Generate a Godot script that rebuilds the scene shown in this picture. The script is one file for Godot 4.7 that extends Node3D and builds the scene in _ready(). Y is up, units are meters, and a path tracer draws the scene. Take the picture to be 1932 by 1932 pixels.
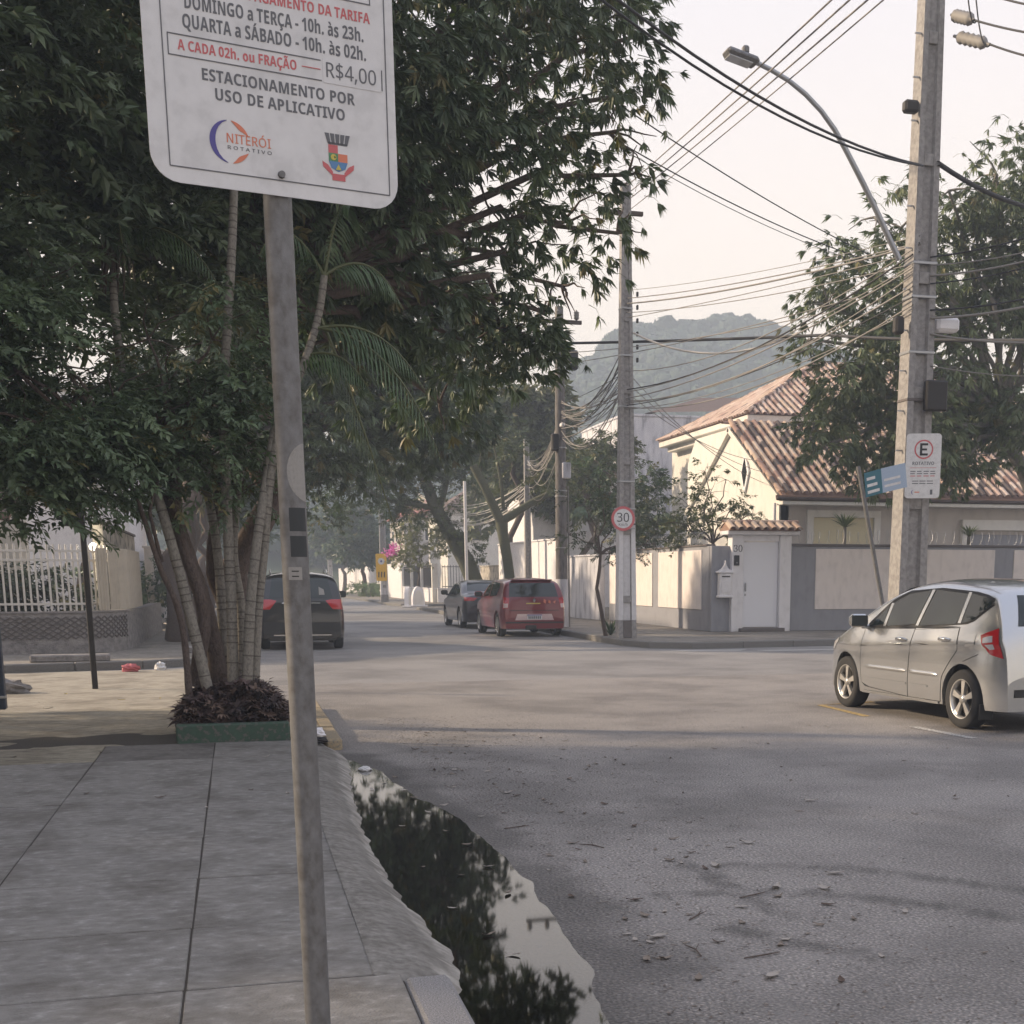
extends Node3D
# A street corner in late afternoon. World axes follow the streets: -z runs up the main street, +x across it; metres.

var M := {}
var names := {}
var rng := RandomNumberGenerator.new()
const EYE := Vector3(0, 1.53, 0)
const YAW := -16.3
const PITCH := -11.5
const FOCAL := 2500.0
var cam_basis: Basis

class Sh:
	var st := SurfaceTool.new()
	var xf := Transform3D.IDENTITY
	func _init():
		st.begin(Mesh.PRIMITIVE_TRIANGLES)
		st.set_smooth_group(-1)
	func smooth(k: int):
		st.set_smooth_group(k)
	func color(c: Color):
		st.set_color(c)
	func tri(a: Vector3, b: Vector3, c: Vector3):
		st.add_vertex(xf * a)
		st.add_vertex(xf * c)
		st.add_vertex(xf * b)
	func quad(a: Vector3, b: Vector3, c: Vector3, d: Vector3):
		tri(a, b, c)
		tri(a, c, d)
	func box(c: Vector3, s: Vector3, bv := 0.0):
		var h := s * 0.5
		if bv <= 0.0:
			var p := []
			for i in 8:
				p.append(c + Vector3(h.x * (1 if i & 1 else -1), h.y * (1 if i & 2 else -1), h.z * (1 if i & 4 else -1)))
			quad(p[4], p[5], p[7], p[6])
			quad(p[1], p[0], p[2], p[3])
			quad(p[5], p[1], p[3], p[7])
			quad(p[0], p[4], p[6], p[2])
			quad(p[6], p[7], p[3], p[2])
			quad(p[0], p[1], p[5], p[4])
			return
		var b: float = min(bv, min(h.x, min(h.y, h.z)) * 0.9)
		var k := h - Vector3.ONE * b
		# faces
		for ax in 3:
			for sg in [-1.0, 1.0]:
				var n := Vector3.ZERO
				n[ax] = sg
				var u := Vector3.ZERO
				u[(ax + 1) % 3] = 1.0
				var v := n.cross(u)
				var o := c + n * h[ax]
				var ku: float = k[(ax + 1) % 3]
				var kv: float = k[(ax + 2) % 3]
				quad(o - u * ku - v * kv, o + u * ku - v * kv, o + u * ku + v * kv, o - u * ku + v * kv)
		# edges
		for ax in 3:
			var a1 := (ax + 1) % 3
			var a2 := (ax + 2) % 3
			for s1 in [-1.0, 1.0]:
				for s2 in [-1.0, 1.0]:
					var e := Vector3.ZERO
					e[ax] = k[ax]
					var p1 := c
					p1[a1] += s1 * h[a1]
					p1[a2] += s2 * k[a2]
					var p2 := c
					p2[a1] += s1 * k[a1]
					p2[a2] += s2 * h[a2]
					if s1 * s2 > 0:
						edge(p1 - e, p2 - e, p2 + e, p1 + e, c)
					else:
						edge(p1 - e, p1 + e, p2 + e, p2 - e, c)
		for i in 8:
			var s3 := Vector3(1 if i & 1 else -1, 1 if i & 2 else -1, 1 if i & 4 else -1)
			var q := []
			for ax in 3:
				var pt := k
				pt[ax] = h[ax]
				q.append(c + pt * s3)
			var nn: Vector3 = (q[1] - q[0]).cross(q[2] - q[0])
			if nn.dot(s3) > 0:
				tri(q[0], q[1], q[2])
			else:
				tri(q[0], q[2], q[1])
	func edge(a: Vector3, b: Vector3, c2: Vector3, d: Vector3, from: Vector3):
		var n := (b - a).cross(d - a)
		if n.dot((a + c2) * 0.5 - from) > 0:
			quad(a, b, c2, d)
		else:
			quad(d, c2, b, a)
	# a quad that turns its face away from a point
	func out(a: Vector3, b: Vector3, c2: Vector3, d: Vector3, from: Vector3):
		edge(a, b, c2, d, from)
	func tube(pts: Array, radii: Array, n := 8, caps := true, grp := 1):
		st.set_smooth_group(grp)
		var rings := []
		var up := Vector3.UP
		for i in pts.size():
			var d: Vector3 = (pts[min(i + 1, pts.size() - 1)] - pts[max(i - 1, 0)]).normalized()
			if i == 0 and abs(d.dot(up)) > 0.95:
				up = Vector3.RIGHT
			var x := up.cross(d).normalized()
			var y := d.cross(x).normalized()
			up = y
			var r: float = radii[min(i, radii.size() - 1)]
			var ring := []
			for j in n:
				var a := TAU * j / n
				ring.append(pts[i] + (x * cos(a) + y * sin(a)) * r)
			rings.append(ring)
		for i in rings.size() - 1:
			for j in n:
				var k := (j + 1) % n
				quad(rings[i][j], rings[i][k], rings[i + 1][k], rings[i + 1][j])
		st.set_smooth_group(-1)
		if caps:
			for j in range(1, n - 1):
				tri(rings[0][0], rings[0][j + 1], rings[0][j])
				var e: Array = rings[-1]
				tri(e[0], e[j], e[j + 1])
	func lathe(prof: Array, n := 16, grp := 1):
		st.set_smooth_group(grp)
		for i in prof.size() - 1:
			for j in n:
				var a := TAU * j / n
				var b := TAU * (j + 1) / n
				var p: Vector2 = prof[i]
				var q: Vector2 = prof[i + 1]
				quad(Vector3(p.x * cos(a), p.y, -p.x * sin(a)), Vector3(p.x * cos(b), p.y, -p.x * sin(b)), Vector3(q.x * cos(b), q.y, -q.x * sin(b)), Vector3(q.x * cos(a), q.y, -q.x * sin(a)))
		st.set_smooth_group(-1)
	# polygon in the xy plane (counter-clockwise), from z0 to z1
	func prism(poly: PackedVector2Array, z0: float, z1: float):
		var ix := Geometry2D.triangulate_polygon(poly)
		for i in range(0, ix.size(), 3):
			var a := poly[ix[i]]
			var b := poly[ix[i + 1]]
			var c := poly[ix[i + 2]]
			if (b - a).cross(c - a) < 0:
				var t := b
				b = c
				c = t
			tri(Vector3(a.x, a.y, z1), Vector3(b.x, b.y, z1), Vector3(c.x, c.y, z1))
			tri(Vector3(a.x, a.y, z0), Vector3(c.x, c.y, z0), Vector3(b.x, b.y, z0))
		for i in poly.size():
			var a := poly[i]
			var b := poly[(i + 1) % poly.size()]
			quad(Vector3(a.x, a.y, z0), Vector3(b.x, b.y, z0), Vector3(b.x, b.y, z1), Vector3(a.x, a.y, z1))
	func mesh() -> ArrayMesh:
		st.generate_normals()
		return st.commit()

func lin(r: float, g: float, b: float) -> Color:
	return Color(r, g, b).linear_to_srgb()

func ntex(freq: float, cols: Array, offs: Array, sd := 1, octaves := 4, size := 512, kind := FastNoiseLite.TYPE_SIMPLEX_SMOOTH, stretch := 1.0) -> NoiseTexture2D:
	var n := FastNoiseLite.new()
	n.noise_type = kind
	n.frequency = freq
	n.seed = sd
	n.fractal_octaves = octaves
	n.fractal_gain = 0.6
	var t := NoiseTexture2D.new()
	t.width = size
	t.height = size
	t.seamless = true
	t.noise = n
	var g := Gradient.new()
	var cc := PackedColorArray()
	for c in cols:
		cc.append(c.linear_to_srgb())
	g.offsets = PackedFloat32Array(offs)
	g.colors = cc
	t.color_ramp = g
	return t

func gray(v: float) -> Color:
	return Color(v, v, v)

func bumptex(freq: float, sd := 3, strength := 4.0, octaves := 4, size := 512) -> NoiseTexture2D:
	var t := ntex(freq, [gray(0), gray(1)], [0.0, 1.0], sd, octaves, size)
	t.color_ramp = null
	t.as_normal_map = true
	t.bump_strength = strength
	return t

# linear base colour, roughness; opts: tex, scale (repeats per metre), over (coarse multiply texture), oscale, bump, bstr, metal, spec
func mat(key: String, c: Color, rough := 0.8, o := {}) -> StandardMaterial3D:
	var m := StandardMaterial3D.new()
	m.albedo_color = c.linear_to_srgb()
	m.roughness = rough
	m.metallic = o.get("metal", 0.0)
	m.metallic_specular = o.get("spec", 0.5)
	var world: bool = o.get("world", true)
	if o.has("tex") or o.has("bump"):
		m.uv1_triplanar = true
		m.uv1_world_triplanar = world
		var s = o.get("scale", 1.0)
		m.uv1_scale = s if s is Vector3 else Vector3(s, s, s)
	if o.has("tex"):
		m.albedo_texture = o.tex
	if o.has("bump"):
		m.normal_enabled = true
		m.normal_texture = o.bump
		m.normal_scale = o.get("bstr", 0.5)
	if o.has("over"):
		m.detail_enabled = true
		m.detail_blend_mode = BaseMaterial3D.BLEND_MODE_MUL
		m.detail_albedo = o.over
		m.detail_uv_layer = BaseMaterial3D.DETAIL_UV_2
		m.uv2_triplanar = true
		m.uv2_world_triplanar = world
		var s2 = o.get("oscale", 0.1)
		m.uv2_scale = s2 if s2 is Vector3 else Vector3(s2, s2, s2)
	if o.has("back"):
		m.backlight_enabled = true
		m.backlight = o.back
	if o.get("vcol", false):
		m.vertex_color_use_as_albedo = true
	if o.has("coat"):
		m.clearcoat_enabled = true
		m.clearcoat = o.coat
		m.clearcoat_roughness = 0.04
	if o.has("emit"):
		m.emission_enabled = true
		m.emission = o.emit
		m.emission_energy_multiplier = o.get("power", 1.0)
	m.cull_mode = BaseMaterial3D.CULL_DISABLED
	M[key] = m
	return m

func numbered(n: String) -> String:
	if not names.has(n):
		names[n] = 0
		return n
	names[n] += 1
	return "%s_%03d" % [n, names[n]]

func thing(called: String, label: String, category: String, at := Vector3.ZERO, turn := 0.0, group := "") -> Node3D:
	var o := Node3D.new()
	o.name = numbered(called)
	add_child(o)
	o.position = at
	o.rotation.y = deg_to_rad(turn)
	o.set_meta("label", label)
	o.set_meta("category", category)
	if group:
		o.set_meta("group", group)
	return o

func obj(called: String, shape, m, parent: Node = null, label := "") -> MeshInstance3D:
	var o := MeshInstance3D.new()
	o.mesh = shape.mesh() if shape is Sh else shape
	o.material_override = M[m] if m is String else m
	if parent == null:
		o.name = numbered(called)
		add_child(o)
	else:
		o.name = called
		parent.add_child(o, true)
	if label:
		o.set_meta("label", label)
	return o

func struct(called: String, shape, m, label := "") -> MeshInstance3D:
	var o := obj(called, shape, m)
	o.set_meta("kind", "structure")
	if label:
		o.set_meta("label", label)
	return o

func dup(root: Node3D, at: Vector3, turn: float, label := "", group := "") -> Node3D:
	var r: Node3D = root.duplicate()
	var base := String(root.name)
	if base.length() > 4 and base.substr(base.length() - 4, 1) == "_" and base.substr(base.length() - 3).is_valid_int():
		base = base.substr(0, base.length() - 4)
	r.name = numbered(base)
	add_child(r)
	r.position = at
	r.rotation.y = deg_to_rad(turn)
	if label:
		r.set_meta("label", label)
	if group:
		r.set_meta("group", group)
	return r

func bxs(c: Vector3, s: Vector3, bv := 0.0) -> Sh:
	var h := Sh.new()
	h.box(c, s, bv)
	return h

# the point of the place seen at a spot of the photograph (1932 wide), for a given world z
func P(px: float, py: float, z: float) -> Vector3:
	var d := cam_basis * Vector3((px - 1190.0) / FOCAL, (1598.63 - py) / FOCAL, -1.0)
	return EYE + d * (z / d.z)

func G(px: float, py: float, y := 0.0) -> Vector3:
	var d := cam_basis * Vector3((px - 1190.0) / FOCAL, (1598.63 - py) / FOCAL, -1.0)
	return EYE + d * ((y - EYE.y) / d.y)

func catenary(a: Vector3, b: Vector3, sag: float, n := 10) -> Array:
	var r := []
	for i in n + 1:
		var t := float(i) / n
		r.append(a.lerp(b, t) + Vector3(0, -4.0 * sag * t * (1.0 - t), 0))
	return r

func _ready():
	rng.seed = 20240611
	sky_and_light()
	materials()
	ground()
	hills()
	left_corner_house()
	corner_house()
	far_street()
	trees()
	poles_and_cables()
	cars()
	signs()
	small_things()

func sky_and_light():
	cam_basis = Basis(Vector3.UP, deg_to_rad(YAW)) * Basis(Vector3.RIGHT, deg_to_rad(PITCH))
	var cam := Camera3D.new()
	cam.name = "camera"
	add_child(cam)
	cam.transform = Transform3D(cam_basis, EYE)
	cam.projection = Camera3D.PROJECTION_FRUSTUM
	cam.near = 0.1
	cam.size = 1932.0 / FOCAL * 0.1
	cam.frustum_offset = Vector2((966.0 - 1190.0) / FOCAL * 0.1, (1598.63 - 966.0) / FOCAL * 0.1)
	cam.far = 4000.0
	cam.current = true
	var sky_mat := ProceduralSkyMaterial.new()
	sky_mat.sky_top_color = Color(0.535, 0.552, 0.612)
	sky_mat.sky_horizon_color = Color(0.83, 0.755, 0.64)
	sky_mat.sky_curve = 0.2
	sky_mat.sky_energy_multiplier = 1.0
	sky_mat.ground_bottom_color = Color(0.35, 0.34, 0.33)
	sky_mat.ground_horizon_color = Color(0.75, 0.70, 0.64)
	sky_mat.sun_angle_max = 75.0
	sky_mat.sun_curve = 0.42
	# thin, faint streaks of high cloud
	var cl := FastNoiseLite.new()
	cl.seed = 6
	cl.frequency = 0.006
	cl.fractal_octaves = 5
	cl.domain_warp_enabled = true
	cl.domain_warp_amplitude = 40.0
	var ct := NoiseTexture2D.new()
	ct.width = 1024
	ct.height = 512
	ct.seamless = true
	ct.noise = cl
	var cg := Gradient.new()
	cg.offsets = PackedFloat32Array([0.35, 0.62, 0.9])
	cg.colors = PackedColorArray([Color(0, 0, 0), Color(0.45, 0.42, 0.40), Color(0.8, 0.76, 0.72)])
	ct.color_ramp = cg
	sky_mat.sky_cover = ct
	sky_mat.sky_cover_modulate = Color(0.12, 0.115, 0.11)
	var sky := Sky.new()
	sky.sky_material = sky_mat
	var env := Environment.new()
	env.background_mode = Environment.BG_SKY
	env.sky = sky
	env.tonemap_mode = Environment.TONE_MAPPER_LINEAR
	env.tonemap_exposure = 3.2
	env.sdfgi_enabled = true
	env.ssao_enabled = true
	env.ssil_enabled = true
	env.fog_enabled = true
	env.fog_density = 0.0029
	env.fog_light_color = Color(0.86, 0.92, 1.0)
	var we := WorldEnvironment.new()
	we.name = "environment"
	we.environment = env
	add_child(we)
	var sun := DirectionalLight3D.new()
	sun.name = "sun"
	sun.light_energy = 0.8
	sun.light_color = Color(1.0, 0.90, 0.77)
	sun.light_angular_distance = 1.5
	sun.shadow_enabled = true
	add_child(sun)
	var el := deg_to_rad(23.0)
	var dirn := Vector3(0.90 * cos(el), -sin(el), 0.44 * cos(el)).normalized()
	sun.look_at_from_position(Vector3.ZERO, dirn, Vector3.UP)

func materials():
	var speck := ntex(0.33, [gray(0.13), gray(0.185), gray(0.225), Color(0.31, 0.30, 0.29), Color(0.52, 0.50, 0.48)], [0.1, 0.38, 0.52, 0.66, 0.85], 11, 3)
	var patch := ntex(0.014, [gray(0.66), gray(0.88), gray(1.05)], [0.22, 0.5, 0.8], 5, 6)
	mat("asphalt", Color(1.14, 1.075, 1.02), 0.72, {"tex": speck, "scale": 0.30, "over": patch, "oscale": 0.07, "bump": bumptex(0.3, 12, 8.0, 3), "bstr": 0.4, "vcol": true})
	mat("asphalt_far", Color(1.0, 0.97, 0.95), 0.72, {"tex": speck, "scale": 0.26, "over": patch, "oscale": 0.05})
	mat("asphalt_dark", Color(0.62, 0.60, 0.59), 0.6, {"tex": speck, "scale": 0.30})
	var conc := ntex(0.03, [Color(0.165, 0.155, 0.14), Color(0.20, 0.19, 0.175), Color(0.225, 0.215, 0.20), Color(0.34, 0.33, 0.31)], [0.15, 0.42, 0.66, 0.92], 21, 6)
	var stain := ntex(0.010, [Color(0.64, 0.62, 0.60), gray(0.88), gray(1.05)], [0.22, 0.5, 0.78], 25, 6)
	var fine := bumptex(0.25, 31, 5.0, 4)
	mat("concrete", Color(1, 1, 1), 0.85, {"tex": conc, "scale": Vector3(0.55, 0.8, 0.8), "over": stain, "oscale": 0.3, "bump": fine, "bstr": 0.35})
	mat("apron", Color(1, 0.98, 0.96), 0.8, {"tex": ntex(0.04, [Color(0.24, 0.225, 0.205), Color(0.36, 0.345, 0.325), Color(0.43, 0.415, 0.395), Color(0.62, 0.60, 0.57)], [0.15, 0.42, 0.62, 0.92], 22, 6), "scale": 0.8, "over": stain, "oscale": 0.6, "bump": fine, "bstr": 0.45, "vcol": true})
	mat("dusty", Color(1.0, 0.97, 0.91), 0.9, {"tex": ntex(0.03, [Color(0.17, 0.155, 0.12), Color(0.27, 0.25, 0.20), Color(0.34, 0.32, 0.27)], [0.15, 0.5, 0.9], 41, 6), "scale": Vector3(0.35, 0.4, 0.7), "over": stain, "oscale": 0.2, "bump": fine, "bstr": 0.4})
	mat("cement_dark", Color(0.62, 0.61, 0.61), 0.85, {"tex": conc, "scale": 0.7, "over": stain, "oscale": 0.5, "bump": fine, "bstr": 0.3})
	mat("side_dust", Color(1.3, 1.25, 1.17), 0.9, {"tex": ntex(0.03, [Color(0.17, 0.158, 0.135), Color(0.27, 0.255, 0.22), Color(0.34, 0.325, 0.29)], [0.15, 0.5, 0.9], 43, 6), "scale": Vector3(0.25, 0.4, 0.9), "over": stain, "oscale": 0.2, "bump": fine, "bstr": 0.4})
	mat("sidewalk_far", Color(1.05, 1.0, 0.93), 0.88, {"tex": conc, "scale": 0.4, "over": stain, "oscale": 0.12})
	mat("kerb_stone", Color(0.85, 0.82, 0.78), 0.85, {"tex": ntex(0.09, [gray(0.10), gray(0.2), gray(0.36)], [0.1, 0.5, 0.9], 51, 4), "scale": 1.1, "bump": fine, "bstr": 0.6})
	mat("granite", Color(1.0, 0.97, 0.97), 0.75, {"tex": ntex(0.16, [gray(0.13), gray(0.26), gray(0.42)], [0.15, 0.5, 0.85], 52, 3), "scale": 1.6, "bump": bumptex(0.12, 53, 8.0, 3), "bstr": 0.8})
	mat("kerb_yellow", Color(1, 1, 1), 0.85, {"tex": ntex(0.05, [Color(0.17, 0.155, 0.13), Color(0.30, 0.25, 0.17), Color(0.38, 0.29, 0.17)], [0.2, 0.45, 0.9], 54, 5), "scale": 1.2})
	mat("green_kerb", Color(1, 1, 1), 0.75, {"tex": ntex(0.025, [Color(0.11, 0.105, 0.095), Color(0.04, 0.075, 0.052), Color(0.05, 0.095, 0.066)], [0.30, 0.44, 0.85], 55, 5), "scale": 1.0, "bump": fine, "bstr": 0.4})
	mat("soil", Color(0.045, 0.038, 0.03), 0.95, {"bump": fine, "bstr": 0.8})
	mat("earth", Color(0.12, 0.12, 0.07), 0.95)
	mat("paint_white", Color(0.55, 0.54, 0.52), 0.7, {"tex": ntex(0.08, [gray(0.35), gray(0.8), gray(1.0)], [0.3, 0.5, 0.8], 61, 4), "scale": 0.7})
	mat("paint_ochre", Color(0.5, 0.36, 0.14), 0.7, {"tex": ntex(0.08, [gray(0.3), gray(0.8), gray(1.0)], [0.3, 0.5, 0.8], 62, 4), "scale": 0.7})
	var wet := StandardMaterial3D.new()
	wet.albedo_color = Color(0.05, 0.05, 0.04, 0.9)
	wet.transparency = BaseMaterial3D.TRANSPARENCY_ALPHA
	wet.roughness = 0.03
	wet.metallic_specular = 0.8
	M["water"] = wet
	# walls
	var streak := ntex(0.014, [gray(0.86), gray(0.96), gray(1.0)], [0.15, 0.45, 0.8], 71, 5)
	mat("wall_pink", Color(0.76, 0.70, 0.665), 0.85, {"tex": streak, "scale": Vector3(0.5, 0.22, 0.5), "bump": fine, "bstr": 0.15})
	mat("wall_grey", Color(0.29, 0.295, 0.325), 0.85, {"tex": streak, "scale": Vector3(0.5, 0.22, 0.5), "bump": fine, "bstr": 0.15})
	mat("wall_cap", Color(0.13, 0.115, 0.11), 0.85, {"tex": streak, "scale": 0.8})
	mat("wall_white", Color(0.76, 0.75, 0.77), 0.75, {"tex": streak, "scale": Vector3(0.5, 0.3, 0.5)})
	mat("wall_cream", Color(0.70, 0.68, 0.635), 0.85, {"tex": streak, "scale": Vector3(0.3, 0.15, 0.3)})
	mat("wall_beige", Color(0.52, 0.48, 0.445), 0.85, {"tex": streak, "scale": Vector3(0.3, 0.15, 0.3)})
	mat("wall_stained", Color(1, 1, 1), 0.9, {"tex": ntex(0.02, [Color(0.27, 0.27, 0.30), Color(0.52, 0.52, 0.56), Color(0.64, 0.64, 0.67)], [0.18, 0.42, 0.8], 72, 6), "scale": Vector3(0.22, 0.055, 0.22)})
	mat("wall_rough", Color(1, 1, 1), 0.95, {"tex": ntex(0.03, [Color(0.16, 0.15, 0.145), Color(0.27, 0.25, 0.24), Color(0.36, 0.34, 0.325)], [0.15, 0.5, 0.9], 73, 6), "scale": 0.35, "bump": fine, "bstr": 0.7})
	mat("wall_dirty", Color(1, 1, 1), 0.9, {"tex": ntex(0.016, [Color(0.10, 0.095, 0.085), Color(0.36, 0.33, 0.28), Color(0.52, 0.48, 0.41)], [0.22, 0.45, 0.85], 74, 6), "scale": Vector3(0.4, 0.25, 0.4)})
	mat("door_white", Color(0.74, 0.75, 0.80), 0.45)
	mat("sheet_cream", Color(0.52, 0.46, 0.37), 0.55, {"tex": streak, "scale": 0.6})
	mat("fence_white", Color(0.62, 0.59, 0.54), 0.5, {"tex": streak, "scale": 1.4})
	mat("fence_dark", Color(0.05, 0.05, 0.05), 0.6)
	mat("window_dark", Color(0.02, 0.022, 0.025), 0.08)
	mat("window_glass", Color(0.10, 0.11, 0.12), 0.06)
	mat("curtain", Color(0.62, 0.56, 0.38), 0.7)
	mat("dark_gap", Color(0.035, 0.033, 0.03), 0.9)
	mat("dark_wood", Color(0.07, 0.05, 0.04), 0.8)
	# roof tiles: a few clays and lichen-dark ones
	var clay := ntex(0.05, [gray(0.62), gray(0.95), gray(1.08)], [0.2, 0.5, 0.85], 81, 5)
	mat("tile_a", Color(0.48, 0.33, 0.235), 0.85, {"tex": clay, "scale": 1.3})
	mat("tile_b", Color(0.57, 0.44, 0.34), 0.85, {"tex": clay, "scale": 1.3})
	mat("tile_c", Color(0.34, 0.215, 0.165), 0.85, {"tex": clay, "scale": 1.3})
	mat("tile_d", Color(0.11, 0.085, 0.075), 0.9, {"tex": clay, "scale": 1.3})
	mat("tile_e", Color(0.49, 0.37, 0.275), 0.85, {"tex": clay, "scale": 1.3})
	mat("tile_under", Color(0.34, 0.215, 0.165), 0.9, {"tex": clay, "scale": 1.3})
	mat("roof_brown", Color(0.13, 0.085, 0.07), 0.85, {"tex": clay, "scale": 0.8})
	mat("roof_red", Color(0.42, 0.14, 0.10), 0.85, {"tex": clay, "scale": 0.8})
	# poles and metal
	mat("pole_conc", Color(1, 1, 1), 0.9, {"tex": ntex(0.03, [Color(0.22, 0.21, 0.205), Color(0.28, 0.27, 0.265), Color(0.34, 0.33, 0.32)], [0.2, 0.5, 0.85], 91, 5), "scale": 0.55, "bump": fine, "bstr": 0.4})
	mat("pole_white", Color(0.62, 0.61, 0.62), 0.8, {"tex": streak, "scale": 1.0})
	mat("pole_dark", Color(1, 1, 1), 0.9, {"tex": ntex(0.03, [Color(0.09, 0.085, 0.085), Color(0.16, 0.15, 0.145), Color(0.22, 0.21, 0.2)], [0.15, 0.5, 0.9], 92, 5), "scale": Vector3(0.9, 0.2, 0.9)})
	mat("galv", Color(1, 1, 1), 0.55, {"tex": ntex(0.02, [Color(0.115, 0.11, 0.108), Color(0.165, 0.165, 0.168), Color(0.215, 0.217, 0.225)], [0.15, 0.5, 0.9], 93, 6), "scale": Vector3(2.5, 1.6, 2.5), "world": false, "metal": 0.35, "bump": fine, "bstr": 0.15})
	mat("steel", Color(0.35, 0.36, 0.38), 0.4, {"metal": 0.8})
	mat("black_metal", Color(0.022, 0.02, 0.02), 0.6)
	mat("navy_metal", Color(0.015, 0.03, 0.06), 0.5)
	mat("cable", Color(0.03, 0.03, 0.033), 0.7)
	mat("cable_grey", Color(0.22, 0.21, 0.20), 0.7)
	mat("rope", Color(0.5, 0.48, 0.45), 0.9)
	mat("sign_white", Color(0.66, 0.66, 0.67), 0.45, {"tex": ntex(0.012, [gray(0.86), gray(0.96), gray(1.0)], [0.2, 0.5, 0.8], 95, 4), "scale": 2.0, "world": false})
	mat("print_grey", Color(0.125, 0.13, 0.145), 0.6)
	mat("print_red", Color(0.52, 0.13, 0.14), 0.6)
	mat("print_blue", Color(0.09, 0.08, 0.28), 0.6)
	mat("print_orange", Color(0.62, 0.20, 0.12), 0.6)
	mat("print_yellow", Color(0.55, 0.45, 0.10), 0.6)
	mat("print_green", Color(0.10, 0.25, 0.14), 0.6)
	mat("print_sky", Color(0.10, 0.22, 0.42), 0.6)
	mat("print_black", Color(0.02, 0.02, 0.022), 0.6)
	mat("plate_teal", Color(0.03, 0.14, 0.19), 0.4)
	mat("plate_blue", Color(0.33, 0.42, 0.55), 0.3)
	mat("sticker_black", Color(0.025, 0.03, 0.035), 0.5)
	mat("sticker_pale", Color(0.30, 0.29, 0.275), 0.7, {"tex": streak, "scale": 12.0, "world": false})
	mat("sign_ochre", Color(0.72, 0.42, 0.03), 0.5)
	# plants
	var bark := ntex(0.035, [gray(0.45), gray(0.85), gray(1.1)], [0.15, 0.5, 0.9], 101, 5)
	mat("bark_brown", Color(0.13, 0.10, 0.085), 0.95, {"tex": bark, "scale": Vector3(3.0, 0.8, 3.0), "world": false, "bump": bumptex(0.06, 102, 10.0, 4), "bstr": 0.8})
	mat("bark_grey", Color(0.20, 0.185, 0.16), 0.95, {"tex": bark, "scale": Vector3(2.0, 0.6, 2.0), "world": false, "bump": bumptex(0.06, 103, 10.0, 4), "bstr": 0.8})
	mat("bark_moss", Color(0.10, 0.105, 0.065), 0.95, {"tex": bark, "scale": Vector3(2.0, 0.8, 2.0), "world": false})
	mat("palm_stem", Color(0.26, 0.24, 0.205), 0.9, {"tex": bark, "scale": Vector3(2.0, 1.2, 2.0), "world": false})
	mat("palm_ring", Color(0.12, 0.105, 0.09), 0.95)
	mat("leaf", Color(1, 1, 1), 0.5, {"vcol": true, "back": Color(0.50, 0.58, 0.28)})
	mat("leaf_dry", Color(1, 1, 1), 0.8, {"vcol": true})
	mat("flower", Color(0.75, 0.22, 0.55), 0.7, {"back": Color(0.5, 0.2, 0.4)})
	mat("forest", Color(1, 1, 1), 0.8, {"vcol": true})
	mat("hill_soil", Color(0.05, 0.07, 0.035), 0.95)
	# cars
	mat("car_silver", Color(0.54, 0.55, 0.555), 0.26, {"metal": 0.85, "coat": 1.0})
	mat("car_red", Color(0.16, 0.010, 0.018), 0.35, {"metal": 0.25, "coat": 0.9})
	mat("car_navy", Color(0.030, 0.031, 0.038), 0.32, {"metal": 0.3, "coat": 0.9})
	mat("car_black", Color(0.012, 0.012, 0.014), 0.3, {"metal": 0.2, "coat": 0.9})
	mat("car_white", Color(0.6, 0.6, 0.6), 0.35, {"coat": 0.8})
	mat("car_glass", Color(0.02, 0.028, 0.027), 0.02, {"spec": 0.55})
	mat("car_trim", Color(0.02, 0.02, 0.021), 0.5)
	mat("chassis", Color(0.14, 0.135, 0.13), 0.8)
	mat("tyre", Color(0.022, 0.022, 0.023), 0.85)
	mat("alloy", Color(0.55, 0.54, 0.52), 0.35, {"metal": 0.7})
	mat("lamp_red", Color(0.42, 0.01, 0.015), 0.12, {"coat": 1.0})
	mat("lamp_clear", Color(0.45, 0.46, 0.48), 0.1, {"coat": 1.0})
	mat("lamp_pale", Color(0.6, 0.45, 0.45), 0.15, {"coat": 1.0})
	mat("chrome", Color(0.6, 0.6, 0.6), 0.12, {"metal": 1.0})

const APRON := [[-12.15, 0.80], [-11.8, 0.86], [-11.3, 0.85], [-10.6, 0.81], [-9.8, 0.75], [-9.0, 0.72], [-8.3, 0.695], [-7.6, 0.69], [-6.9, 0.69], [-6.39, 0.705], [-5.9, 0.745], [-5.38, 0.785], [-5.0, 0.785], [-4.82, 0.755], [-4.72, 0.69], [-4.68, 0.60]]
const TRACKS := [[Vector2(2.46, -6.58), Vector2(2.8, -6.50), Vector2(3.1, -6.33), Vector2(3.4, -5.97), Vector2(3.6, -5.72), Vector2(3.8, -5.45)], [Vector2(1.95, -6.05), Vector2(2.3, -6.02), Vector2(2.7, -5.85), Vector2(3.05, -5.55), Vector2(3.3, -5.22), Vector2(3.5, -4.95)], [Vector2(2.25, -6.75), Vector2(2.3, -6.35), Vector2(2.31, -5.95), Vector2(2.35, -5.5)], [Vector2(2.02, -5.35), Vector2(2.2, -5.05), Vector2(2.4, -4.85), Vector2(2.5, -4.65)]]
const PUDDLE := [Vector2(0.88, -11.55), Vector2(1.02, -10.9), Vector2(1.10, -9.9), Vector2(1.30, -8.62), Vector2(1.36, -7.5), Vector2(1.38, -6.56), Vector2(1.33, -5.49), Vector2(1.23, -4.65), Vector2(1.15, -4.2), Vector2(1.02, -3.4), Vector2(0.9, -2.6), Vector2(0.5, -2.4), Vector2(0.5, -4.6), Vector2(0.5, -8.0), Vector2(0.6, -11.5)]

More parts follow.
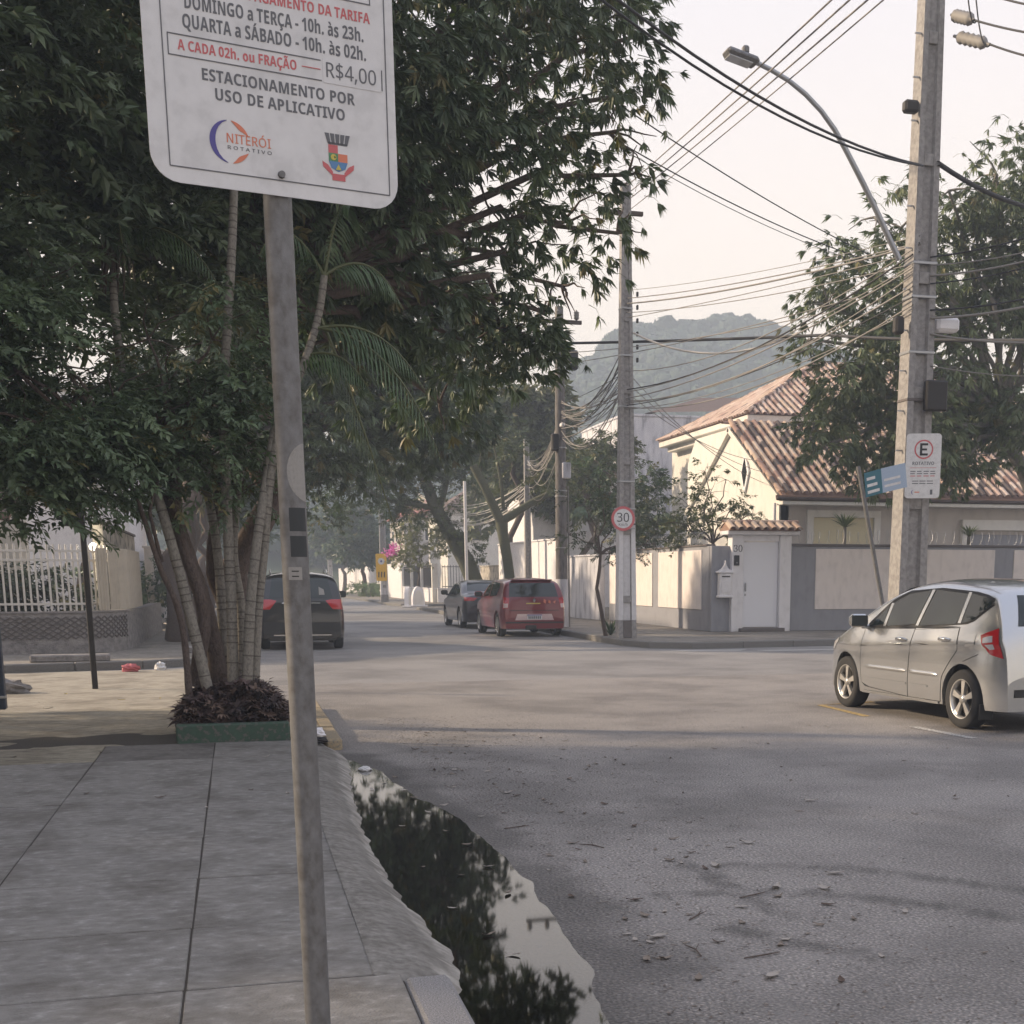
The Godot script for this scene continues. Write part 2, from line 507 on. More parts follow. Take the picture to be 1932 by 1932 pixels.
func signed_distance(p: Vector2, poly: Array) -> float:
	var best := 1e9
	var inside := false
	var j := poly.size() - 1
	for i in poly.size():
		var a: Vector2 = poly[j]
		var b: Vector2 = poly[i]
		var t: float = clamp((p - a).dot(b - a) / (b - a).length_squared(), 0.0, 1.0)
		best = min(best, p.distance_to(a.lerp(b, t)))
		if (a.y > p.y) != (b.y > p.y) and p.x < (b.x - a.x) * (p.y - a.y) / (b.y - a.y) + a.x:
			inside = not inside
		j = i
	return -best if inside else best

func flat_xz(s: Sh, x0: float, z0: float, x1: float, z1: float, y := 0.0):
	# z0 nearer (larger), z1 farther
	s.quad(Vector3(x0, y, z0), Vector3(x1, y, z0), Vector3(x1, y, z1), Vector3(x0, y, z1))

func flat_poly(s: Sh, pts: Array, y0: float, y1: float):
	var pp := PackedVector2Array()
	for p in pts:
		pp.append(Vector2(p.x, -p.y))
	if Geometry2D.is_polygon_clockwise(pp):
		pp.reverse()
	s.xf = Transform3D(Basis(Vector3.RIGHT, -PI / 2), Vector3.ZERO)
	s.prism(pp, y0, y1)
	s.xf = Transform3D.IDENTITY

# kerb stones along a line of (x, z), each a bevelled block under the pavement it edges; dress is the side the stone lies on
func kerb_stones(parent: Node, line: Array, top: float, wide: float, side: float, m: String, step := 1.0):
	var wob := RandomNumberGenerator.new()
	wob.seed = 77
	for i in line.size() - 1:
		var a: Vector2 = line[i]
		var b: Vector2 = line[i + 1]
		var n: int = max(1, int(round(a.distance_to(b) / step)))
		for k in n:
			var p := a.lerp(b, (k + 0.5) / n)
			var ln := a.distance_to(b) / n - 0.012
			var dr := (b - a).normalized()
			var nr := Vector2(-dr.y, dr.x) * side
			var h := top + wob.randf_range(-0.008, 0.008)
			var o := obj("kerb_stone", bxs(Vector3(0, h * 0.5 - 0.05, 0), Vector3(ln, h + 0.1, wide), 0.018), m, parent)
			var c := p + nr * wide * 0.5
			o.position = Vector3(c.x, 0, c.y)
			o.rotation.y = -dr.angle() + wob.randf_range(-0.006, 0.006)

func ground():
	var s := Sh.new()
	flat_xz(s, -520, 160, 520, -620, -0.25)
	struct("ground", s, "earth", "wide ground the town stands on")
	# road: fine sheet where it lies before us, plain sheet beyond
	var nz := FastNoiseLite.new()
	nz.seed = 9
	nz.frequency = 2.2
	nz.fractal_octaves = 3
	var nb := FastNoiseLite.new()
	nb.seed = 19
	nb.frequency = 0.9
	nb.fractal_octaves = 4
	var xs := []
	var x := 0.3
	while x < 9.21:
		xs.append(x)
		x += 0.05 if x < 4.1 else 0.19
	xs.append(9.4)
	var zs := []
	var z := -2.0
	while z > -13.0:
		zs.append(z)
		z -= 0.07
	while z > -19.9:
		zs.append(z)
		z -= 0.25
	zs.append(-20.0)
	var hs := []
	var cs := []
	for zi in zs.size():
		var hr := []
		var cr := []
		for xi in xs.size():
			var p := Vector2(xs[xi], zs[zi])
			var h := 0.0
			var c := 1.0
			if p.x < 5.0:
				var d := signed_distance(p, PUDDLE) + nz.get_noise_2d(p.x * 0.6, p.y * 0.6) * 0.05
				h = clamp(-0.010 + d * 0.05, -0.035, 0.0)
				var damp: float = clamp((0.42 + nb.get_noise_2d(p.x, p.y) * 0.5 - d) / 0.3, 0.0, 1.0)
				var q := p - Vector2(1.9, -9.4)
				damp = max(damp, 0.75 * clamp(1.1 - Vector2(q.x / 1.1, q.y / 2.2).length() + nb.get_noise_2d(p.x + 7.0, p.y) * 0.9, 0.0, 1.0))
				# wet tyres drew dark tracks out of the puddle
				if p.x > 1.8 and p.x < 4.0 and p.y > -7.0 and p.y < -4.4:
					for tr in TRACKS:
						for k in tr.size() - 1:
							var ta: Vector2 = tr[k]
							var tb: Vector2 = tr[k + 1]
							var tt: float = clamp((p - ta).dot(tb - ta) / (tb - ta).length_squared(), 0.0, 1.0)
							var td := p.distance_to(ta.lerp(tb, tt))
							damp = max(damp, 0.95 * clamp((0.09 - td) / 0.04, 0.0, 1.0) * clamp(0.75 + nz.get_noise_2d(p.x * 2.0, p.y * 2.0) * 1.2, 0.0, 1.0))
				c = lerp(1.0, 0.50, damp)
			if xi == 0 or zi == 0 or xi == xs.size() - 1 or zi == zs.size() - 1:
				h = 0.0
			hr.append(h)
			cr.append(Color(c, c, c))
		hs.append(hr)
		cs.append(cr)
	s = Sh.new()
	s.smooth(1)
	for zi in zs.size() - 1:
		for xi in xs.size() - 1:
			var ids := [[xi, zi], [xi + 1, zi], [xi + 1, zi + 1], [xi, zi + 1]]
			for t in [[0, 2, 1], [0, 3, 2]]:
				for k in t:
					var e: Array = ids[k]
					s.st.set_color(cs[e[1]][e[0]])
					s.st.add_vertex(Vector3(xs[e[0]], hs[e[1]][e[0]], zs[e[1]]))
	struct("road", s, "asphalt", "grey speckled asphalt of the street crossing")
	s = Sh.new()
	flat_xz(s, -120, 60, 120, -2)
	flat_xz(s, -120, -2, 0.3, -20)
	flat_xz(s, 9.4, -2, 120, -20)
	flat_xz(s, -120, -20, 120, -420)
	struct("road_surface", s, "asphalt_far", "asphalt of the streets running on beyond the crossing")
	s = Sh.new()
	flat_xz(s, 0.45, -2.4, 1.75, -12.1, -0.010)
	var w := struct("puddle_water", s, "water", "dark rainwater puddle lying along the gutter")
	w.name = "puddle"
	# pavement beside the puddle: bed, then each slab on it
	var side_walk := struct("sidewalk", bxs(Vector3(-4.32, 0.0055, -5.0), Vector3(9.44, 0.22, 16.3)), "soil", "concrete slab pavement under the parking sign")
	var cols := [[0.408, -0.25], [-0.25, -1.14], [-1.14, -2.25], [-2.25, -3.4], [-3.4, -4.6]]
	var rows := [2.0, -0.2, -1.9, -2.85, -3.75, -4.69, -5.56, -6.52, -7.58, -8.95, -11.03, -12.06]
	var jig := RandomNumberGenerator.new()
	jig.seed = 5
	for ci in cols.size():
		for ri in rows.size() - 1:
			var xa: float = cols[ci][1]
			var xb: float = cols[ci][0]
			if ci == 0 and ri <= 4:
				xb = 0.50
			var sk := (-0.03 if ci == 0 else 0.0)
			var za: float = rows[ri + 1]
			var zb: float = rows[ri]
			var gap := 0.008
			var hgt = (0.1195 if ci == 0 else 0.120) + jig.randf_range(-0.0015, 0.0025)
			var o := obj("slab", bxs(Vector3(0, 0, 0), Vector3(xb - xa - gap, 0.06, zb - za - 0.015), 0.004), ("concrete" if ri < rows.size() - 2 else ["concrete", "cement_dark", "dusty", "dusty", "dusty"][ci]), side_walk)
			o.position = Vector3((xa + xb) * 0.5 + sk * 0.0, hgt - 0.03, (za + zb) * 0.5)
			o.rotation = Vector3(jig.randf_range(-0.0012, 0.0012), jig.randf_range(-0.004, 0.004), jig.randf_range(-0.0012, 0.0012))
	obj("bed", bxs(Vector3(0.45, 0.0055, -1.35), Vector3(0.10, 0.22, 6.5)), "soil", side_walk)
	# yard side of the pavement
	obj("yard_paving", bxs(Vector3(-7.0, 0.06, -5.0), Vector3(4.6, 0.12, 16.3)), "concrete", side_walk)
	# worn cement apron that runs down to the puddle
	s = Sh.new()
	s.smooth(1)
	var nt := 14
	var grid := []
	var gcol := []
	var zz := []
	var fz := -12.15
	while fz < -4.68:
		zz.append(fz)
		fz += 0.03
	zz.append(-4.68)
	for q in zz:
		var ex := 0.6
		for k in APRON.size() - 1:
			if q >= APRON[k][0] and q <= APRON[k + 1][0]:
				ex = lerp(APRON[k][1], APRON[k + 1][1], (q - APRON[k][0]) / (APRON[k + 1][0] - APRON[k][0]))
		ex += nz.get_noise_2d(q * 1.3, 3.0) * 0.03
		var r := []
		var rc := []
		for t in nt + 1:
			var u := float(t) / nt
			var yy: float = 0.1235 * (1.0 - pow(u, 2.4)) - 0.022 * u + nz.get_noise_2d(q * 0.5, u * 1.5) * 0.010 * sin(u * PI)
			r.append(Vector3(lerp(0.40, ex, u), yy, q))
			var pale = 0.54 + 0.46 * clamp((u - 0.74 - nz.get_noise_2d(q * 2.0, 5.0) * 0.12) / 0.05, 0.0, 1.0) * clamp(0.75 + nz.get_noise_2d(q * 4.0, 9.0) * 1.4, 0.0, 1.0)
			rc.append(Color(pale, pale, pale * 0.97))
		var last: Vector3 = r[-1]
		r.append(last + Vector3(0.006, -0.03, 0))
		rc.append(rc[-1])
		grid.append(r)
		gcol.append(rc)
	for i in grid.size() - 1:
		for t in nt + 1:
			for k in [[0, 0], [1, 1], [1, 0], [0, 0], [0, 1], [1, 1]]:
				# winding seen from above
				s.st.set_color(gcol[i + k[1]][t + k[0]])
				s.st.add_vertex(grid[i + k[1]][t + k[0]])
	var e: Array = grid[-1]
	s.st.set_smooth_group(-1)
	for t in nt:
		s.st.set_color(Color(0.54, 0.54, 0.54))
		s.quad(e[t], Vector3(e[t].x, -0.04, e[t].z), Vector3(e[t + 1].x, -0.04, e[t + 1].z), e[t + 1])
	struct("gutter_apron", s, "apron", "worn cement apron sloping from the pavement to the puddle")
	var gk := struct("kerb", bxs(Vector3(0.585, -0.05, -1.3), Vector3(0.13, 0.1, 6.6)), "dark_gap", "granite kerb along the slab pavement")
	kerb_stones(gk, [Vector2(0.505, 2.0), Vector2(0.505, -4.64)], 0.118, 0.165, 1.0, "granite", 1.25)
	# cement band and dusty corner beyond the slabs
	s = Sh.new()
	s.smooth(1)
	for i in 40:
		for j in 24:
			var q := []
			for k in [[0, 0], [1, 0], [1, 1], [0, 1]]:
				var u: float = (i + k[0]) / 40.0
				var v: float = (j + k[1]) / 24.0
				var px: float = lerp(-9.0, 0.70, u)
				var pz: float = lerp(-12.07, -17.2, v)
				var hh: float = 0.118 * (1.0 - smoothstep(0.45, 1.0, v)) + nb.get_noise_2d(px * 0.8, pz) * 0.012 - 0.004
				if v >= 0.999:
					hh = -0.02
				q.append(Vector3(px, hh, pz))
			s.quad(q[0], q[1], q[2], q[3])
	struct("corner_pavement", s, "dusty", "dusty worn cement at the street corner by the planter")
	var yk := struct("kerb_corner", bxs(Vector3(0.76, -0.06, -14.2), Vector3(0.1, 0.1, 4.0)), "dark_gap", "worn yellow painted kerb beside the planter")
	kerb_stones(yk, [Vector2(0.70, -12.2), Vector2(0.70, -16.2)], 0.105, 0.15, 1.0, "kerb_yellow", 1.0)
	s = Sh.new()
	flat_xz(s, -60, -16.6, 0.0, -23.9, 0.004)
	struct("side_street", s, "side_dust", "pale dusty surface of the narrow side street")
	# block across the side street, on the planter's side of the main street
	var l1 := [Vector2(-60, -22.6), Vector2(-12.0, -23.2), Vector2(-3.7, -23.7), Vector2(-1.6, -24.2), Vector2(-0.5, -25.0), Vector2(0.1, -26.3), Vector2(0.2, -28.5), Vector2(0.2, -66.0)]
	block("sidewalk_across", l1, [Vector2(-60, -66.0)], 0.14, "sidewalk_far", "old cement pavement in front of the white picket fence", "kerb_stone", 1.1)
	var l2 := [Vector2(8.4, -66.0), Vector2(8.4, -31.2), Vector2(8.43, -29.6), Vector2(8.7, -28.4), Vector2(9.5, -27.75), Vector2(13.3, -28.2), Vector2(60, -30.0)]
	block("sidewalk_corner", l2, [Vector2(60, -66.0)], 0.14, "sidewalk_far", "cement pavement round the corner house", "kerb_stone", 1.1)
	var l3 := [Vector2(60, -20.5), Vector2(11.0, -19.6), Vector2(9.8, -19.2), Vector2(9.15, -18.2), Vector2(9.0, -16.8), Vector2(9.0, 20.0)]
	block("sidewalk_opposite", l3, [Vector2(60, 20.0)], 0.14, "sidewalk_far", "pavement behind the silver car", "kerb_stone", 1.1)
	var l4 := [Vector2(8.2, -330.0), Vector2(8.2, -76.0), Vector2(8.6, -74.0), Vector2(10.0, -73.0), Vector2(60, -73.0)]
	block("sidewalk_far", l4, [Vector2(60, -330.0)], 0.14, "sidewalk_far", "pavement with the arch bollards up the street", "kerb_stone", 2.0)
	var l5 := [Vector2(-60, -73.0), Vector2(-1.0, -73.0), Vector2(0.0, -74.0), Vector2(0.2, -76.0), Vector2(0.2, -330.0)]
	block("sidewalk_far_side", l5, [Vector2(-60, -330.0)], 0.14, "sidewalk_far", "shaded pavement up the street behind the parked cars", "kerb_stone", 2.0)
	# markings
	s = Sh.new()
	s.quad(Vector3(6.68, 0.004, -13.55), Vector3(6.78, 0.004, -13.55), Vector3(6.84, 0.004, -14.95), Vector3(6.74, 0.004, -14.95))
	s.quad(Vector3(6.74, 0.004, -14.95), Vector3(6.84, 0.004, -14.95), Vector3(7.6, 0.004, -15.1), Vector3(7.6, 0.004, -15.2))
	var mk := struct("road_marking", s, "paint_ochre", "worn yellow parking line beside the silver car")
	s = Sh.new()
	s.quad(Vector3(6.74, 0.004, -11.35), Vector3(6.84, 0.004, -11.35), Vector3(6.77, 0.004, -12.45), Vector3(6.67, 0.004, -12.45))
	struct("road_marking", s, "paint_white", "short white parking line beside the silver car")
	s = Sh.new()
	for a in [[9.0, 10.3, -26.9], [10.8, 13.6, -26.5], [14.0, 17.0, -26.9]]:
		s.quad(Vector3(a[0], 0.004, a[2]), Vector3(a[1], 0.004, a[2] + 0.1), Vector3(a[1] + 0.3, 0.004, a[2] - 0.35), Vector3(a[0] - 0.2, 0.004, a[2] - 0.4))
	struct("road_marking", s, "paint_white", "worn white lines along the corner kerb")
	s = Sh.new()
	s.quad(Vector3(2.6, 0.004, -52.0), Vector3(2.85, 0.004, -52.0), Vector3(2.85, 0.004, -58.0), Vector3(2.6, 0.004, -58.0))
	s.quad(Vector3(2.6, 0.004, -49.0), Vector3(8.2, 0.004, -49.0), Vector3(8.2, 0.004, -49.4), Vector3(2.6, 0.004, -49.4))
	struct("road_marking", s, "paint_white", "white lane line up the street beyond the black car")

func block(called: String, edge: Array, back: Array, h: float, m: String, label: String, km: String, step: float):
	var s := Sh.new()
	# pavement lies inside the kerb stones
	var inner := []
	for i in edge.size():
		var d: Vector2 = (edge[min(i + 1, edge.size() - 1)] - edge[max(i - 1, 0)]).normalized()
		inner.append(edge[i] + Vector2(d.y, -d.x) * 0.16)
	var pts := inner.duplicate()
	pts.append_array(back)
	flat_poly(s, pts, -0.2, h)
	var o := struct(called, s, m, label)
	kerb_stones(o, edge, h + 0.005, 0.17, -1.0, km, step)
	return o

# a rough ball of leaf-sized faces
func leaf_ball(faces: int, size: float, sd: int) -> ArrayMesh:
	var r := RandomNumberGenerator.new()
	r.seed = sd
	var s := Sh.new()
	for i in faces:
		var d := Vector3(r.randfn(), r.randfn(), r.randfn()).normalized()
		d.y = abs(d.y) * 0.9 - 0.15
		var p := d * r.randf_range(0.7, 1.0)
		var t := d.cross(Vector3(r.randfn(), r.randfn(), r.randfn())).normalized()
		var b := d.cross(t) + d * r.randf_range(-0.5, 0.5)
		s.tri(p - t * size - b * size * 0.5, p + t * size - b * size * 0.4, p + b * size)
	return s.mesh()

func multi(called: String, mesh: Mesh, xfs: Array, cols: Array, m: String, parent: Node = null) -> MultiMeshInstance3D:
	var mm := MultiMesh.new()
	mm.transform_format = MultiMesh.TRANSFORM_3D
	mm.use_colors = true
	mm.mesh = mesh
	mm.instance_count = xfs.size()
	for i in xfs.size():
		mm.set_instance_transform(i, xfs[i])
		mm.set_instance_color(i, cols[i])
	var o := MultiMeshInstance3D.new()
	o.multimesh = mm
	o.material_override = M[m]
	o.set_meta("kind", "stuff")
	if parent == null:
		o.name = numbered(called)
		add_child(o)
	else:
		o.name = called
		parent.add_child(o, true)
	return o

const HILL := 0.38

func hill_height(x: float, z: float) -> float:
	var prof := [[-700, 20], [-420, 45], [-180, 70], [0, 62], [100, 70], [150, 84], [175, 112], [205, 131], [235, 134], [266, 139], [309, 126], [362, 98], [430, 88], [560, 120], [800, 60]]
	var h := 0.0
	for i in prof.size() - 1:
		if x >= prof[i][0] and x <= prof[i + 1][0]:
			var t = (x - prof[i][0]) / float(prof[i + 1][0] - prof[i][0])
			h = lerp(float(prof[i][1]), float(prof[i + 1][1]), t * t * (3 - 2 * t))
	return h * clamp(1.0 - abs(z + 700.0) / 330.0, 0.0, 1.0)

func hills():
	var n := FastNoiseLite.new()
	n.seed = 4
	n.frequency = 0.012
	var s := Sh.new()
	s.smooth(1)
	for i in 60:
		for j in 26:
			var q := []
			for k in [[0, 0], [1, 0], [1, 1], [0, 1]]:
				var x = -700.0 + (i + k[0]) * 25.0
				var z = -390.0 - (j + k[1]) * 24.0
				q.append(HILL * Vector3(x, hill_height(x, z) + n.get_noise_2d(x, z) * 5.0 - 3.0, z))
			s.quad(q[0], q[1], q[2], q[3])
	struct("hill", s, "hill_soil", "wooded hill rising behind the town")
	var ball := leaf_ball(90, 0.34, 7)
	var xfs := []
	var cols := []
	var r := RandomNumberGenerator.new()
	r.seed = 8
	for i in 15000:
		var x := r.randf_range(-160, 520)
		var z := r.randf_range(-430, -712)
		var y := hill_height(x, z) + n.get_noise_2d(x, z) * 5.0 - 3.0
		var k := r.randf_range(3.0, 6.2)
		if r.randf() < 0.03:
			k *= 1.35
		var b := Basis(Vector3.UP, r.randf() * TAU).scaled(Vector3(k, k * r.randf_range(0.7, 1.15), k))
		xfs.append(Transform3D(b.scaled(Vector3.ONE * HILL), HILL * Vector3(x, y + k * 0.35, z)))
		var v := r.randf_range(0.6, 1.3)
		cols.append(Color(0.03 * v, 0.062 * v, 0.034 * v))
	var f := multi("forest", ball, xfs, cols, "forest")
	f.set_meta("kind", "stuff")
	f.set_meta("label", "dense green forest covering the hill")
	f.set_meta("category", "forest")

# --- roofs of barrel tiles -------------------------------------------------------------------------------
var tile_mesh: ArrayMesh

func make_tile(ln := 0.45, r0 := 0.078, r1 := 0.102) -> ArrayMesh:
	var s := Sh.new()
	var n := 6
	s.smooth(1)
	for i in n:
		var a := PI * i / n
		var b := PI * (i + 1) / n
		var p := func(t: float, r: float, z: float) -> Vector3: return Vector3(cos(t) * r, sin(t) * r * 0.85, z)
		s.quad(p.call(a, r1, ln * 0.5), p.call(a, r0, -ln * 0.5), p.call(b, r0, -ln * 0.5), p.call(b, r1, ln * 0.5))
	s.smooth(-1)
	for i in n:
		var a := PI * i / n
		var b := PI * (i + 1) / n
		var p2 := func(t: float, r: float) -> Vector3: return Vector3(cos(t) * r, sin(t) * r * 0.85, ln * 0.5)
		s.quad(p2.call(a, r1 - 0.016), p2.call(a, r1), p2.call(b, r1), p2.call(b, r1 - 0.016))
	return s.mesh()

# rows of tiles from the ridge down; o is the ridge end, u runs along the ridge, v down the slope; keep tells which to lay
func lay_tiles(parent: Node, o: Vector3, u: Vector3, v: Vector3, cols: int, rows: int, pitch: float, step: float, singles: int, dark: float, sd: int, keep: Callable):
	var r := RandomNumberGenerator.new()
	r.seed = sd
	var up := v.cross(u).normalized()
	if up.y < 0:
		up = -up
		u = -u
		o -= u * pitch * cols
	var bs := Basis(u, up, v)
	var nz := FastNoiseLite.new()
	nz.seed = sd
	nz.frequency = 0.35
	var xfs := []
	var cl := []
	var pal := [Color(0.48, 0.345, 0.275), Color(0.56, 0.45, 0.375), Color(0.34, 0.215, 0.165), Color(0.11, 0.085, 0.075), Color(0.49, 0.37, 0.275)]
	var mk := ["tile_a", "tile_b", "tile_c", "tile_d", "tile_e"]
	var done := 0
	for i in cols:
		for j in rows:
			var p := o + u * (i + 0.5) * pitch + v * (j + 0.5) * step
			var w := nz.get_noise_2d(i * 0.8, j * 0.9) * 0.5 + r.randf() * 0.5
			var kind := 0
			var q := r.randf()
			if w > 0.5 - dark * 0.35 + r.randf() * 0.12 and q < dark * 2.2:
				kind = 3
			elif q < 0.35:
				kind = 1
			elif q < 0.5:
				kind = 2
			elif q < 0.7:
				kind = 4
			if not keep.call(p):
				continue
			var tb := bs * Basis(Vector3.UP, r.randf_range(-0.035, 0.035)) * Basis(Vector3.RIGHT, 0.085 + r.randf_range(-0.012, 0.012))
			var xf := Transform3D(tb, p + up * (0.03 + r.randf() * 0.008))
			if done < singles:
				var t := MeshInstance3D.new()
				t.mesh = tile_mesh
				t.material_override = M[mk[kind]]
				t.name = "tile"
				parent.add_child(t, true)
				t.transform = xf
				done += 1
			else:
				xfs.append(xf)
				var k := r.randf_range(0.85, 1.12)
				cl.append(Color(pal[kind].r * k, pal[kind].g * k, pal[kind].b * k))
	if xfs.size():
		var mm := multi("tiles", tile_mesh, xfs, cl, "leaf_dry", parent)
		mm.set_meta("kind", "stuff")

var hedge_behind: Node3D

func left_corner_house():
	# wall path in (x, z)
	var path := []
	for i in 12:
		path.append(Vector2(lerp(-14.0, -3.7, i / 11.0), -27.0))
	for i in range(1, 9):
		var a := i / 8.0 * PI / 2
		path.append(Vector2(-3.7 + sin(a) * 1.5, -27.0 - (1.0 - cos(a)) * 1.5))
	for i in range(1, 7):
		path.append(Vector2(-2.2 + 0.02 * i, lerp(-28.5, -38.0, i / 6.0)))
	var t := thing("garden_wall", "low grey cement wall with diamond lattice under white picket fence", "wall", Vector3.ZERO)
	t.position = Vector3(-3.7, 0.14, -27.0)
	var off := t.position
	obj("wall", ribbon(path, 0.0, 0.74, 0.26, off), "wall_rough", t)
	var coping := obj("coping", ribbon(path.slice(0, 20), 0.745, 0.775, 0.30, off), "wall_rough", t)
	# raised lattice of crossing strips
	var s := Sh.new()
	var outer := []
	for i in range(1, 19):
		var dv: Vector2 = (path[i + 1] - path[i - 1]).normalized()
		outer.append(path[i] + Vector2(-dv.y, dv.x) * 0.133)
	var run := []
	for i in outer.size() - 1:
		var steps: int = max(1, int(round(outer[i].distance_to(outer[i + 1]) / 0.16)))
		for k in steps:
			run.append([outer[i].lerp(outer[i + 1], (k + 0.5) / steps), (outer[i + 1] - outer[i]).normalized()])
	for e in run:
		for dgn in [-1.0, 1.0]:
			for rr in 4:
				var q: Vector2 = e[0]
				var tn: Vector2 = e[1]
				var a := Vector3(q.x, 0.46 + rr * 0.10, q.y) - off
				var wv := Vector3(tn.x * 0.08, 0.05 * dgn, tn.y * 0.08)
				var nn := Vector3(0, 0.012, 0)
				var dd := Vector3(-tn.y, 0, tn.x) * 0.014
				s.quad(a - wv - nn + dd, a + wv - nn + dd, a + wv + nn + dd, a - wv + nn + dd)
				s.quad(a - wv + nn, a - wv + nn + dd, a + wv + nn + dd, a + wv + nn)
				s.quad(a - wv - nn + dd, a - wv - nn, a + wv - nn, a + wv - nn + dd)
	var lt := obj("lattice", s, "wall_cap", t)
	lt.set_meta("kind", "stuff")
	# picket fence
	var f := thing("picket_fence", "white metal picket fence on low cement wall", "fence", Vector3(-3.7, 0.92, -27.0))
	var pm := bxs(Vector3(0, 0.61, 0), Vector3(0.036, 1.22, 0.03), 0.006)
	var pmesh := pm.mesh()
	var dist := 0.0
	var acc := 0.0
	var full := path.slice(7, 18)
	for i in full.size() - 1:
		var a: Vector2 = full[i]
		var b: Vector2 = full[i + 1]
		var ln := a.distance_to(b)
		while acc < dist + ln:
			var q := a.lerp(b, (acc - dist) / ln)
			var o := MeshInstance3D.new()
			o.mesh = pmesh
			o.material_override = M["fence_white"]
			o.name = "picket"
			f.add_child(o, true)
			o.position = Vector3(q.x + 3.7, 0.0, q.y + 27.0)
			o.rotation.y = -(b - a).angle()
			acc += 0.112
		dist += ln
	for y in [0.13, 0.93, 1.10]:
		obj("rail", ribbon(full, y - 0.02, y + 0.02, 0.045, Vector3(-3.7, 0, -27.0)), "fence_white", f)
	for x in [-7.4, -4.32]:
		obj("post", bxs(Vector3(x + 3.7, 0.6, 0.0), Vector3(0.12, 1.2, 0.1), 0.01), "fence_white", f)
	obj("post", bxs(Vector3(1.0, 0.6, -0.42), Vector3(0.10, 1.2, 0.1), 0.01), "fence_white", f)
	var hg := thing("hedge", "dark dense hedge growing behind the white picket fence", "hedge", Vector3(-5.6, 0.14, -28.3))
	hedge_behind = hg
	# cream sheet gate, corrugated
	s = Sh.new()
	s.smooth(1)
	var seg := path.slice(15, 22)
	var dense := []
	for i in seg.size() - 1:
		for k in 22:
			dense.append(seg[i].lerp(seg[i + 1], k / 22.0))
	for i in dense.size() - 1:
		var d: Vector2 = (dense[i + 1] - dense[i]).normalized().orthogonal()
		var w0 := 0.018 * sin(i * 1.1) + 0.17
		var w1 := 0.018 * sin((i + 1) * 1.1) + 0.17
		var a: Vector2 = dense[i] - d * w0
		var b: Vector2 = dense[i + 1] - d * w1
		s.quad(Vector3(a.x, 0.93, a.y) - Vector3(-2.2, 0.93, -29.0), Vector3(b.x, 0.93, b.y) - Vector3(-2.2, 0.93, -29.0), Vector3(b.x, 2.08, b.y) - Vector3(-2.2, 0.93, -29.0), Vector3(a.x, 2.08, a.y) - Vector3(-2.2, 0.93, -29.0))
	var sg := obj("sheet_screen", s, "sheet_cream")
	sg.position = Vector3(-2.2, 0.93, -29.0)
	sg.set_meta("label", "cream corrugated sheet screen behind the end of the picket fence")
	sg.set_meta("category", "screen")
	var dw := thing("boundary_wall", "tall dirty plaster wall with dark stained top behind cream screen", "wall", Vector3(-2.6, 0.14, -33.0))
	obj("wall", bxs(Vector3(0, 1.22, -0.6), Vector3(0.2, 2.45, 9.0), 0.01), "wall_dirty", dw)
	obj("coping", bxs(Vector3(0, 2.475, -0.6), Vector3(0.27, 0.06, 9.05), 0.01), "wall_cap", dw)
	# lamp burning on it
	var lp := thing("wall_lamp", "small white lamp burning on the stained wall above the fence", "lamp", Vector3(-2.62, 2.12, -28.3))
	obj("bracket", bxs(Vector3(0, 0.0, -0.1), Vector3(0.05, 0.05, 0.2), 0.005), "black_metal", lp)
	var bm := SphereMesh.new()
	bm.radius = 0.075
	bm.height = 0.15
	mat("bulb", Color(0.9, 0.9, 0.85), 0.4, {"emit": Color(1.0, 0.96, 0.86), "power": 3.0})
	obj("bulb", bm, "bulb", lp)
	var om := OmniLight3D.new()
	om.name = "lamp_light"
	om.light_color = Color(1.0, 0.94, 0.82)
	om.light_energy = 0.5
	om.light_size = 0.07
	om.omni_range = 12.0
	om.omni_attenuation = 2.0
	om.shadow_enabled = true
	lp.add_child(om)
	# house behind
	var h := thing("house", "cream house with dark pitched roof behind the white picket fence", "house", Vector3(-9.5, 0.14, -34.0))
	obj("wall", bxs(Vector3(0, 1.6, 0), Vector3(9.0, 3.2, 7.0), 0.02), "wall_cream", h)
	obj("porch_wall", bxs(Vector3(1.0, 1.1, 4.2), Vector3(5.0, 2.2, 0.2), 0.01), "wall_beige", h)
	s = Sh.new()
	s.quad(Vector3(-5, 3.9, 5.6), Vector3(5.4, 2.6, 5.6), Vector3(5.4, 4.6, -0.2), Vector3(-5, 5.9, -0.2))
	s.quad(Vector3(-5, 3.75, 5.6), Vector3(-5, 5.75, -0.2), Vector3(5.4, 4.45, -0.2), Vector3(5.4, 2.45, 5.6))
	s.quad(Vector3(-5, 3.75, 5.6), Vector3(5.4, 2.45, 5.6), Vector3(5.4, 2.6, 5.6), Vector3(-5, 3.9, 5.6))
	s.quad(Vector3(5.4, 2.45, 5.6), Vector3(5.4, 4.45, -0.2), Vector3(5.4, 4.6, -0.2), Vector3(5.4, 2.6, 5.6))
	obj("roof", s, "roof_brown", h)
	for x in [1.5, 3.6]:
		var w := obj("window", bxs(Vector3(x, 1.9, 3.52), Vector3(1.1, 1.2, 0.06), 0.005), "fence_white", h)
		obj("pane", bxs(Vector3(x, 1.9, 3.56), Vector3(0.95, 1.05, 0.02)), "window_dark", w)
	for x in [1.2, 3.2, 5.0]:
		obj("pillar", bxs(Vector3(x, 1.2, 5.2), Vector3(0.25, 2.4, 0.25), 0.01), "wall_beige", h)
	var b2 := thing("building", "pale grey two storey building behind the picket fence house", "building", Vector3(-7.5, 0.14, -48.0))
	obj("wall", bxs(Vector3(0, 3.4, 0), Vector3(9.0, 6.8, 8.0), 0.02), "wall_white", b2)
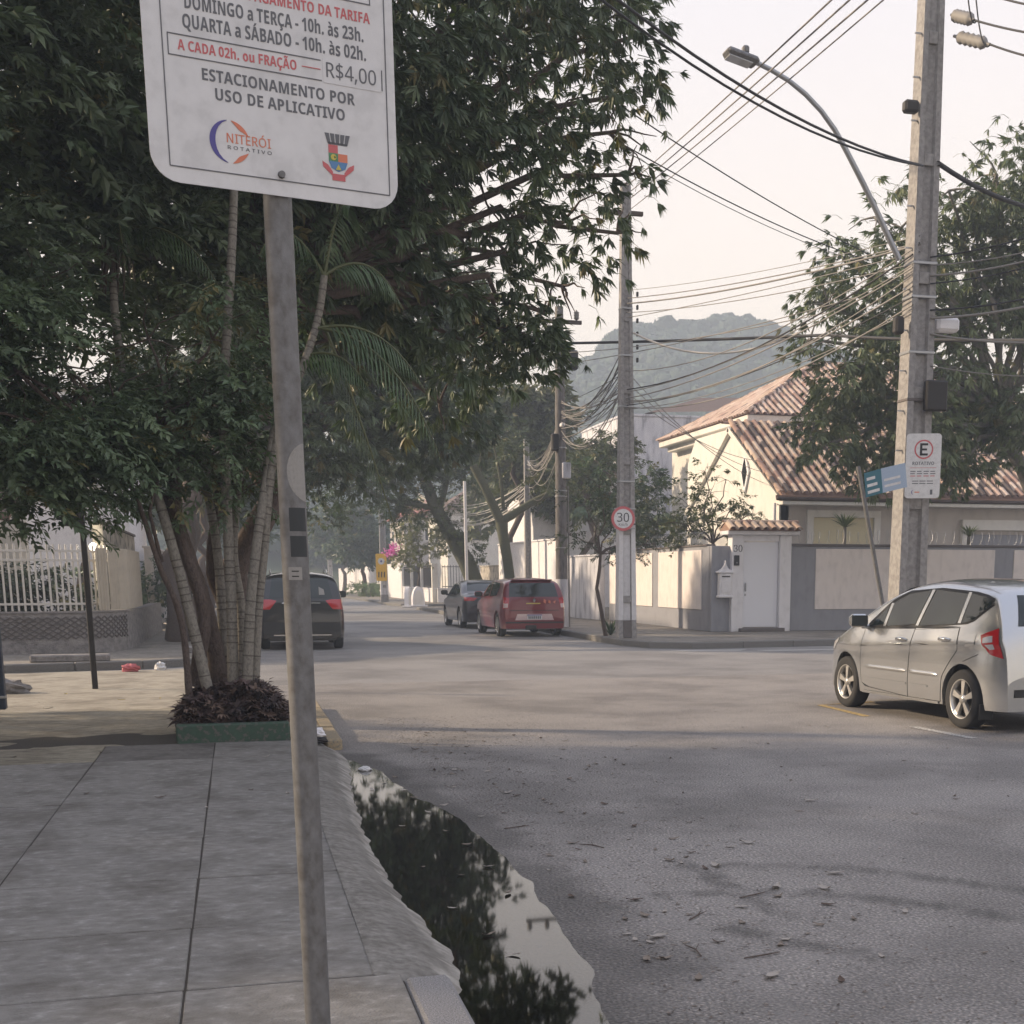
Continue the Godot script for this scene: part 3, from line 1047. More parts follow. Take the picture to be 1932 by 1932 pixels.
	for x in [-2.0, 0.6, 3.0]:
		var w2 := obj("window", bxs(Vector3(x, 4.6, 4.02), Vector3(1.3, 1.3, 0.06), 0.005), "fence_white", b2)
		obj("pane", bxs(Vector3(x, 4.6, 4.06), Vector3(1.1, 1.1, 0.02)), "window_glass", w2)
	obj("parapet", bxs(Vector3(0, 6.9, 0), Vector3(9.2, 0.2, 8.2), 0.02), "wall_beige", b2)
	# house of the near block, outside the frame: it shades the pavement
	var nh := thing("house", "house beside the slab pavement whose shade lies on the road", "house", Vector3(-12.0, 0.14, -5.0))
	obj("wall", bxs(Vector3(0, 1.7, 0), Vector3(7.0, 3.4, 14.0), 0.02), "wall_beige", nh)
	s = Sh.new()
	s.prism(PackedVector2Array([Vector2(-4.2, 3.4), Vector2(4.2, 3.4), Vector2(0, 5.0)]), -7.6, 7.6)
	obj("roof", s, "roof_brown", nh)
	for z in [-4.0, 0.0, 4.0]:
		var w3 := obj("window", bxs(Vector3(3.52, 1.9, z), Vector3(0.06, 1.2, 1.3), 0.005), "fence_white", nh)
		obj("pane", bxs(Vector3(3.56, 1.9, z), Vector3(0.02, 1.05, 1.1)), "window_dark", w3)

# wall of given height and thickness along a path of (x, z), relative to a point
func ribbon(path: Array, y0: float, y1: float, thick: float, off: Vector3) -> Sh:
	var s := Sh.new()
	var L := []
	var R := []
	for i in path.size():
		var d: Vector2 = (path[min(i + 1, path.size() - 1)] - path[max(i - 1, 0)]).normalized()
		var n := Vector2(-d.y, d.x) * thick * 0.5
		var p: Vector2 = path[i] - Vector2(off.x, off.z)
		L.append(p + n)
		R.append(p - n)
	for i in path.size() - 1:
		var v := func(q: Vector2, y: float) -> Vector3: return Vector3(q.x, y, q.y)
		s.smooth(2)
		s.quad(v.call(L[i], y0), v.call(L[i + 1], y0), v.call(L[i + 1], y1), v.call(L[i], y1))
		s.smooth(3)
		s.quad(v.call(R[i + 1], y0), v.call(R[i], y0), v.call(R[i], y1), v.call(R[i + 1], y1))
		s.smooth(-1)
		s.quad(v.call(L[i], y1), v.call(L[i + 1], y1), v.call(R[i + 1], y1), v.call(R[i], y1))
		s.quad(v.call(R[i], y0), v.call(R[i + 1], y0), v.call(L[i + 1], y0), v.call(L[i], y0))
	for i in [0, path.size() - 1]:
		s.quad(Vector3(L[i].x, y0, L[i].y), Vector3(R[i].x, y0, R[i].y), Vector3(R[i].x, y1, R[i].y), Vector3(L[i].x, y1, L[i].y))
	return s

func frame_rect(x0: float, y0: float, x1: float, y1: float, w: float, z: float, d: float) -> Sh:
	var s := Sh.new()
	s.box(Vector3((x0 + x1) / 2, y0 + w / 2, z), Vector3(x1 - x0, w, d))
	s.box(Vector3((x0 + x1) / 2, y1 - w / 2, z), Vector3(x1 - x0, w, d))
	s.box(Vector3(x0 + w / 2, (y0 + y1) / 2, z), Vector3(w, y1 - y0 - 2 * w, d))
	s.box(Vector3(x1 - w / 2, (y0 + y1) / 2, z), Vector3(w, y1 - y0 - 2 * w, d))
	return s

func corner_house():
	tile_mesh = make_tile()
	# garden wall: side along the main street, front along the side street
	var g := thing("garden_wall", "grey garden wall with pale pink panels round the corner house", "wall", Vector3(11.9, 0.14, -33.2))
	obj("side_wall", bxs(Vector3(0.1, 1.1, -5.1), Vector3(0.2, 2.2, 9.9), 0.01), "wall_grey", g)
	obj("front_wall", bxs(Vector3(0.32, 1.1, -0.1), Vector3(0.64, 2.2, 0.2), 0.01), "wall_grey", g)
	obj("front_wall", bxs(Vector3(15.2, 1.1, -0.1), Vector3(26.0, 2.2, 0.2), 0.01), "wall_grey", g)
	obj("coping", bxs(Vector3(15.2, 2.235, -0.1), Vector3(26.0, 0.07, 0.26), 0.01), "wall_cap", g)
	obj("coping", bxs(Vector3(0.1, 2.225, -5.2), Vector3(0.26, 0.05, 9.7), 0.01), "wall_cap", g)
	for a in [[-0.75, -4.55], [-5.15, -9.9]]:
		obj("panel", bxs(Vector3(-0.006, 1.33, (a[0] + a[1]) / 2), Vector3(0.04, 1.56, a[0] - a[1]), 0.008), "wall_pink", g)
	for a in [[2.93, 8.3], [8.9, 14.6], [15.2, 21.0]]:
		obj("panel", bxs(Vector3((a[0] + a[1]) / 2, 1.35, 0.006), Vector3(a[1] - a[0], 1.58, 0.04), 0.008), "wall_pink", g)
	# razor wire coils on the wall, each run one coil
	for run in [[Vector3(14.3, 2.55, -33.3), Vector3(26.0, 2.6, -33.3), 54, "on the front garden wall"], [Vector3(12.0, 2.52, -33.8), Vector3(12.0, 2.52, -42.5), 44, "on the side garden wall"]]:
		var c := thing("razor_wire", "loops of thin razor wire coiled " + run[3], "wire", run[0])
		var pts := []
		var dirn: Vector3 = (run[1] - run[0]).normalized()
		var sd := dirn.cross(Vector3.UP)
		var ln: float = run[0].distance_to(run[1])
		var tot: int = run[2] * 14
		for i in tot + 1:
			var a := TAU * i / 14.0
			var wob := 0.03 * sin(i * 0.37)
			pts.append(dirn * (ln * i / tot + 0.05 * sin(i * 0.11)) + Vector3.UP * (sin(a) * (0.20 + wob)) + sd * (cos(a) * 0.16))
		var s := Sh.new()
		s.tube(pts, [0.005], 3, false)
		obj("coil", s, "steel", c)
	# gate
	var q := thing("garden_gate", "white garden gate with tiled hood and number 30", "gate", Vector3(12.4, 0.14, -33.2))
	obj("pillar", bxs(Vector3(0.16, 1.24, 0.0), Vector3(0.32, 2.48, 0.34), 0.01), "wall_white", q)
	obj("pillar", bxs(Vector3(1.50, 1.24, 0.0), Vector3(0.32, 2.48, 0.34), 0.01), "wall_white", q)
	obj("lintel", bxs(Vector3(0.83, 2.40, -0.02), Vector3(1.01, 0.16, 0.28), 0.008), "wall_white", q)
	var door := obj("door", bxs(Vector3(0.83, 1.21, 0.02), Vector3(1.0, 2.2, 0.06), 0.01), "door_white", q)
	obj("handle", bxs(Vector3(0.42, 1.15, 0.075), Vector3(0.03, 0.22, 0.05), 0.008), "steel", door)
	obj("lock", bxs(Vector3(0.42, 0.95, 0.06), Vector3(0.035, 0.06, 0.02), 0.004), "steel", door)
	obj("step", bxs(Vector3(0.83, 0.045, 0.2), Vector3(1.25, 0.09, 0.26), 0.01), "wall_cap", q)
	var hood := obj("hood", bxs(Vector3(0.83, 2.53, 0.0), Vector3(2.0, 0.10, 0.62), 0.012), "wall_white", q)
	var hs := Sh.new()
	hs.prism(PackedVector2Array([Vector2(-0.42, 2.585), Vector2(0.42, 2.585), Vector2(0.0, 2.78)]), -0.98, 0.98)
	var hr := obj("hood_roof", hs, "tile_under", q)
	hr.rotation.y = PI / 2
	hr.position = Vector3(0.83, 0.0, 0.0)
	for sgn in [1.0, -1.0]:
		for i in 9:
			var t := MeshInstance3D.new()
			t.mesh = tile_mesh
			t.material_override = M[["tile_b", "tile_e", "tile_a"][i % 3]]
			t.name = "tile"
			q.add_child(t, true)
			t.transform = Transform3D(Basis(Vector3.UP, (0.0 if sgn > 0 else PI)) * Basis(Vector3.RIGHT, 0.42) * Basis.from_scale(Vector3(1.05, 1.05, 1.1)), Vector3(-0.08 + i * 0.228, 2.70, 0.22 * sgn))
	for i in 5:
		var t := MeshInstance3D.new()
		t.mesh = tile_mesh
		t.material_override = M[["tile_b", "tile_c", "tile_e"][i % 3]]
		t.name = "ridge_tile"
		q.add_child(t, true)
		t.transform = Transform3D(Basis(Vector3.UP, PI / 2) * Basis(Vector3.RIGHT, 0.03), Vector3(0.02 + i * 0.41, 2.79, 0.0))
	text_part(q, "number", "30", 0.17, Vector3(0.16, 2.13, 0.172), "print_black", false, "Droid Serif")
	var ic := obj("intercom", bxs(Vector3(0.12, 1.83, 0.19), Vector3(0.14, 0.26, 0.04), 0.008), "print_black", q)
	obj("button", bxs(Vector3(0.12, 1.77, 0.212), Vector3(0.03, 0.03, 0.012), 0.003), "steel", ic)
	# mailbox, wall mounted beside the gate
	var mb := thing("mailbox", "ornate white metal mailbox on grey wall beside the gate", "mailbox", Vector3(12.22, 1.02, -33.08))
	obj("body", bxs(Vector3(0, 0.32, 0), Vector3(0.34, 0.62, 0.2), 0.02), "wall_white", mb)
	obj("foot", bxs(Vector3(0, 0.03, 0), Vector3(0.40, 0.06, 0.23), 0.012), "wall_white", mb)
	obj("roof", bxs(Vector3(0, 0.65, 0), Vector3(0.44, 0.05, 0.26), 0.012), "wall_white", mb)
	var cs := Sh.new()
	cs.prism(PackedVector2Array([Vector2(-0.2, 0.675), Vector2(0.2, 0.675), Vector2(0.09, 0.74), Vector2(0.03, 0.82), Vector2(0.0, 0.95), Vector2(-0.03, 0.82), Vector2(-0.09, 0.74)]), -0.06, 0.06)
	obj("crest", cs, "wall_white", mb)
	obj("slot", bxs(Vector3(0, 0.54, 0.104), Vector3(0.22, 0.03, 0.012)), "dark_gap", mb)
	obj("panel", bxs(Vector3(0, 0.28, 0.106), Vector3(0.24, 0.30, 0.016), 0.006), "wall_white", mb)
	# house
	var h := thing("corner_house", "cream house with clay tile roofs behind the grey and pink garden wall", "house", Vector3(14.9, 0.14, -36.5))
	var fx := 16.0
	# front wing: walls, gable
	obj("front_wall", bxs(Vector3(fx / 2 + 0.25, 1.9, -0.35), Vector3(fx - 0.2, 3.8, 0.3)), "wall_beige", h)
	var s := Sh.new()
	s.prism(PackedVector2Array([Vector2(-0.2, 0), Vector2(7.7, 0), Vector2(7.7, 3.95), Vector2(3.9, 6.0), Vector2(0.1, 3.8), Vector2(-0.2, 3.8)]), 0.0, 0.3)
	var gw := obj("gable_wall", s, "wall_cream", h)
	gw.rotation.y = PI / 2
	gw.position = Vector3(0.3, 0, -0.4)
	# cream board along the gable edges
	for k in [[Vector2(-0.25, 3.70), Vector2(3.9, 6.0)], [Vector2(3.9, 6.0), Vector2(8.1, 3.6)]]:
		var rs := Sh.new()
		var a: Vector2 = k[0]
		var b: Vector2 = k[1]
		var d := (b - a).normalized()
		var n := Vector2(-d.y, d.x) * 0.16
		rs.prism(PackedVector2Array([a - n, b - n, b, a]), -0.05, 0.0)
		var rb := obj("bargeboard", rs, "wall_cream", h)
		rb.rotation.y = PI / 2
		rb.position = Vector3(0.25, 0.04, -0.4)
	# diamond vent in the gable
	s = Sh.new()
	s.prism(PackedVector2Array([Vector2(0, -0.62), Vector2(0.34, 0), Vector2(0, 0.62), Vector2(-0.34, 0)]), 0.0, 0.06)
	var dv := obj("vent_frame", s, "wall_white", h)
	dv.rotation.y = -PI / 2
	dv.position = Vector3(0.29, 4.55, -2.85)
	s = Sh.new()
	s.prism(PackedVector2Array([Vector2(0, -0.42), Vector2(0.2, 0), Vector2(0, 0.42), Vector2(-0.2, 0)]), 0.062, 0.08)
	var dv2 := obj("vent", s, "window_dark", dv)
	# roof of the front wing
	var down := Vector3(0, -2.25, 3.95).normalized()
	var ridge := Vector3(0.0, 6.12, -3.9)
	s = Sh.new()
	s.quad(Vector3(0.2, 6.06, -3.9), Vector3(0.2, 3.70, 0.25), Vector3(fx, 3.70, 0.25), Vector3(fx, 6.06, -3.9))
	s.quad(Vector3(0.24, 6.06, -3.9), Vector3(fx, 6.06, -3.9), Vector3(fx, 3.72, -8.2), Vector3(0.24, 3.72, -8.2))
	s.quad(Vector3(0, 3.62, 0.25), Vector3(fx, 3.62, 0.25), Vector3(fx, 3.70, 0.25), Vector3(0, 3.70, 0.25))
	s.quad(Vector3(0.2, 3.62, 0.25), Vector3(0.2, 3.70, 0.25), Vector3(0.2, 6.06, -3.9), Vector3(0.2, 5.98, -3.9))
	var rf := obj("roof", s, "tile_under", h)
	s = Sh.new()
	s.quad(Vector3(0.2, 5.98, -3.9), Vector3(fx, 5.98, -3.9), Vector3(fx, 3.62, 0.25), Vector3(0.2, 3.62, 0.25))
	s.quad(Vector3(0.2, 3.64, -8.2), Vector3(fx, 3.64, -8.2), Vector3(fx, 5.98, -3.9), Vector3(0.2, 5.98, -3.9))
	obj("soffit", s, "wall_cream", h)
	lay_tiles(rf, ridge, Vector3.RIGHT, Vector3(0, -2.36, 4.15).normalized(), 60, 12, 0.262, 0.398, 299, 0.42, 3, func(_p): return true)
	for i in 36:
		var t := MeshInstance3D.new()
		t.mesh = tile_mesh
		t.material_override = M["tile_d" if i % 3 else "tile_c"]
		t.name = "ridge_tile"
		rf.add_child(t, true)
		t.transform = Transform3D(Basis(Vector3.UP, PI / 2) * Basis.from_scale(Vector3(1.2, 1.1, 1.0)), Vector3(0.1 + i * 0.43, 6.08, -3.9))
	obj("gutter", bxs(Vector3(fx / 2, 3.60, 0.30), Vector3(fx, 0.10, 0.10), 0.03), "dark_wood", h)
	obj("fascia", bxs(Vector3(fx / 2 + 0.1, 3.49, 0.05), Vector3(fx - 0.2, 0.10, 0.50), 0.01), "wall_cream", h)
	# front window with frame, and carport opening beyond the pole
	var wf := obj("window", frame_rect(1.15, 1.3, 3.5, 3.32, 0.2, -0.16, 0.14), "wall_cream", h)
	obj("pane", bxs(Vector3(2.32, 2.3, -0.19), Vector3(1.94, 1.62, 0.03)), "curtain", wf)
	var cp := obj("carport_frame", frame_rect(6.2, 0.0, 11.6, 3.1, 0.30, -0.14, 0.2), "wall_cream", h)
	obj("carport_back", bxs(Vector3(8.9, 1.5, -0.19), Vector3(4.76, 2.35, 0.02)), "wall_grey", cp)
	for i in [0, 1]:
		obj("downpipe", tube_shape([Vector3(0.12 + i * 15.4, 3.5, -0.1), Vector3(0.12 + i * 15.4, 0.1, -0.1)], 0.05), "wall_white", h)
	# upper block with hip roof
	var u0 := Vector3(17.0, 7.05, -44.0) - Vector3(14.9, 0.0, -36.5)
	obj("upper_wall", bxs(Vector3(u0.x + 7.2, 3.4, u0.z - 5.6), Vector3(13.0, 6.8, 9.6)), "wall_cream", h)
	obj("eave_board", bxs(Vector3(u0.x + 7.0, 6.72, u0.z - 5.0), Vector3(14.0, 0.22, 10.0), 0.02), "wall_cream", h)
	obj("eave_board", bxs(Vector3(u0.x + 7.0, 6.52, u0.z - 5.0), Vector3(13.4, 0.2, 9.6), 0.02), "wall_cream", h)
	s = Sh.new()
	var c0 := Vector3(u0.x - 0.05, 6.84, u0.z + 0.05)
	var c1 := Vector3(u0.x + 14.05, 6.84, u0.z + 0.05)
	var c2 := Vector3(u0.x + 14.05, 6.84, u0.z - 10.05)
	var c3 := Vector3(u0.x - 0.05, 6.84, u0.z - 10.05)
	var r0 := Vector3(u0.x + 4.6, 9.35, u0.z - 5.0)
	var r1 := Vector3(u0.x + 9.4, 9.35, u0.z - 5.0)
	s.quad(c0, c1, r1, r0)
	s.tri(c3, c0, r0)
	s.quad(c2, c3, r0, r1)
	s.tri(c1, c2, r1)
	var ur := obj("upper_roof", s, "tile_under", h)
	var vl := Vector3(-4.65, -2.51, 0).normalized()
	lay_tiles(ur, Vector3(r0.x, r0.y, c3.z), Vector3(0, 0, 1), vl, 38, 13, 0.262, 0.406, 0, 0.08, 6, func(p): return abs(p.z - r0.z) < (r0.x - p.x) * 5.05 / 4.65 - 0.05)
	var vf := Vector3(0, -2.51, 5.05).normalized()
	lay_tiles(ur, Vector3(c0.x, r0.y, r0.z), Vector3.RIGHT, vf, 53, 14, 0.262, 0.403, 0, 0.2, 7, func(p): return p.x > c0.x + (c0.z - p.z) * 4.65 / 5.05 + 0.05 and p.x < c1.x - (c0.z - p.z) * 4.65 / 5.05)
	for e in [[r0, c0], [r0, c3], [r1, c1], [r0, r1]]:
		var a: Vector3 = e[0]
		var b: Vector3 = e[1]
		var n := int(a.distance_to(b) / 0.4)
		for i in n:
			var t := MeshInstance3D.new()
			t.mesh = tile_mesh
			t.material_override = M[["tile_c", "tile_d", "tile_a"][i % 3]]
			t.name = "ridge_tile"
			ur.add_child(t, true)
			var zz := (b - a).normalized()
			var xx := Vector3.UP.cross(zz).normalized()
			t.transform = Transform3D(Basis(xx, zz.cross(xx), zz), a.lerp(b, (i + 0.5) / n) + Vector3(0, 0.05, 0))
	# rounded side bay below the upper eave
	var bay := Sh.new()
	bay.prism(PackedVector2Array([Vector2(0, 0), Vector2(4.5, 0), Vector2(4.5, 5.6), Vector2(3.6, 6.4), Vector2(0, 6.4)]), 0.0, 2.5)
	var by := obj("bay", bay, "wall_cream", h)
	by.rotation.y = PI / 2
	by.position = Vector3(u0.x - 0.4, 0.0, u0.z - 0.6)
	var sw := obj("window", frame_rect(3.0, 4.3, 4.2, 5.6, 0.1, 0.0, 0.1), "wall_white", h)
	sw.position = Vector3(u0.x + 0.5, 0.0, u0.z - 0.72)
	obj("pane", bxs(Vector3(3.6, 4.95, 0.0), Vector3(1.0, 1.1, 0.03)), "window_dark", sw)
	# grey stained building behind
	var gb := thing("building", "tall pale building with grey water stains behind the corner house", "building", Vector3(18.0, 0.14, -62.0))
	obj("wall", bxs(Vector3(3.4, 4.4, -4.0), Vector3(7.2, 8.8, 8.0), 0.02), "wall_stained", gb)
	obj("band", bxs(Vector3(3.4, 5.6, 0.02), Vector3(7.24, 0.10, 0.08), 0.01), "wall_beige", gb)
	obj("coping", bxs(Vector3(3.4, 8.84, -4.0), Vector3(7.3, 0.1, 8.1), 0.01), "wall_stained", gb)
	obj("lower_block", bxs(Vector3(-2.4, 3.1, -3.0), Vector3(4.4, 6.2, 6.0), 0.02), "wall_white", gb)
	var aw := Sh.new()
	aw.quad(Vector3(-4.9, 6.2, 1.2), Vector3(-0.2, 6.2, 1.2), Vector3(-0.2, 7.4, -3.0), Vector3(-3.6, 7.4, -3.0))
	aw.quad(Vector3(-4.9, 6.12, 1.2), Vector3(-3.6, 7.32, -3.0), Vector3(-0.2, 7.32, -3.0), Vector3(-0.2, 6.12, 1.2))
	obj("awning", aw, "wall_beige", gb)
	# another tiled roof far behind
	var br := thing("house", "house with low brown tiled roof above the stained building", "house", Vector3(26.0, 0.14, -75.0))
	obj("wall", bxs(Vector3(4, 5.2, -4), Vector3(12, 10.4, 8), 0.02), "wall_beige", br)
	var q2 := Sh.new()
	q2.quad(Vector3(-3.2, 10.5, 0.6), Vector3(10.6, 11.1, 0.6), Vector3(10.6, 12.3, -4), Vector3(1.5, 12.0, -4))
	q2.tri(Vector3(-3.2, 10.5, -8.6), Vector3(-3.2, 10.5, 0.6), Vector3(1.5, 12.0, -4))
	q2.quad(Vector3(-3.2, 10.2, 0.6), Vector3(-3.2, 10.2, -8.6), Vector3(10.6, 10.2, -8.6), Vector3(10.6, 10.2, 0.6))
	obj("roof", q2, "roof_brown", br)

func tube_shape(pts: Array, r: float, n := 8) -> Sh:
	var s := Sh.new()
	s.tube(pts, [r], n)
	return s

func text_part(parent: Node, called: String, words: String, size: float, at: Vector3, m: String, bold := true, font := "Droid Sans", squeeze := 1.0) -> MeshInstance3D:
	var f := SystemFont.new()
	f.font_names = PackedStringArray([font])
	f.font_weight = 700 if bold else 400
	var t := TextMesh.new()
	t.text = words
	t.font = f
	t.font_size = 64
	t.pixel_size = size / 46.0
	t.depth = 0.0012
	t.curve_step = 2.0
	var o := MeshInstance3D.new()
	o.mesh = t
	o.material_override = M[m]
	o.name = called
	parent.add_child(o, true)
	o.position = at
	o.scale = Vector3(squeeze, 1, 1)
	return o

func far_wall(label: String, a: Vector3, b: Vector3, h: float, m: String, cap := true, called := "garden_wall") -> Node3D:
	var t := thing(called, label, "wall", a)
	var d := b - a
	var ln := d.length()
	var ang := atan2(-d.z, d.x)
	t.rotation.y = ang
	obj("wall", bxs(Vector3(ln / 2, h / 2, 0), Vector3(ln, h, 0.2), 0.01), m, t)
	if cap:
		obj("coping", bxs(Vector3(ln / 2, h + 0.03, 0), Vector3(ln + 0.04, 0.06, 0.28), 0.01), m, t)
	return t

func bars(t: Node3D, x0: float, x1: float, y0: float, y1: float, step: float, m: String, z := 0.0):
	var me := bxs(Vector3(0, (y1 - y0) / 2, 0), Vector3(0.03, y1 - y0, 0.03)).mesh()
	var x := x0
	while x < x1:
		var o := MeshInstance3D.new()
		o.mesh = me
		o.material_override = M[m]
		o.name = "bar"
		t.add_child(o, true)
		o.position = Vector3(x, y0, z)
		x += step
	for y in [y0 + 0.1, y1 - 0.1]:
		obj("rail", bxs(Vector3((x0 + x1) / 2, y, z), Vector3(x1 - x0, 0.04, 0.04)), m, t)

func far_street():
	# neighbours of the corner house up the main street
	var t := far_wall("grey wall with narrow stone piers beside the pink panelled wall", Vector3(11.7, 0.14, -43.4), Vector3(11.5, 0.14, -47.6), 2.1, "wall_stained")
	for k in 2:
		var c := obj("pier", bxs(Vector3(0.9 + k * 1.5, 0.6, 0.16), Vector3(0.7, 1.2, 0.16), 0.01), "wall_rough", t)
		for i in 6:
			for j in 3:
				obj("stone", bxs(Vector3(0.9 + k * 1.5 - 0.22 + j * 0.22 + (0.03 if i % 2 else -0.03), 0.12 + i * 0.195, 0.25), Vector3(0.205, 0.18, 0.04), 0.012), ["wall_dirty", "wall_rough", "wall_beige"][(i + j) % 3], c)
	obj("door", bxs(Vector3(1.65, 0.62, 0.13), Vector3(0.5, 1.2, 0.06), 0.01), "dark_wood", t)
	t = far_wall("white wall with garage gate and vent strip behind the red car", Vector3(11.4, 0.14, -47.8), Vector3(11.0, 0.14, -57.5), 2.75, "wall_white")
	var gt := obj("gate", bxs(Vector3(3.6, 1.25, 0.13), Vector3(4.6, 2.5, 0.08), 0.01), "door_white", t)
	for i in 4:
		obj("louver", bxs(Vector3(1.9 + i * 1.15, 2.0, 0.18), Vector3(0.95, 0.65, 0.03), 0.004), "wall_stained", gt)
	for i in 5:
		obj("frame_bar", bxs(Vector3(1.32 + i * 1.14, 1.25, 0.185), Vector3(0.06, 2.5, 0.05), 0.006), "wall_white", gt)
	t = far_wall("dark hedge wall with dry climber beyond the white garage", Vector3(11.6, 0.14, -57.7), Vector3(11.6, 0.14, -65.5), 1.9, "wall_dirty")
	# beyond the second crossing
	t = far_wall("low white wall with dark bars behind the arch bollards", Vector3(10.9, 0.14, -77.0), Vector3(10.9, 0.14, -92.0), 0.75, "wall_white")
	bars(t, 0.3, 14.6, 0.8, 2.1, 0.16, "fence_dark")
	for i in 4:
		obj("post", bxs(Vector3(0.15 + i * 4.85, 1.1, 0.0), Vector3(0.32, 2.2, 0.32), 0.015), "wall_cream", t)
	t = far_wall("front wall with bars facing the second side street", Vector3(11.0, 0.14, -76.8), Vector3(24.0, 0.14, -76.8), 0.75, "wall_white")
	bars(t, 0.3, 8.0, 0.8, 2.1, 0.16, "fence_dark")
	t = far_wall("long white wall up the street behind the dark trunks", Vector3(10.9, 0.14, -92.5), Vector3(10.9, 0.14, -150.0), 2.3, "wall_white")
	for i in 8:
		obj("pilaster", bxs(Vector3(1.0 + i * 6.5, 1.2, 0.16), Vector3(0.5, 2.45, 0.14), 0.01), "wall_cream" if i % 2 else "wall_beige", t)
		obj("gate", bxs(Vector3(4.0 + i * 6.5, 1.1, 0.13), Vector3(2.6, 2.1, 0.06), 0.01), "wall_stained" if i % 3 else "dark_wood", t)
	t = far_wall("pale wall along the shaded pavement beyond the picket house", Vector3(-2.3, 0.14, -62.0), Vector3(-2.3, 0.14, -40.0), 2.2, "wall_beige")
	t = far_wall("grey wall up the street behind the far parked cars", Vector3(-2.4, 0.14, -150.0), Vector3(-2.4, 0.14, -78.0), 2.2, "wall_beige")
	for i in 8:
		obj("pilaster", bxs(Vector3(2.0 + i * 8.0, 1.2, 0.14), Vector3(0.5, 2.45, 0.14), 0.01), "wall_white" if i % 2 else "wall_cream", t)
	# houses behind
	var hs := [[Vector3(22, 0.14, -84), Vector3(10, 5.4, 9), "wall_white", "roof_red", "white house with red tiled roof beyond the pruned tree"], [Vector3(20, 0.14, -104), Vector3(10, 6.2, 10), "wall_cream", "roof_brown", "cream house behind the barred white wall"], [Vector3(-11, 0.14, -88), Vector3(11, 5.8, 10), "wall_white", "roof_brown", "white house on the shaded side up the street"], [Vector3(21, 0.14, -135), Vector3(11, 7.0, 12), "wall_beige", "roof_red", "beige house far up the street behind the long wall"]]
	for a in hs:
		var h := thing("house", a[4], "house", a[0])
		var sz: Vector3 = a[1]
		obj("wall", bxs(Vector3(0, sz.y / 2, 0), sz, 0.02), a[2], h)
		var s := Sh.new()
		var e := Vector3(sz.x / 2 + 0.5, sz.y, sz.z / 2 + 0.5)
		var top := sz.y + 1.9
		s.quad(Vector3(-e.x, e.y, e.z), Vector3(e.x, e.y, e.z), Vector3(e.x - 3, top, 0), Vector3(-e.x + 3, top, 0))
		s.quad(Vector3(e.x, e.y, -e.z), Vector3(-e.x, e.y, -e.z), Vector3(-e.x + 3, top, 0), Vector3(e.x - 3, top, 0))
		s.tri(Vector3(-e.x, e.y, -e.z), Vector3(-e.x, e.y, e.z), Vector3(-e.x + 3, top, 0))
		s.tri(Vector3(e.x, e.y, e.z), Vector3(e.x, e.y, -e.z), Vector3(e.x - 3, top, 0))
		s.quad(Vector3(-e.x, e.y, -e.z), Vector3(e.x, e.y, -e.z), Vector3(e.x, e.y, e.z), Vector3(-e.x, e.y, e.z))
		obj("roof", s, a[3], h)
		for side in [[-1.0, 0.0], [0.0, 1.0]]:
			for i in 3:
				var p := Vector3(-sz.x / 2 - 0.01, sz.y - 1.6, -3.0 + i * 3.0) if side[0] < 0 else Vector3(-3.0 + i * 3.0, sz.y - 1.6, sz.z / 2 + 0.01)
				var fs := Vector3(0.06, 1.3, 1.3) if side[0] < 0 else Vector3(1.3, 1.3, 0.06)
				var w := obj("window", bxs(p, fs, 0.006), "fence_white", h)
				obj("pane", bxs(p + Vector3(side[0] * 0.03, 0, side[1] * 0.03), fs * Vector3(0.8, 0.8, 0.8)), "window_dark", w)
	# arch bollards
	for k in 2:
		var x: float = [8.7, 9.35][k]
		var b := thing("arch_bollard", "white concrete arch bollard on the corner up the street", "bollard", Vector3(x, 0.14, -71.8 - k * 0.9), [70.0, 15.0][k], "white arch bollards")
		b.position.y = 0.005
		for g in [[1.0, 0.11, "arch"], [0.78, 0.125, "panel"]]:
			var pp := PackedVector2Array()
			for i in 17:
				var a := PI * i / 16.0
				pp.append(Vector2(cos(a) * (0.36 - 0.06 * sin(a)) * g[0], 0.07 + pow(sin(a), 0.62) * 1.0 * (g[0] * 0.9 + 0.1)))
			var s := Sh.new()
			s.prism(pp, -g[1], g[1])
			obj(g[2], s, "wall_white" if g[2] == "arch" else "wall_cream", b)
		obj("base", bxs(Vector3(0, 0.04, 0), Vector3(0.95, 0.08, 0.45), 0.02), "wall_white", b)

func add_leaf(s: Sh, base: Vector3, dirn: Vector3, ln: float, wd: float, roll: float):
	var d := dirn.normalized()
	var side := d.cross(Vector3.UP)
	if side.length() < 0.05:
		side = Vector3.RIGHT
	side = (side.normalized()).rotated(d, roll)
	var n := side.cross(d)
	var m := base + d * ln * 0.5 - n * wd * 0.10
	var l := base + d * ln * 0.42 + side * wd * 0.5 + n * wd * 0.08
	var r := base + d * ln * 0.42 - side * wd * 0.5 + n * wd * 0.08
	var t := base + d * ln - n * ln * 0.10
	s.tri(base, l, m)
	s.tri(m, l, t)
	s.tri(base, m, r)
	s.tri(m, r, t)

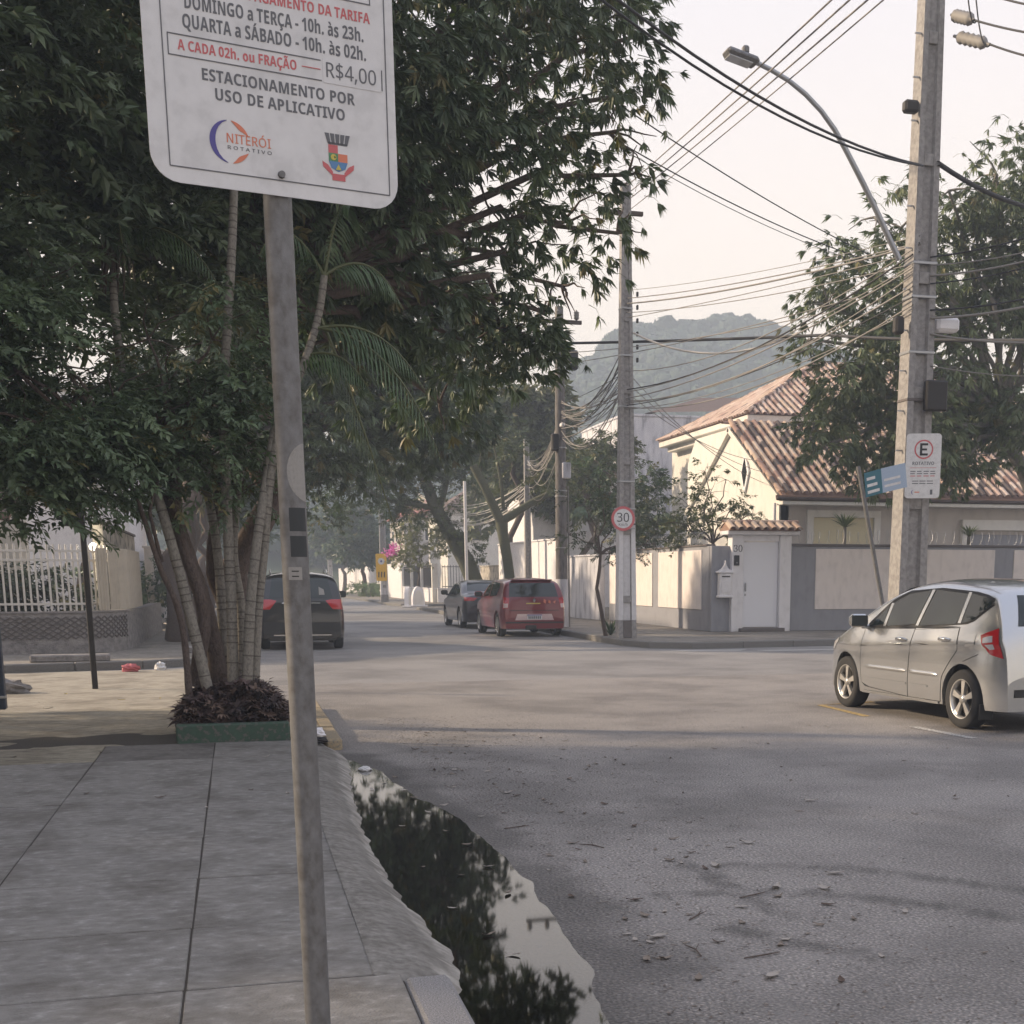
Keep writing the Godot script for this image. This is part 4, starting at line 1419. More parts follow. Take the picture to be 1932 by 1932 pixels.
# a twig with leaves, growing along +z
func sprig(n: int, ln: float, wd: float, droop: float, stem: float, sd: int, bunch := false) -> ArrayMesh:
	var r := RandomNumberGenerator.new()
	r.seed = sd
	var s := Sh.new()
	var tip := Vector3(0, -stem * 0.15, stem)
	s.tube([Vector3.ZERO, Vector3(0, 0.02, stem * 0.5), tip], [stem * 0.018, stem * 0.013, stem * 0.006], 3, false)
	for i in n:
		var t := (0.75 + 0.25 * r.randf()) if bunch else pow(float(i + 1) / n, 0.8)
		var b := Vector3.ZERO.lerp(tip, t)
		var a := i * 2.4 + r.randf_range(-0.4, 0.4)
		var o := Vector3(cos(a), sin(a) * 0.55, 0.55 + 0.4 * t)
		o.y -= droop * r.randf_range(0.5, 1.4)
		add_leaf(s, b, o, ln * r.randf_range(0.75, 1.2), wd * r.randf_range(0.8, 1.15), r.randf_range(-0.8, 0.8))
	return s.mesh()

# leaf clumps spread through ellipsoids [centre, radius or radii, thickness]
func crown(parent: Node, blobs: Array, meshes: Array, per: float, ca: Color, cb: Color, sd: int, hole := -0.15, size := 1.0, called := "crown", m := "leaf"):
	var r := RandomNumberGenerator.new()
	r.seed = sd
	var nz := FastNoiseLite.new()
	nz.seed = sd
	nz.frequency = 0.55 / size
	nz.fractal_octaves = 2
	for mi in meshes.size():
		var xfs := []
		var cols := []
		for bl in blobs:
			var c: Vector3 = bl[0]
			var rad: Vector3 = bl[1] if bl[1] is Vector3 else Vector3.ONE * float(bl[1])
			var k: float = bl[2] if bl.size() > 2 else 1.0
			var cnt := int(per * k * rad.x * rad.y / (size * size) / meshes.size())
			for i in cnt:
				var d := Vector3(r.randfn(), r.randfn(), r.randfn()).normalized()
				var q := pow(r.randf(), 0.42)
				var p := c + d * rad * q * r.randf_range(0.85, 1.12)
				if nz.get_noise_3dv(p * 1.0) < hole:
					continue
				var yaw := atan2(d.x, d.z) + r.randf_range(-1.1, 1.1)
				var b := Basis(Vector3.UP, yaw) * Basis(Vector3.RIGHT, r.randf_range(-0.5, 0.7)) * Basis(Vector3.BACK, r.randf_range(-0.6, 0.6))
				var sc := size * r.randf_range(0.6, 1.3)
				xfs.append(Transform3D(b.scaled(Vector3.ONE * sc), p))
				var cc := ca.lerp(cb, r.randf())
				if r.randf() < 0.04:
					cc = Color(0.17, 0.15, 0.06)
				var v := r.randf_range(0.7, 1.3)
				cols.append(Color(cc.r * v, cc.g * v, cc.b * v))
		if xfs.size():
			multi(called, meshes[mi], xfs, cols, m, parent)

func rel(blobs: Array, o: Vector3) -> Array:
	var r := []
	for b in blobs:
		var c: Array = b.duplicate()
		c[0] = c[0] - o
		r.append(c)
	return r

func limb(s: Sh, a: Vector3, b: Vector3, r0: float, r1: float, sd: int, n := 7):
	var r := RandomNumberGenerator.new()
	r.seed = sd
	var pts := []
	var rr := []
	var ln := a.distance_to(b)
	for i in n + 1:
		var t := float(i) / n
		var w := ln * 0.085 * sin(t * PI)
		pts.append(a.lerp(b, t) + Vector3(r.randf_range(-w, w), w * 0.9 + r.randf_range(-w, w) * 0.5, r.randf_range(-w, w)))
		rr.append(lerp(r0, r1, pow(t, 0.8)))
	s.tube(pts, rr, 7, false)
	return pts

# trunk with limbs to each leaf mass and twigs in it
func skeleton(base: Vector3, fork: Vector3, blobs: Array, r0: float, sd: int, twigs := 4) -> Sh:
	var r := RandomNumberGenerator.new()
	r.seed = sd
	var s := Sh.new()
	limb(s, base, fork, r0, r0 * 0.7, sd)
	for b in blobs:
		var c: Vector3 = b[0]
		var rad: float = b[1].x if b[1] is Vector3 else float(b[1])
		limb(s, fork, c, r0 * 0.42, r0 * 0.14, sd + 7, 6)
		for k in twigs:
			var e := c + Vector3(r.randfn(), r.randfn() * 0.8, r.randfn()).normalized() * rad * 0.85
			limb(s, c, e, r0 * 0.13, r0 * 0.03, sd + k * 3, 4)
	return s

func frond(parent: Node, base: Vector3, dirn: Vector3, ln: float, drop: float, wd: float, m: String, sd: int, n := 26):
	var r := RandomNumberGenerator.new()
	r.seed = sd
	var s := Sh.new()
	var pts := []
	var d := dirn.normalized()
	for i in n + 1:
		var t := float(i) / n
		pts.append(base + d * ln * t * (1.0 - 0.25 * t * drop) + Vector3(0, -drop * ln * t * t * 0.75, 0))
	var rr := []
	for i in n + 1:
		rr.append(lerp(0.018, 0.003, float(i) / n))
	s.st.set_color(Color(0.10, 0.11, 0.05))
	s.tube(pts, rr, 4, false)
	for i in range(3, n):
		var t := float(i) / n
		var f: Vector3 = (pts[i + 1] - pts[i]).normalized()
		var side := f.cross(Vector3.UP).normalized()
		for sg in [-1.0, 1.0]:
			var v := r.randf_range(0.75, 1.25)
			s.st.set_color(Color(0.055 * v, 0.09 * v, 0.035 * v))
			var dd: Vector3 = (side * sg + f * 0.55 + Vector3(0, -0.35 - 0.5 * drop - r.randf() * 0.4, 0)).normalized()
			var l: float = ln * 0.24 * sin(PI * clamp(t * 0.9 + 0.12, 0.0, 1.0)) * r.randf_range(0.85, 1.1)
			var b: Vector3 = pts[i]
			var q := b + dd * l * 0.5
			var tp := b + dd * l + Vector3(0, -l * 0.3, 0)
			var nn := f * wd
			s.tri(b - nn * 0.4, q - nn, q + nn)
			s.tri(b - nn * 0.4, q + nn, b + nn * 0.4)
			s.tri(q - nn, tp, q + nn)
	obj("frond", s, m, parent)

func rosette(parent: Node, at: Vector3, n: int, ln: float, wd: float, ca: Color, sd: int, spread := 1.0, called := "leaves"):
	var r := RandomNumberGenerator.new()
	r.seed = sd
	var s := Sh.new()
	for i in n:
		var a := i * 2.39996
		var t := float(i) / n
		var up: float = lerp(0.15, 1.6, t) / spread
		var d := Vector3(cos(a), up + r.randf_range(-0.15, 0.15), sin(a)).normalized()
		var l := ln * r.randf_range(0.8, 1.1)
		var side := d.cross(Vector3.UP).normalized() * wd * 0.5
		var v := r.randf_range(0.7, 1.3)
		s.st.set_color(Color(ca.r * v, ca.g * v, ca.b * v))
		var p0 := at
		var p1 := at + d * l * 0.5
		var p2 := at + d * l * 0.98 + Vector3(0, -l * 0.10, 0)
		s.quad(p0 - side * 0.7, p0 + side * 0.7, p1 + side, p1 - side)
		s.tri(p1 - side, p1 + side, p2)
	return obj(called, s, "leaf", parent)

var sp := {}

func trees():
	sp["long"] = [sprig(11, 0.19, 0.050, 0.75, 0.34, 1, true), sprig(9, 0.21, 0.052, 1.0, 0.30, 2, true)]
	sp["oval"] = [sprig(14, 0.105, 0.050, 0.15, 0.34, 3), sprig(12, 0.12, 0.055, 0.3, 0.30, 4)]
	sp["small"] = [sprig(16, 0.075, 0.034, 0.25, 0.36, 5), sprig(14, 0.08, 0.036, 0.4, 0.32, 6)]
	sp["coarse"] = [sprig(12, 0.30, 0.14, 0.35, 0.6, 7), sprig(10, 0.32, 0.15, 0.5, 0.55, 8)]
	planter()
	# --- large tree over the crossing
	var z := -16.0
	var A := []
	for a in [[1110, 70, -17.5, 1.0, 0.42], [1195, 70, -17.5, 0.42, 0.34], [1150, 250, -17.5, 0.7, 0.30], [1185, 330, -17.5, 0.42, 0.28], [1030, 230, -17.0, 1.0, 0.36], [900, 110, -16.0, 1.3, 0.55], [880, 330, -16.5, 1.1, 0.42], [1060, 420, -17.5, 0.8, 0.30], [1165, 440, -18.0, 0.40, 0.26], [960, 480, -17.5, 0.9, 0.42], [1060, 540, -18.0, 0.5, 0.36], [1030, 590, -17.5, 0.6, 0.5], [985, 640, -17.5, 0.5, 0.6], [1035, 650, -17.8, 0.3, 0.5], [890, 650, -17.2, 0.6, 0.6], [830, 760, -18.0, 0.5, 0.8], [1175, 180, -17.8, 0.5, 0.26], [820, 560, -17.0, 1.0, 0.6], [960, 640, -17.5, 0.6, 0.5], [690, 470, -16.5, 1.2, 0.8], [620, 260, -15.5, 1.4, 0.9], [740, 190, -15.5, 1.3, 0.75], [620, 640, -16.5, 0.8, 0.7], [960, -120, -16.0, 1.5, 0.6], [700, -90, -15.0, 1.7, 0.7], [500, 60, -15.0, 1.6, 0.9], [420, 280, -15.5, 1.3, 1.0], [520, 470, -16.0, 1.2, 0.9], [350, -120, -14.5, 1.6, 0.8], [1120, -60, -17.0, 0.9, 0.5]]:
		A.append([P(a[0], a[1], a[2]), a[3], a[4]])
	var base := Vector3(-0.05, 0.12, -14.5)
	var fork := P(520, 560, -15.2)
	var t := thing("street_tree", "large dark leafy tree spreading its crown over the crossing behind the parking sign", "tree", base)
	obj("trunk", skeleton(Vector3.ZERO, fork - base, rel(A, base), 0.17, 4, 4), "bark_brown", t)
	crown(t, rel(A, base), sp["long"], 390.0, Color(0.075, 0.105, 0.062), Color(0.115, 0.15, 0.08), 11, -0.09, 0.85)
	# --- broad tree on the far corner, its crown reaching out above the road
	var A2 := []
	for a in [[760, 620, 1.7, 0.9], [690, 700, 1.8, 0.9], [800, 730, 1.5, 0.9], [880, 800, 0.7, 0.8], [600, 640, 2.0, 0.9], [830, 560, 1.0, 0.6], [640, 800, 1.5, 0.9], [770, 810, 1.2, 0.9], [560, 780, 1.6, 1.0], [905, 700, 0.5, 0.6], [560, 480, 2.2, 0.9], [760, 480, 2.0, 0.8], [480, 640, 2.0, 1.0], [420, 820, 1.6, 0.9], [520, 880, 1.1, 0.8]]:
		A2.append([P(a[0], a[1], -33.0 + 1.5 * sin(a[0] * 0.7)), a[2], a[3]])
	base = Vector3(-1.3, 0.14, -31.5)
	fork = Vector3(-0.8, 3.6, -31.6)
	t = thing("street_tree", "broad tree on the far corner whose crown reaches over the black car", "tree", base)
	obj("trunk", skeleton(Vector3.ZERO, fork - base, rel(A2, base), 0.30, 44, 4), "bark_brown", t)
	crown(t, rel(A2, base), sp["long"], 400.0, Color(0.07, 0.10, 0.058), Color(0.11, 0.145, 0.072), 41, -0.34, 1.0)
	# --- dark tree at the pavement's edge, upper corner of the view
	var B := []
	for a in [[60, 60, -13.0, 1.3, 1.1], [230, 160, -13.5, 1.3, 1.0], [60, 330, -13.5, 1.2, 1.1], [250, 380, -14.5, 1.1, 1.1], [-160, 200, -12.5, 1.5, 1.1], [-180, -150, -11.5, 1.6, 1.0], [150, -120, -12.5, 1.5, 0.9], [-250, 480, -12.5, 1.2, 1.2], [400, 500, -15.0, 0.9, 1.2], [150, 500, -14.5, 1.0, 1.1]]:
		B.append([P(a[0], a[1], a[2]), a[3], a[4]])
	base = Vector3(-5.6, 0.12, -12.6)
	fork = Vector3(-5.0, 3.6, -12.8)
	t = thing("street_tree", "tall dark tree beside the pavement at the edge of the crossing", "tree", base)
	obj("trunk", skeleton(Vector3.ZERO, fork - base, rel(B, base), 0.2, 9, 4), "bark_grey", t)
	crown(t, rel(B, base), sp["oval"], 330.0, Color(0.075, 0.105, 0.068), Color(0.11, 0.145, 0.08), 12, -0.2)
	# --- two trees of the near block outside the frame, whose shade covers the road
	for a in [[Vector3(-6.6, 0.12, -9.6), 3], [Vector3(-8.0, 0.12, -15.2), 5]]:
		var o: Vector3 = a[0]
		var bl := []
		var rr := RandomNumberGenerator.new()
		rr.seed = a[1]
		for i in 16:
			bl.append([Vector3(rr.randf_range(-1.6, 1.6), 2.2 + 4.6 * i / 15.0, rr.randf_range(-2.8, 2.8)), rr.randf_range(1.0, 1.5), 1.0])
		t = thing("street_tree", "leafy tree of the row shading the slab pavement", "tree", o, 0.0, "trees shading the slab pavement")
		obj("trunk", skeleton(Vector3.ZERO, Vector3(0.1, 3.0, 0), bl, 0.2, a[1], 3), "bark_grey", t)
		crown(t, bl, sp["oval"], 380.0, Color(0.04, 0.06, 0.034), Color(0.065, 0.09, 0.042), 20 + a[1], -0.2, 1.25)
	# --- mango tree before the corner house
	var C := []
	for a in [[1880, 330, 1.15, 0.6], [1790, 360, 1.0, 0.55], [1700, 430, 0.95, 0.55], [1930, 420, 1.3, 0.9], [1820, 480, 1.25, 0.9], [1640, 520, 0.95, 0.7], [1560, 575, 0.62, 0.6], [1720, 560, 1.15, 0.9], [1640, 620, 0.6, 0.6], [1850, 620, 1.4, 1.1], [1940, 600, 1.3, 1.0], [1760, 700, 1.2, 1.0], [1660, 740, 1.0, 1.0], [1590, 760, 0.8, 0.9], [1535, 800, 0.5, 0.8], [1870, 760, 1.3, 1.1], [1950, 780, 1.1, 0.9], [1640, 850, 0.7, 0.9], [1740, 830, 0.9, 1.0], [1830, 860, 0.6, 0.8], [2040, 480, 1.6, 0.9], [2050, 700, 1.5, 0.9], [1985, 330, 1.3, 0.7], [1650, 410, 0.75, 0.55], [1590, 490, 0.65, 0.55], [1535, 570, 0.5, 0.5], [1600, 690, 0.7, 0.8], [1530, 640, 0.5, 0.6], [1560, 840, 0.6, 0.8], [1690, 650, 1.0, 0.9], [1780, 900, 0.5, 0.7], [1640, 915, 0.4, 0.7]]:
		C.append([P(a[0], a[1], -30.0 + sin(a[0] * 0.9) * 0.9), a[2] * 1.0, a[3]])
	base = Vector3(20.9, 0.14, -31.0)
	fork = P(1885, 800, -30.6)
	t = thing("mango_tree", "mango tree with hanging leaves before the corner house", "tree", base)
	var sk := skeleton(Vector3.ZERO, fork - base, rel(C, base), 0.24, 14, 3)
	obj("trunk", sk, "bark_grey", t)
	crown(t, rel(C, base), sp["long"], 400.0, Color(0.09, 0.125, 0.055), Color(0.15, 0.175, 0.08), 13, -0.2, 1.1)
	# --- small street tree by the speed sign pole
	var D := []
	for a in [[1110, 985, 0.42], [1075, 1010, 0.3], [1160, 960, 0.45], [1130, 920, 0.45], [1185, 1020, 0.35], [1215, 1030, 0.28], [1090, 940, 0.35], [1150, 1045, 0.22]]:
		D.append([P(a[0], a[1], -31.2), a[2] * 1.25, 0.6])
	base = G(1143, 1200, 0.14)
	t = thing("street_tree", "slender young tree with crooked thin trunk before the pink panelled wall", "tree", base)
	var s := Sh.new()
	var f1 := P(1133, 1045, -31.2)
	s.tube([Vector3.ZERO, P(1134, 1150, -31.2) - base, P(1126, 1110, -31.2) - base, P(1131, 1075, -31.2) - base, f1 - base], [0.055, 0.05, 0.045, 0.042, 0.035], 7)
	for d in D:
		limb(s, f1 - base, d[0] - base, 0.022, 0.008, 3, 5)
		for k in 5:
			limb(s, d[0] - base, d[0] - base + Vector3(sin(k * 2.1), 0.5 + 0.4 * cos(k * 3.3), cos(k * 1.7)) * 0.4, 0.008, 0.003, k, 3)
	obj("trunk", s, "bark_brown", t)
	crown(t, rel(D, base), sp["small"], 230.0, Color(0.035, 0.055, 0.025), Color(0.06, 0.085, 0.03), 17, -0.3)
	var ag := thing("agave_plant", "spiky green plant at the foot of the slender tree", "plant", G(1152, 1198, 0.14))
	rosette(ag, Vector3.ZERO, 26, 0.55, 0.055, Color(0.05, 0.08, 0.04), 3, 0.7)
	# --- bush behind the side garden wall
	var E := []
	for a in [[1340, 930, 0.55], [1300, 960, 0.5], [1380, 960, 0.55], [1345, 985, 0.6], [1405, 1000, 0.45], [1290, 1000, 0.5], [1330, 890, 0.3], [1270, 985, 0.35], [1370, 905, 0.3], [1420, 970, 0.25]]:
		E.append([P(a[0], a[1], -36.0), a[2] * 1.15, 0.6])
	base = Vector3(13.4, 0.14, -36.0)
	t = thing("garden_shrub", "tall airy green shrub behind the side garden wall", "shrub", base)
	obj("stem", skeleton(Vector3.ZERO, P(1345, 1025, -36.0) - base, rel(E, base), 0.07, 5, 4), "bark_brown", t)
	crown(t, rel(E, base), sp["oval"], 190.0, Color(0.06, 0.085, 0.025), Color(0.12, 0.13, 0.04), 18, -0.3)
	# dark low shrubs along that wall
	for a in [[1240, 985, -39.5, 0.75, "dark green shrub above the panelled side wall"], [1200, 960, -41.5, 0.7, "dark leafy shrub behind the speed sign pole"]]:
		base = P(a[0], 1100, a[2])
		base.y = 0.14
		t = thing("garden_shrub", a[4], "shrub", base)
		var bl := [[P(a[0], a[1], a[2]) - base, a[3], 0.9], [P(a[0] - 30, a[1] + 25, a[2]) - base, a[3] * 0.8, 0.9], [P(a[0] + 30, a[1] + 30, a[2]) - base, a[3] * 0.8, 0.9]]
		obj("stem", skeleton(Vector3.ZERO, Vector3(0, 1.6, 0), bl, 0.06, 6, 3), "bark_brown", t)
		crown(t, bl, sp["oval"], 260.0, Color(0.03, 0.05, 0.022), Color(0.055, 0.08, 0.03), 19, -0.2)
	# small palms behind the side wall
	for a in [[1125, 985, -46.0, "small palm with yellow green fronds beside the speed sign pole"], [1232, 1000, -44.5, "young palm with arching fronds before the stained building"]]:
		var o := P(a[0], a[1], a[2])
		base = Vector3(o.x, 0.14, o.z)
		t = thing("garden_palm", a[3], "palm", base)
		obj("stem", tube_shape([Vector3.ZERO, o - base], 0.09), "palm_stem", t)
		for k in 9:
			var an := k * 0.7 + 0.3
			frond(t, o - base, Vector3(cos(an) * 0.8, 1.0 + 0.3 * sin(k * 1.9), sin(an) * 0.6), 2.1, 0.75, 0.03, "leaf_palm", k + int(a[0]), 22)
	# potted spiky plants on the front wall line
	for a in [[1594, 995, -35.0, 0.62, "spiky yucca before the lit front window"], [1828, 1012, -35.0, 0.5, "spiky yucca behind the razor wire beside the carport"]]:
		var o := P(a[0], a[1], a[2])
		base = Vector3(o.x, 0.14, o.z)
		t = thing("yucca_plant", a[4], "plant", base)
		obj("stem", tube_shape([Vector3.ZERO, o - base], 0.05), "bark_grey", t)
		rosette(t, o - base, 60, a[3], 0.05, Color(0.10, 0.12, 0.045), 5, 1.1)
	# --- trees up both sides of the street: [x, z, height of crown, spread, colour kind, label]
	var rows := [
		[-0.9, -39.0, 5.6, 2.8, 0, "dense tree behind the parked black car"],
		[-1.0, -52.0, 5.6, 3.0, 1, "broad tree over the shaded pavement up the street"],
		[-1.2, -66.0, 6.0, 3.2, 0, "broad tree before the second crossing"],
		[-1.0, -90.0, 6.0, 3.4, 1, "round tree beyond the second crossing on the shaded pavement"],
		[-0.6, -118.0, 6.5, 3.8, 0, "leafy tree far up the shaded pavement"],
		[9.6, -108.0, 4.6, 2.9, 1, "dark trunked tree over green bushes up the street"],
		[9.6, -128.0, 5.2, 3.2, 1, "tree far up the street over the long white wall"],
		[10.0, -160.0, 6.0, 4.0, 1, "tree at the end of the long white wall"],
		[14.5, -62.0, 5.8, 2.6, 2, "olive green tree behind the white garage wall"],
		[14.0, -54.0, 5.6, 2.0, 2, "olive tree above the white garage gate"],
		[13.6, -47.5, 4.8, 1.7, 1, "green tree between the dark pole and the speed sign pole"],
		[15.5, -78.0, 6.0, 3.0, 2, "olive tree behind the pruned tree"],
		[12.4, -60.0, 8.0, 2.3, 2, "tall olive tree rising behind the dark round pole"],
		[-6.5, -30.5, 3.4, 1.1, 3, "yellow green bush behind the white pickets"],
		[-4.6, -44.0, 5.2, 1.6, 3, "yellow green tree beyond the stained wall"],
	]
	var pal := [[Color(0.04, 0.065, 0.032), Color(0.07, 0.10, 0.042)], [Color(0.035, 0.065, 0.024), Color(0.075, 0.115, 0.035)], [Color(0.06, 0.08, 0.028), Color(0.11, 0.125, 0.042)], [Color(0.16, 0.19, 0.03), Color(0.28, 0.29, 0.05)]]
	for i in rows.size():
		var a: Array = rows[i]
		var rr := RandomNumberGenerator.new()
		rr.seed = 100 + i
		var bl := []
		var spread: float = a[3]
		for k in 11:
			var an := rr.randf() * TAU
			var q := spread * 0.62 * sqrt(rr.randf())
			bl.append([Vector3(cos(an) * q, a[2] + rr.randf_range(-0.45, 0.55) * spread, sin(an) * q), spread * rr.randf_range(0.28, 0.46), 1.0])
		t = thing("street_tree" if a[3] > 1.2 else "garden_bush", a[5], "tree" if a[3] > 1.2 else "bush", Vector3(a[0], 0.14, a[1]))
		obj("trunk", skeleton(Vector3.ZERO, Vector3(rr.randf_range(-0.3, 0.3), a[2] - spread * 0.6, rr.randf_range(-0.3, 0.3)), bl, 0.06 + spread * 0.045, i, 3), "bark_brown", t)
		var far: float = abs(a[1])
		if far < 60.0:
			crown(t, bl, sp["oval"], 420.0, pal[a[4]][0], pal[a[4]][1], 200 + i, -0.2, 1.5)
		else:
			crown(t, bl, sp["coarse"], 150.0, pal[a[4]][0], pal[a[4]][1], 200 + i, -0.2, 1.3 if far < 150.0 else 2.0)
	# --- pruned tree with cut limbs behind the dark car
	base = Vector3(9.55, 0.14, -47.5)
	t = thing("pruned_tree", "dark pruned tree with cut limbs behind the parked dark car", "tree", base)
	s = Sh.new()
	var zz := -47.5
	s.tube([Vector3.ZERO, P(958, 1060, zz) - base, P(945, 985, zz) - base], [0.2, 0.18, 0.2], 8)
	s.tube([P(945, 985, zz) - base, P(915, 920, zz) - base, P(893, 878, zz) - base], [0.17, 0.15, 0.15], 8)
	s.tube([P(945, 985, zz) - base, P(1000, 950, zz) - base, P(1040, 930, zz) - base], [0.15, 0.12, 0.11], 8)
	s.tube([P(950, 960, zz) - base, P(944, 900, zz) - base, P(930, 830, zz) - base], [0.07, 0.06, 0.03], 6)
	s.tube([P(905, 890, zz) - base, P(910, 850, zz) - base, P(908, 800, zz) - base], [0.07, 0.05, 0.02], 6)
	s.tube([P(955, 955, zz) - base, P(980, 930, zz) - base], [0.05, 0.03], 6)
	obj("trunk", s, "bark_moss", t)
	crown(t, [[P(1035, 905, zz) - base, 0.8, 0.7], [P(960, 850, zz) - base, 0.7, 0.4], [P(1000, 880, zz) - base, 0.6, 0.5]], sp["oval"], 240.0, pal[2][0], pal[2][1], 301, -0.2, 1.3)
	# --- leaning mossy tree with yellow green climber
	base = Vector3(10.2, 0.14, -57.0)
	zz = -57.0
	t = thing("leaning_tree", "leaning mossy tree wrapped in climbers above the dark car", "tree", base)
	s = Sh.new()
	s.tube([Vector3.ZERO, P(880, 1060, zz) - base, P(845, 1000, zz) - base, P(818, 950, zz) - base, P(800, 900, zz) - base], [0.4, 0.36, 0.3, 0.26, 0.22], 8)
	s.tube([P(830, 960, zz) - base, P(740, 945, zz) - base, P(700, 930, zz) - base], [0.14, 0.11, 0.08], 6)
	s.tube([P(830, 960, zz) - base, P(850, 880, zz) - base, P(900, 830, zz) - base], [0.14, 0.11, 0.08], 6)
	obj("trunk", s, "bark_moss", t)
	var F := []
	for a in [[700, 890, 1.4], [770, 860, 1.5], [850, 850, 1.5], [920, 820, 1.3], [640, 900, 1.2], [800, 800, 1.5], [740, 930, 1.0], [820, 905, 1.0], [885, 880, 1.0], [665, 950, 0.9], [610, 965, 0.9], [770, 965, 0.7]]:
		F.append([P(a[0], a[1], zz) - base, a[2], 0.9])
	crown(t, F, sp["oval"], 300.0, pal[2][0], pal[1][1], 302, -0.15, 1.5)
	crown(t, [[P(850, 1000, zz) - base, Vector3(0.6, 1.4, 0.6), 0.8], [P(885, 1040, zz) - base, Vector3(0.6, 0.9, 0.6), 0.7]], sp["oval"], 320.0, pal[2][0], pal[2][1], 303, -0.2, 1.2, "climber")
	base = P(790, 1100, -75.0)
	base.y = 0.14
	t = thing("flowering_shrub", "yellow green climbing shrub with pink flowers over the barred wall", "shrub", base)
	var Fb := [[P(790, 1040, -75.0) - base, 1.0, 0.9], [P(775, 1000, -75.0) - base, 0.8, 0.9], [P(812, 1010, -75.0) - base, 0.9, 0.9], [P(800, 960, -75.0) - base, 1.0, 0.8], [P(760, 1055, -75.0) - base, 0.6, 0.8]]
	obj("stem", skeleton(Vector3.ZERO, Vector3(0, 1.6, 0), Fb, 0.07, 31, 3), "bark_brown", t)
	crown(t, Fb, sp["oval"], 300.0, Color(0.10, 0.12, 0.03), Color(0.22, 0.21, 0.05), 304, -0.2, 1.4)
	s = Sh.new()
	var fr := RandomNumberGenerator.new()
	fr.seed = 6
	for c in [[735, 1040], [740, 1036], [730, 1045], [745, 1033], [738, 1043], [742, 1040]]:
		for k in 26:
			var p := P(c[0], c[1], -74.6) - base + Vector3(fr.randfn(), fr.randfn(), fr.randfn()) * 0.12
			add_leaf(s, p, Vector3(fr.randfn(), fr.randfn(), fr.randfn()), 0.13, 0.11, fr.randf() * 6.0)
	obj("flowers", s, "flower", t)
	# low bushes at the foot of the dark trunks
	for k in 3:
		base = Vector3(9.5, 0.14, -101.0 - k * 3.2)
		t = thing("low_bush", "low bright green bush at the foot of the dark trunks up the street", "bush", base, 0.0, "low bushes up the street")
		crown(t, [[Vector3(0, 0.55, 0), Vector3(0.9, 0.6, 0.9), 1.2]], sp["oval"], 340.0, Color(0.07, 0.12, 0.03), Color(0.13, 0.19, 0.045), 310 + k, -0.3, 1.6)
		obj("stem", skeleton(Vector3.ZERO, Vector3(0, 0.25, 0), [[Vector3(0, 0.5, 0), 0.5]], 0.04, k, 5), "bark_brown", t)
	crown(hedge_behind, [[Vector3(-2.0, 0.75, 0), Vector3(2.2, 0.85, 0.55), 0.8], [Vector3(1.2, 0.75, 0), Vector3(1.9, 0.85, 0.55), 0.8], [Vector3(0.0, 1.3, 0), Vector3(2.6, 0.7, 0.5), 0.6]], sp["oval"], 420.0, Color(0.02, 0.035, 0.018), Color(0.04, 0.06, 0.028), 330, -0.4, 1.2)
	obj("stem", skeleton(Vector3.ZERO, Vector3(0, 0.3, 0), [[Vector3(-1.5, 0.8, 0), 0.9], [Vector3(1.0, 0.8, 0), 0.9]], 0.05, 8, 6), "bark_brown", hedge_behind)
	# hedge by the wall beyond the stained wall
	for k in 2:
		base = Vector3(-1.9, 0.14, -40.5 - k * 2.6)
		t = thing("hedge", "dark clipped hedge beside the pavement beyond the stained wall", "hedge", base, 0.0, "hedges beyond the stained wall")
		obj("stem", skeleton(Vector3.ZERO, Vector3(0, 0.4, 0), [[Vector3(0, 1.0, 0), 0.6]], 0.05, k, 6), "bark_brown", t)
		crown(t, [[Vector3(0, 1.05, 0), Vector3(0.55, 1.0, 1.3), 1.3]], sp["oval"], 420.0, Color(0.03, 0.055, 0.022), Color(0.05, 0.085, 0.03), 320 + k, -0.3, 1.2)

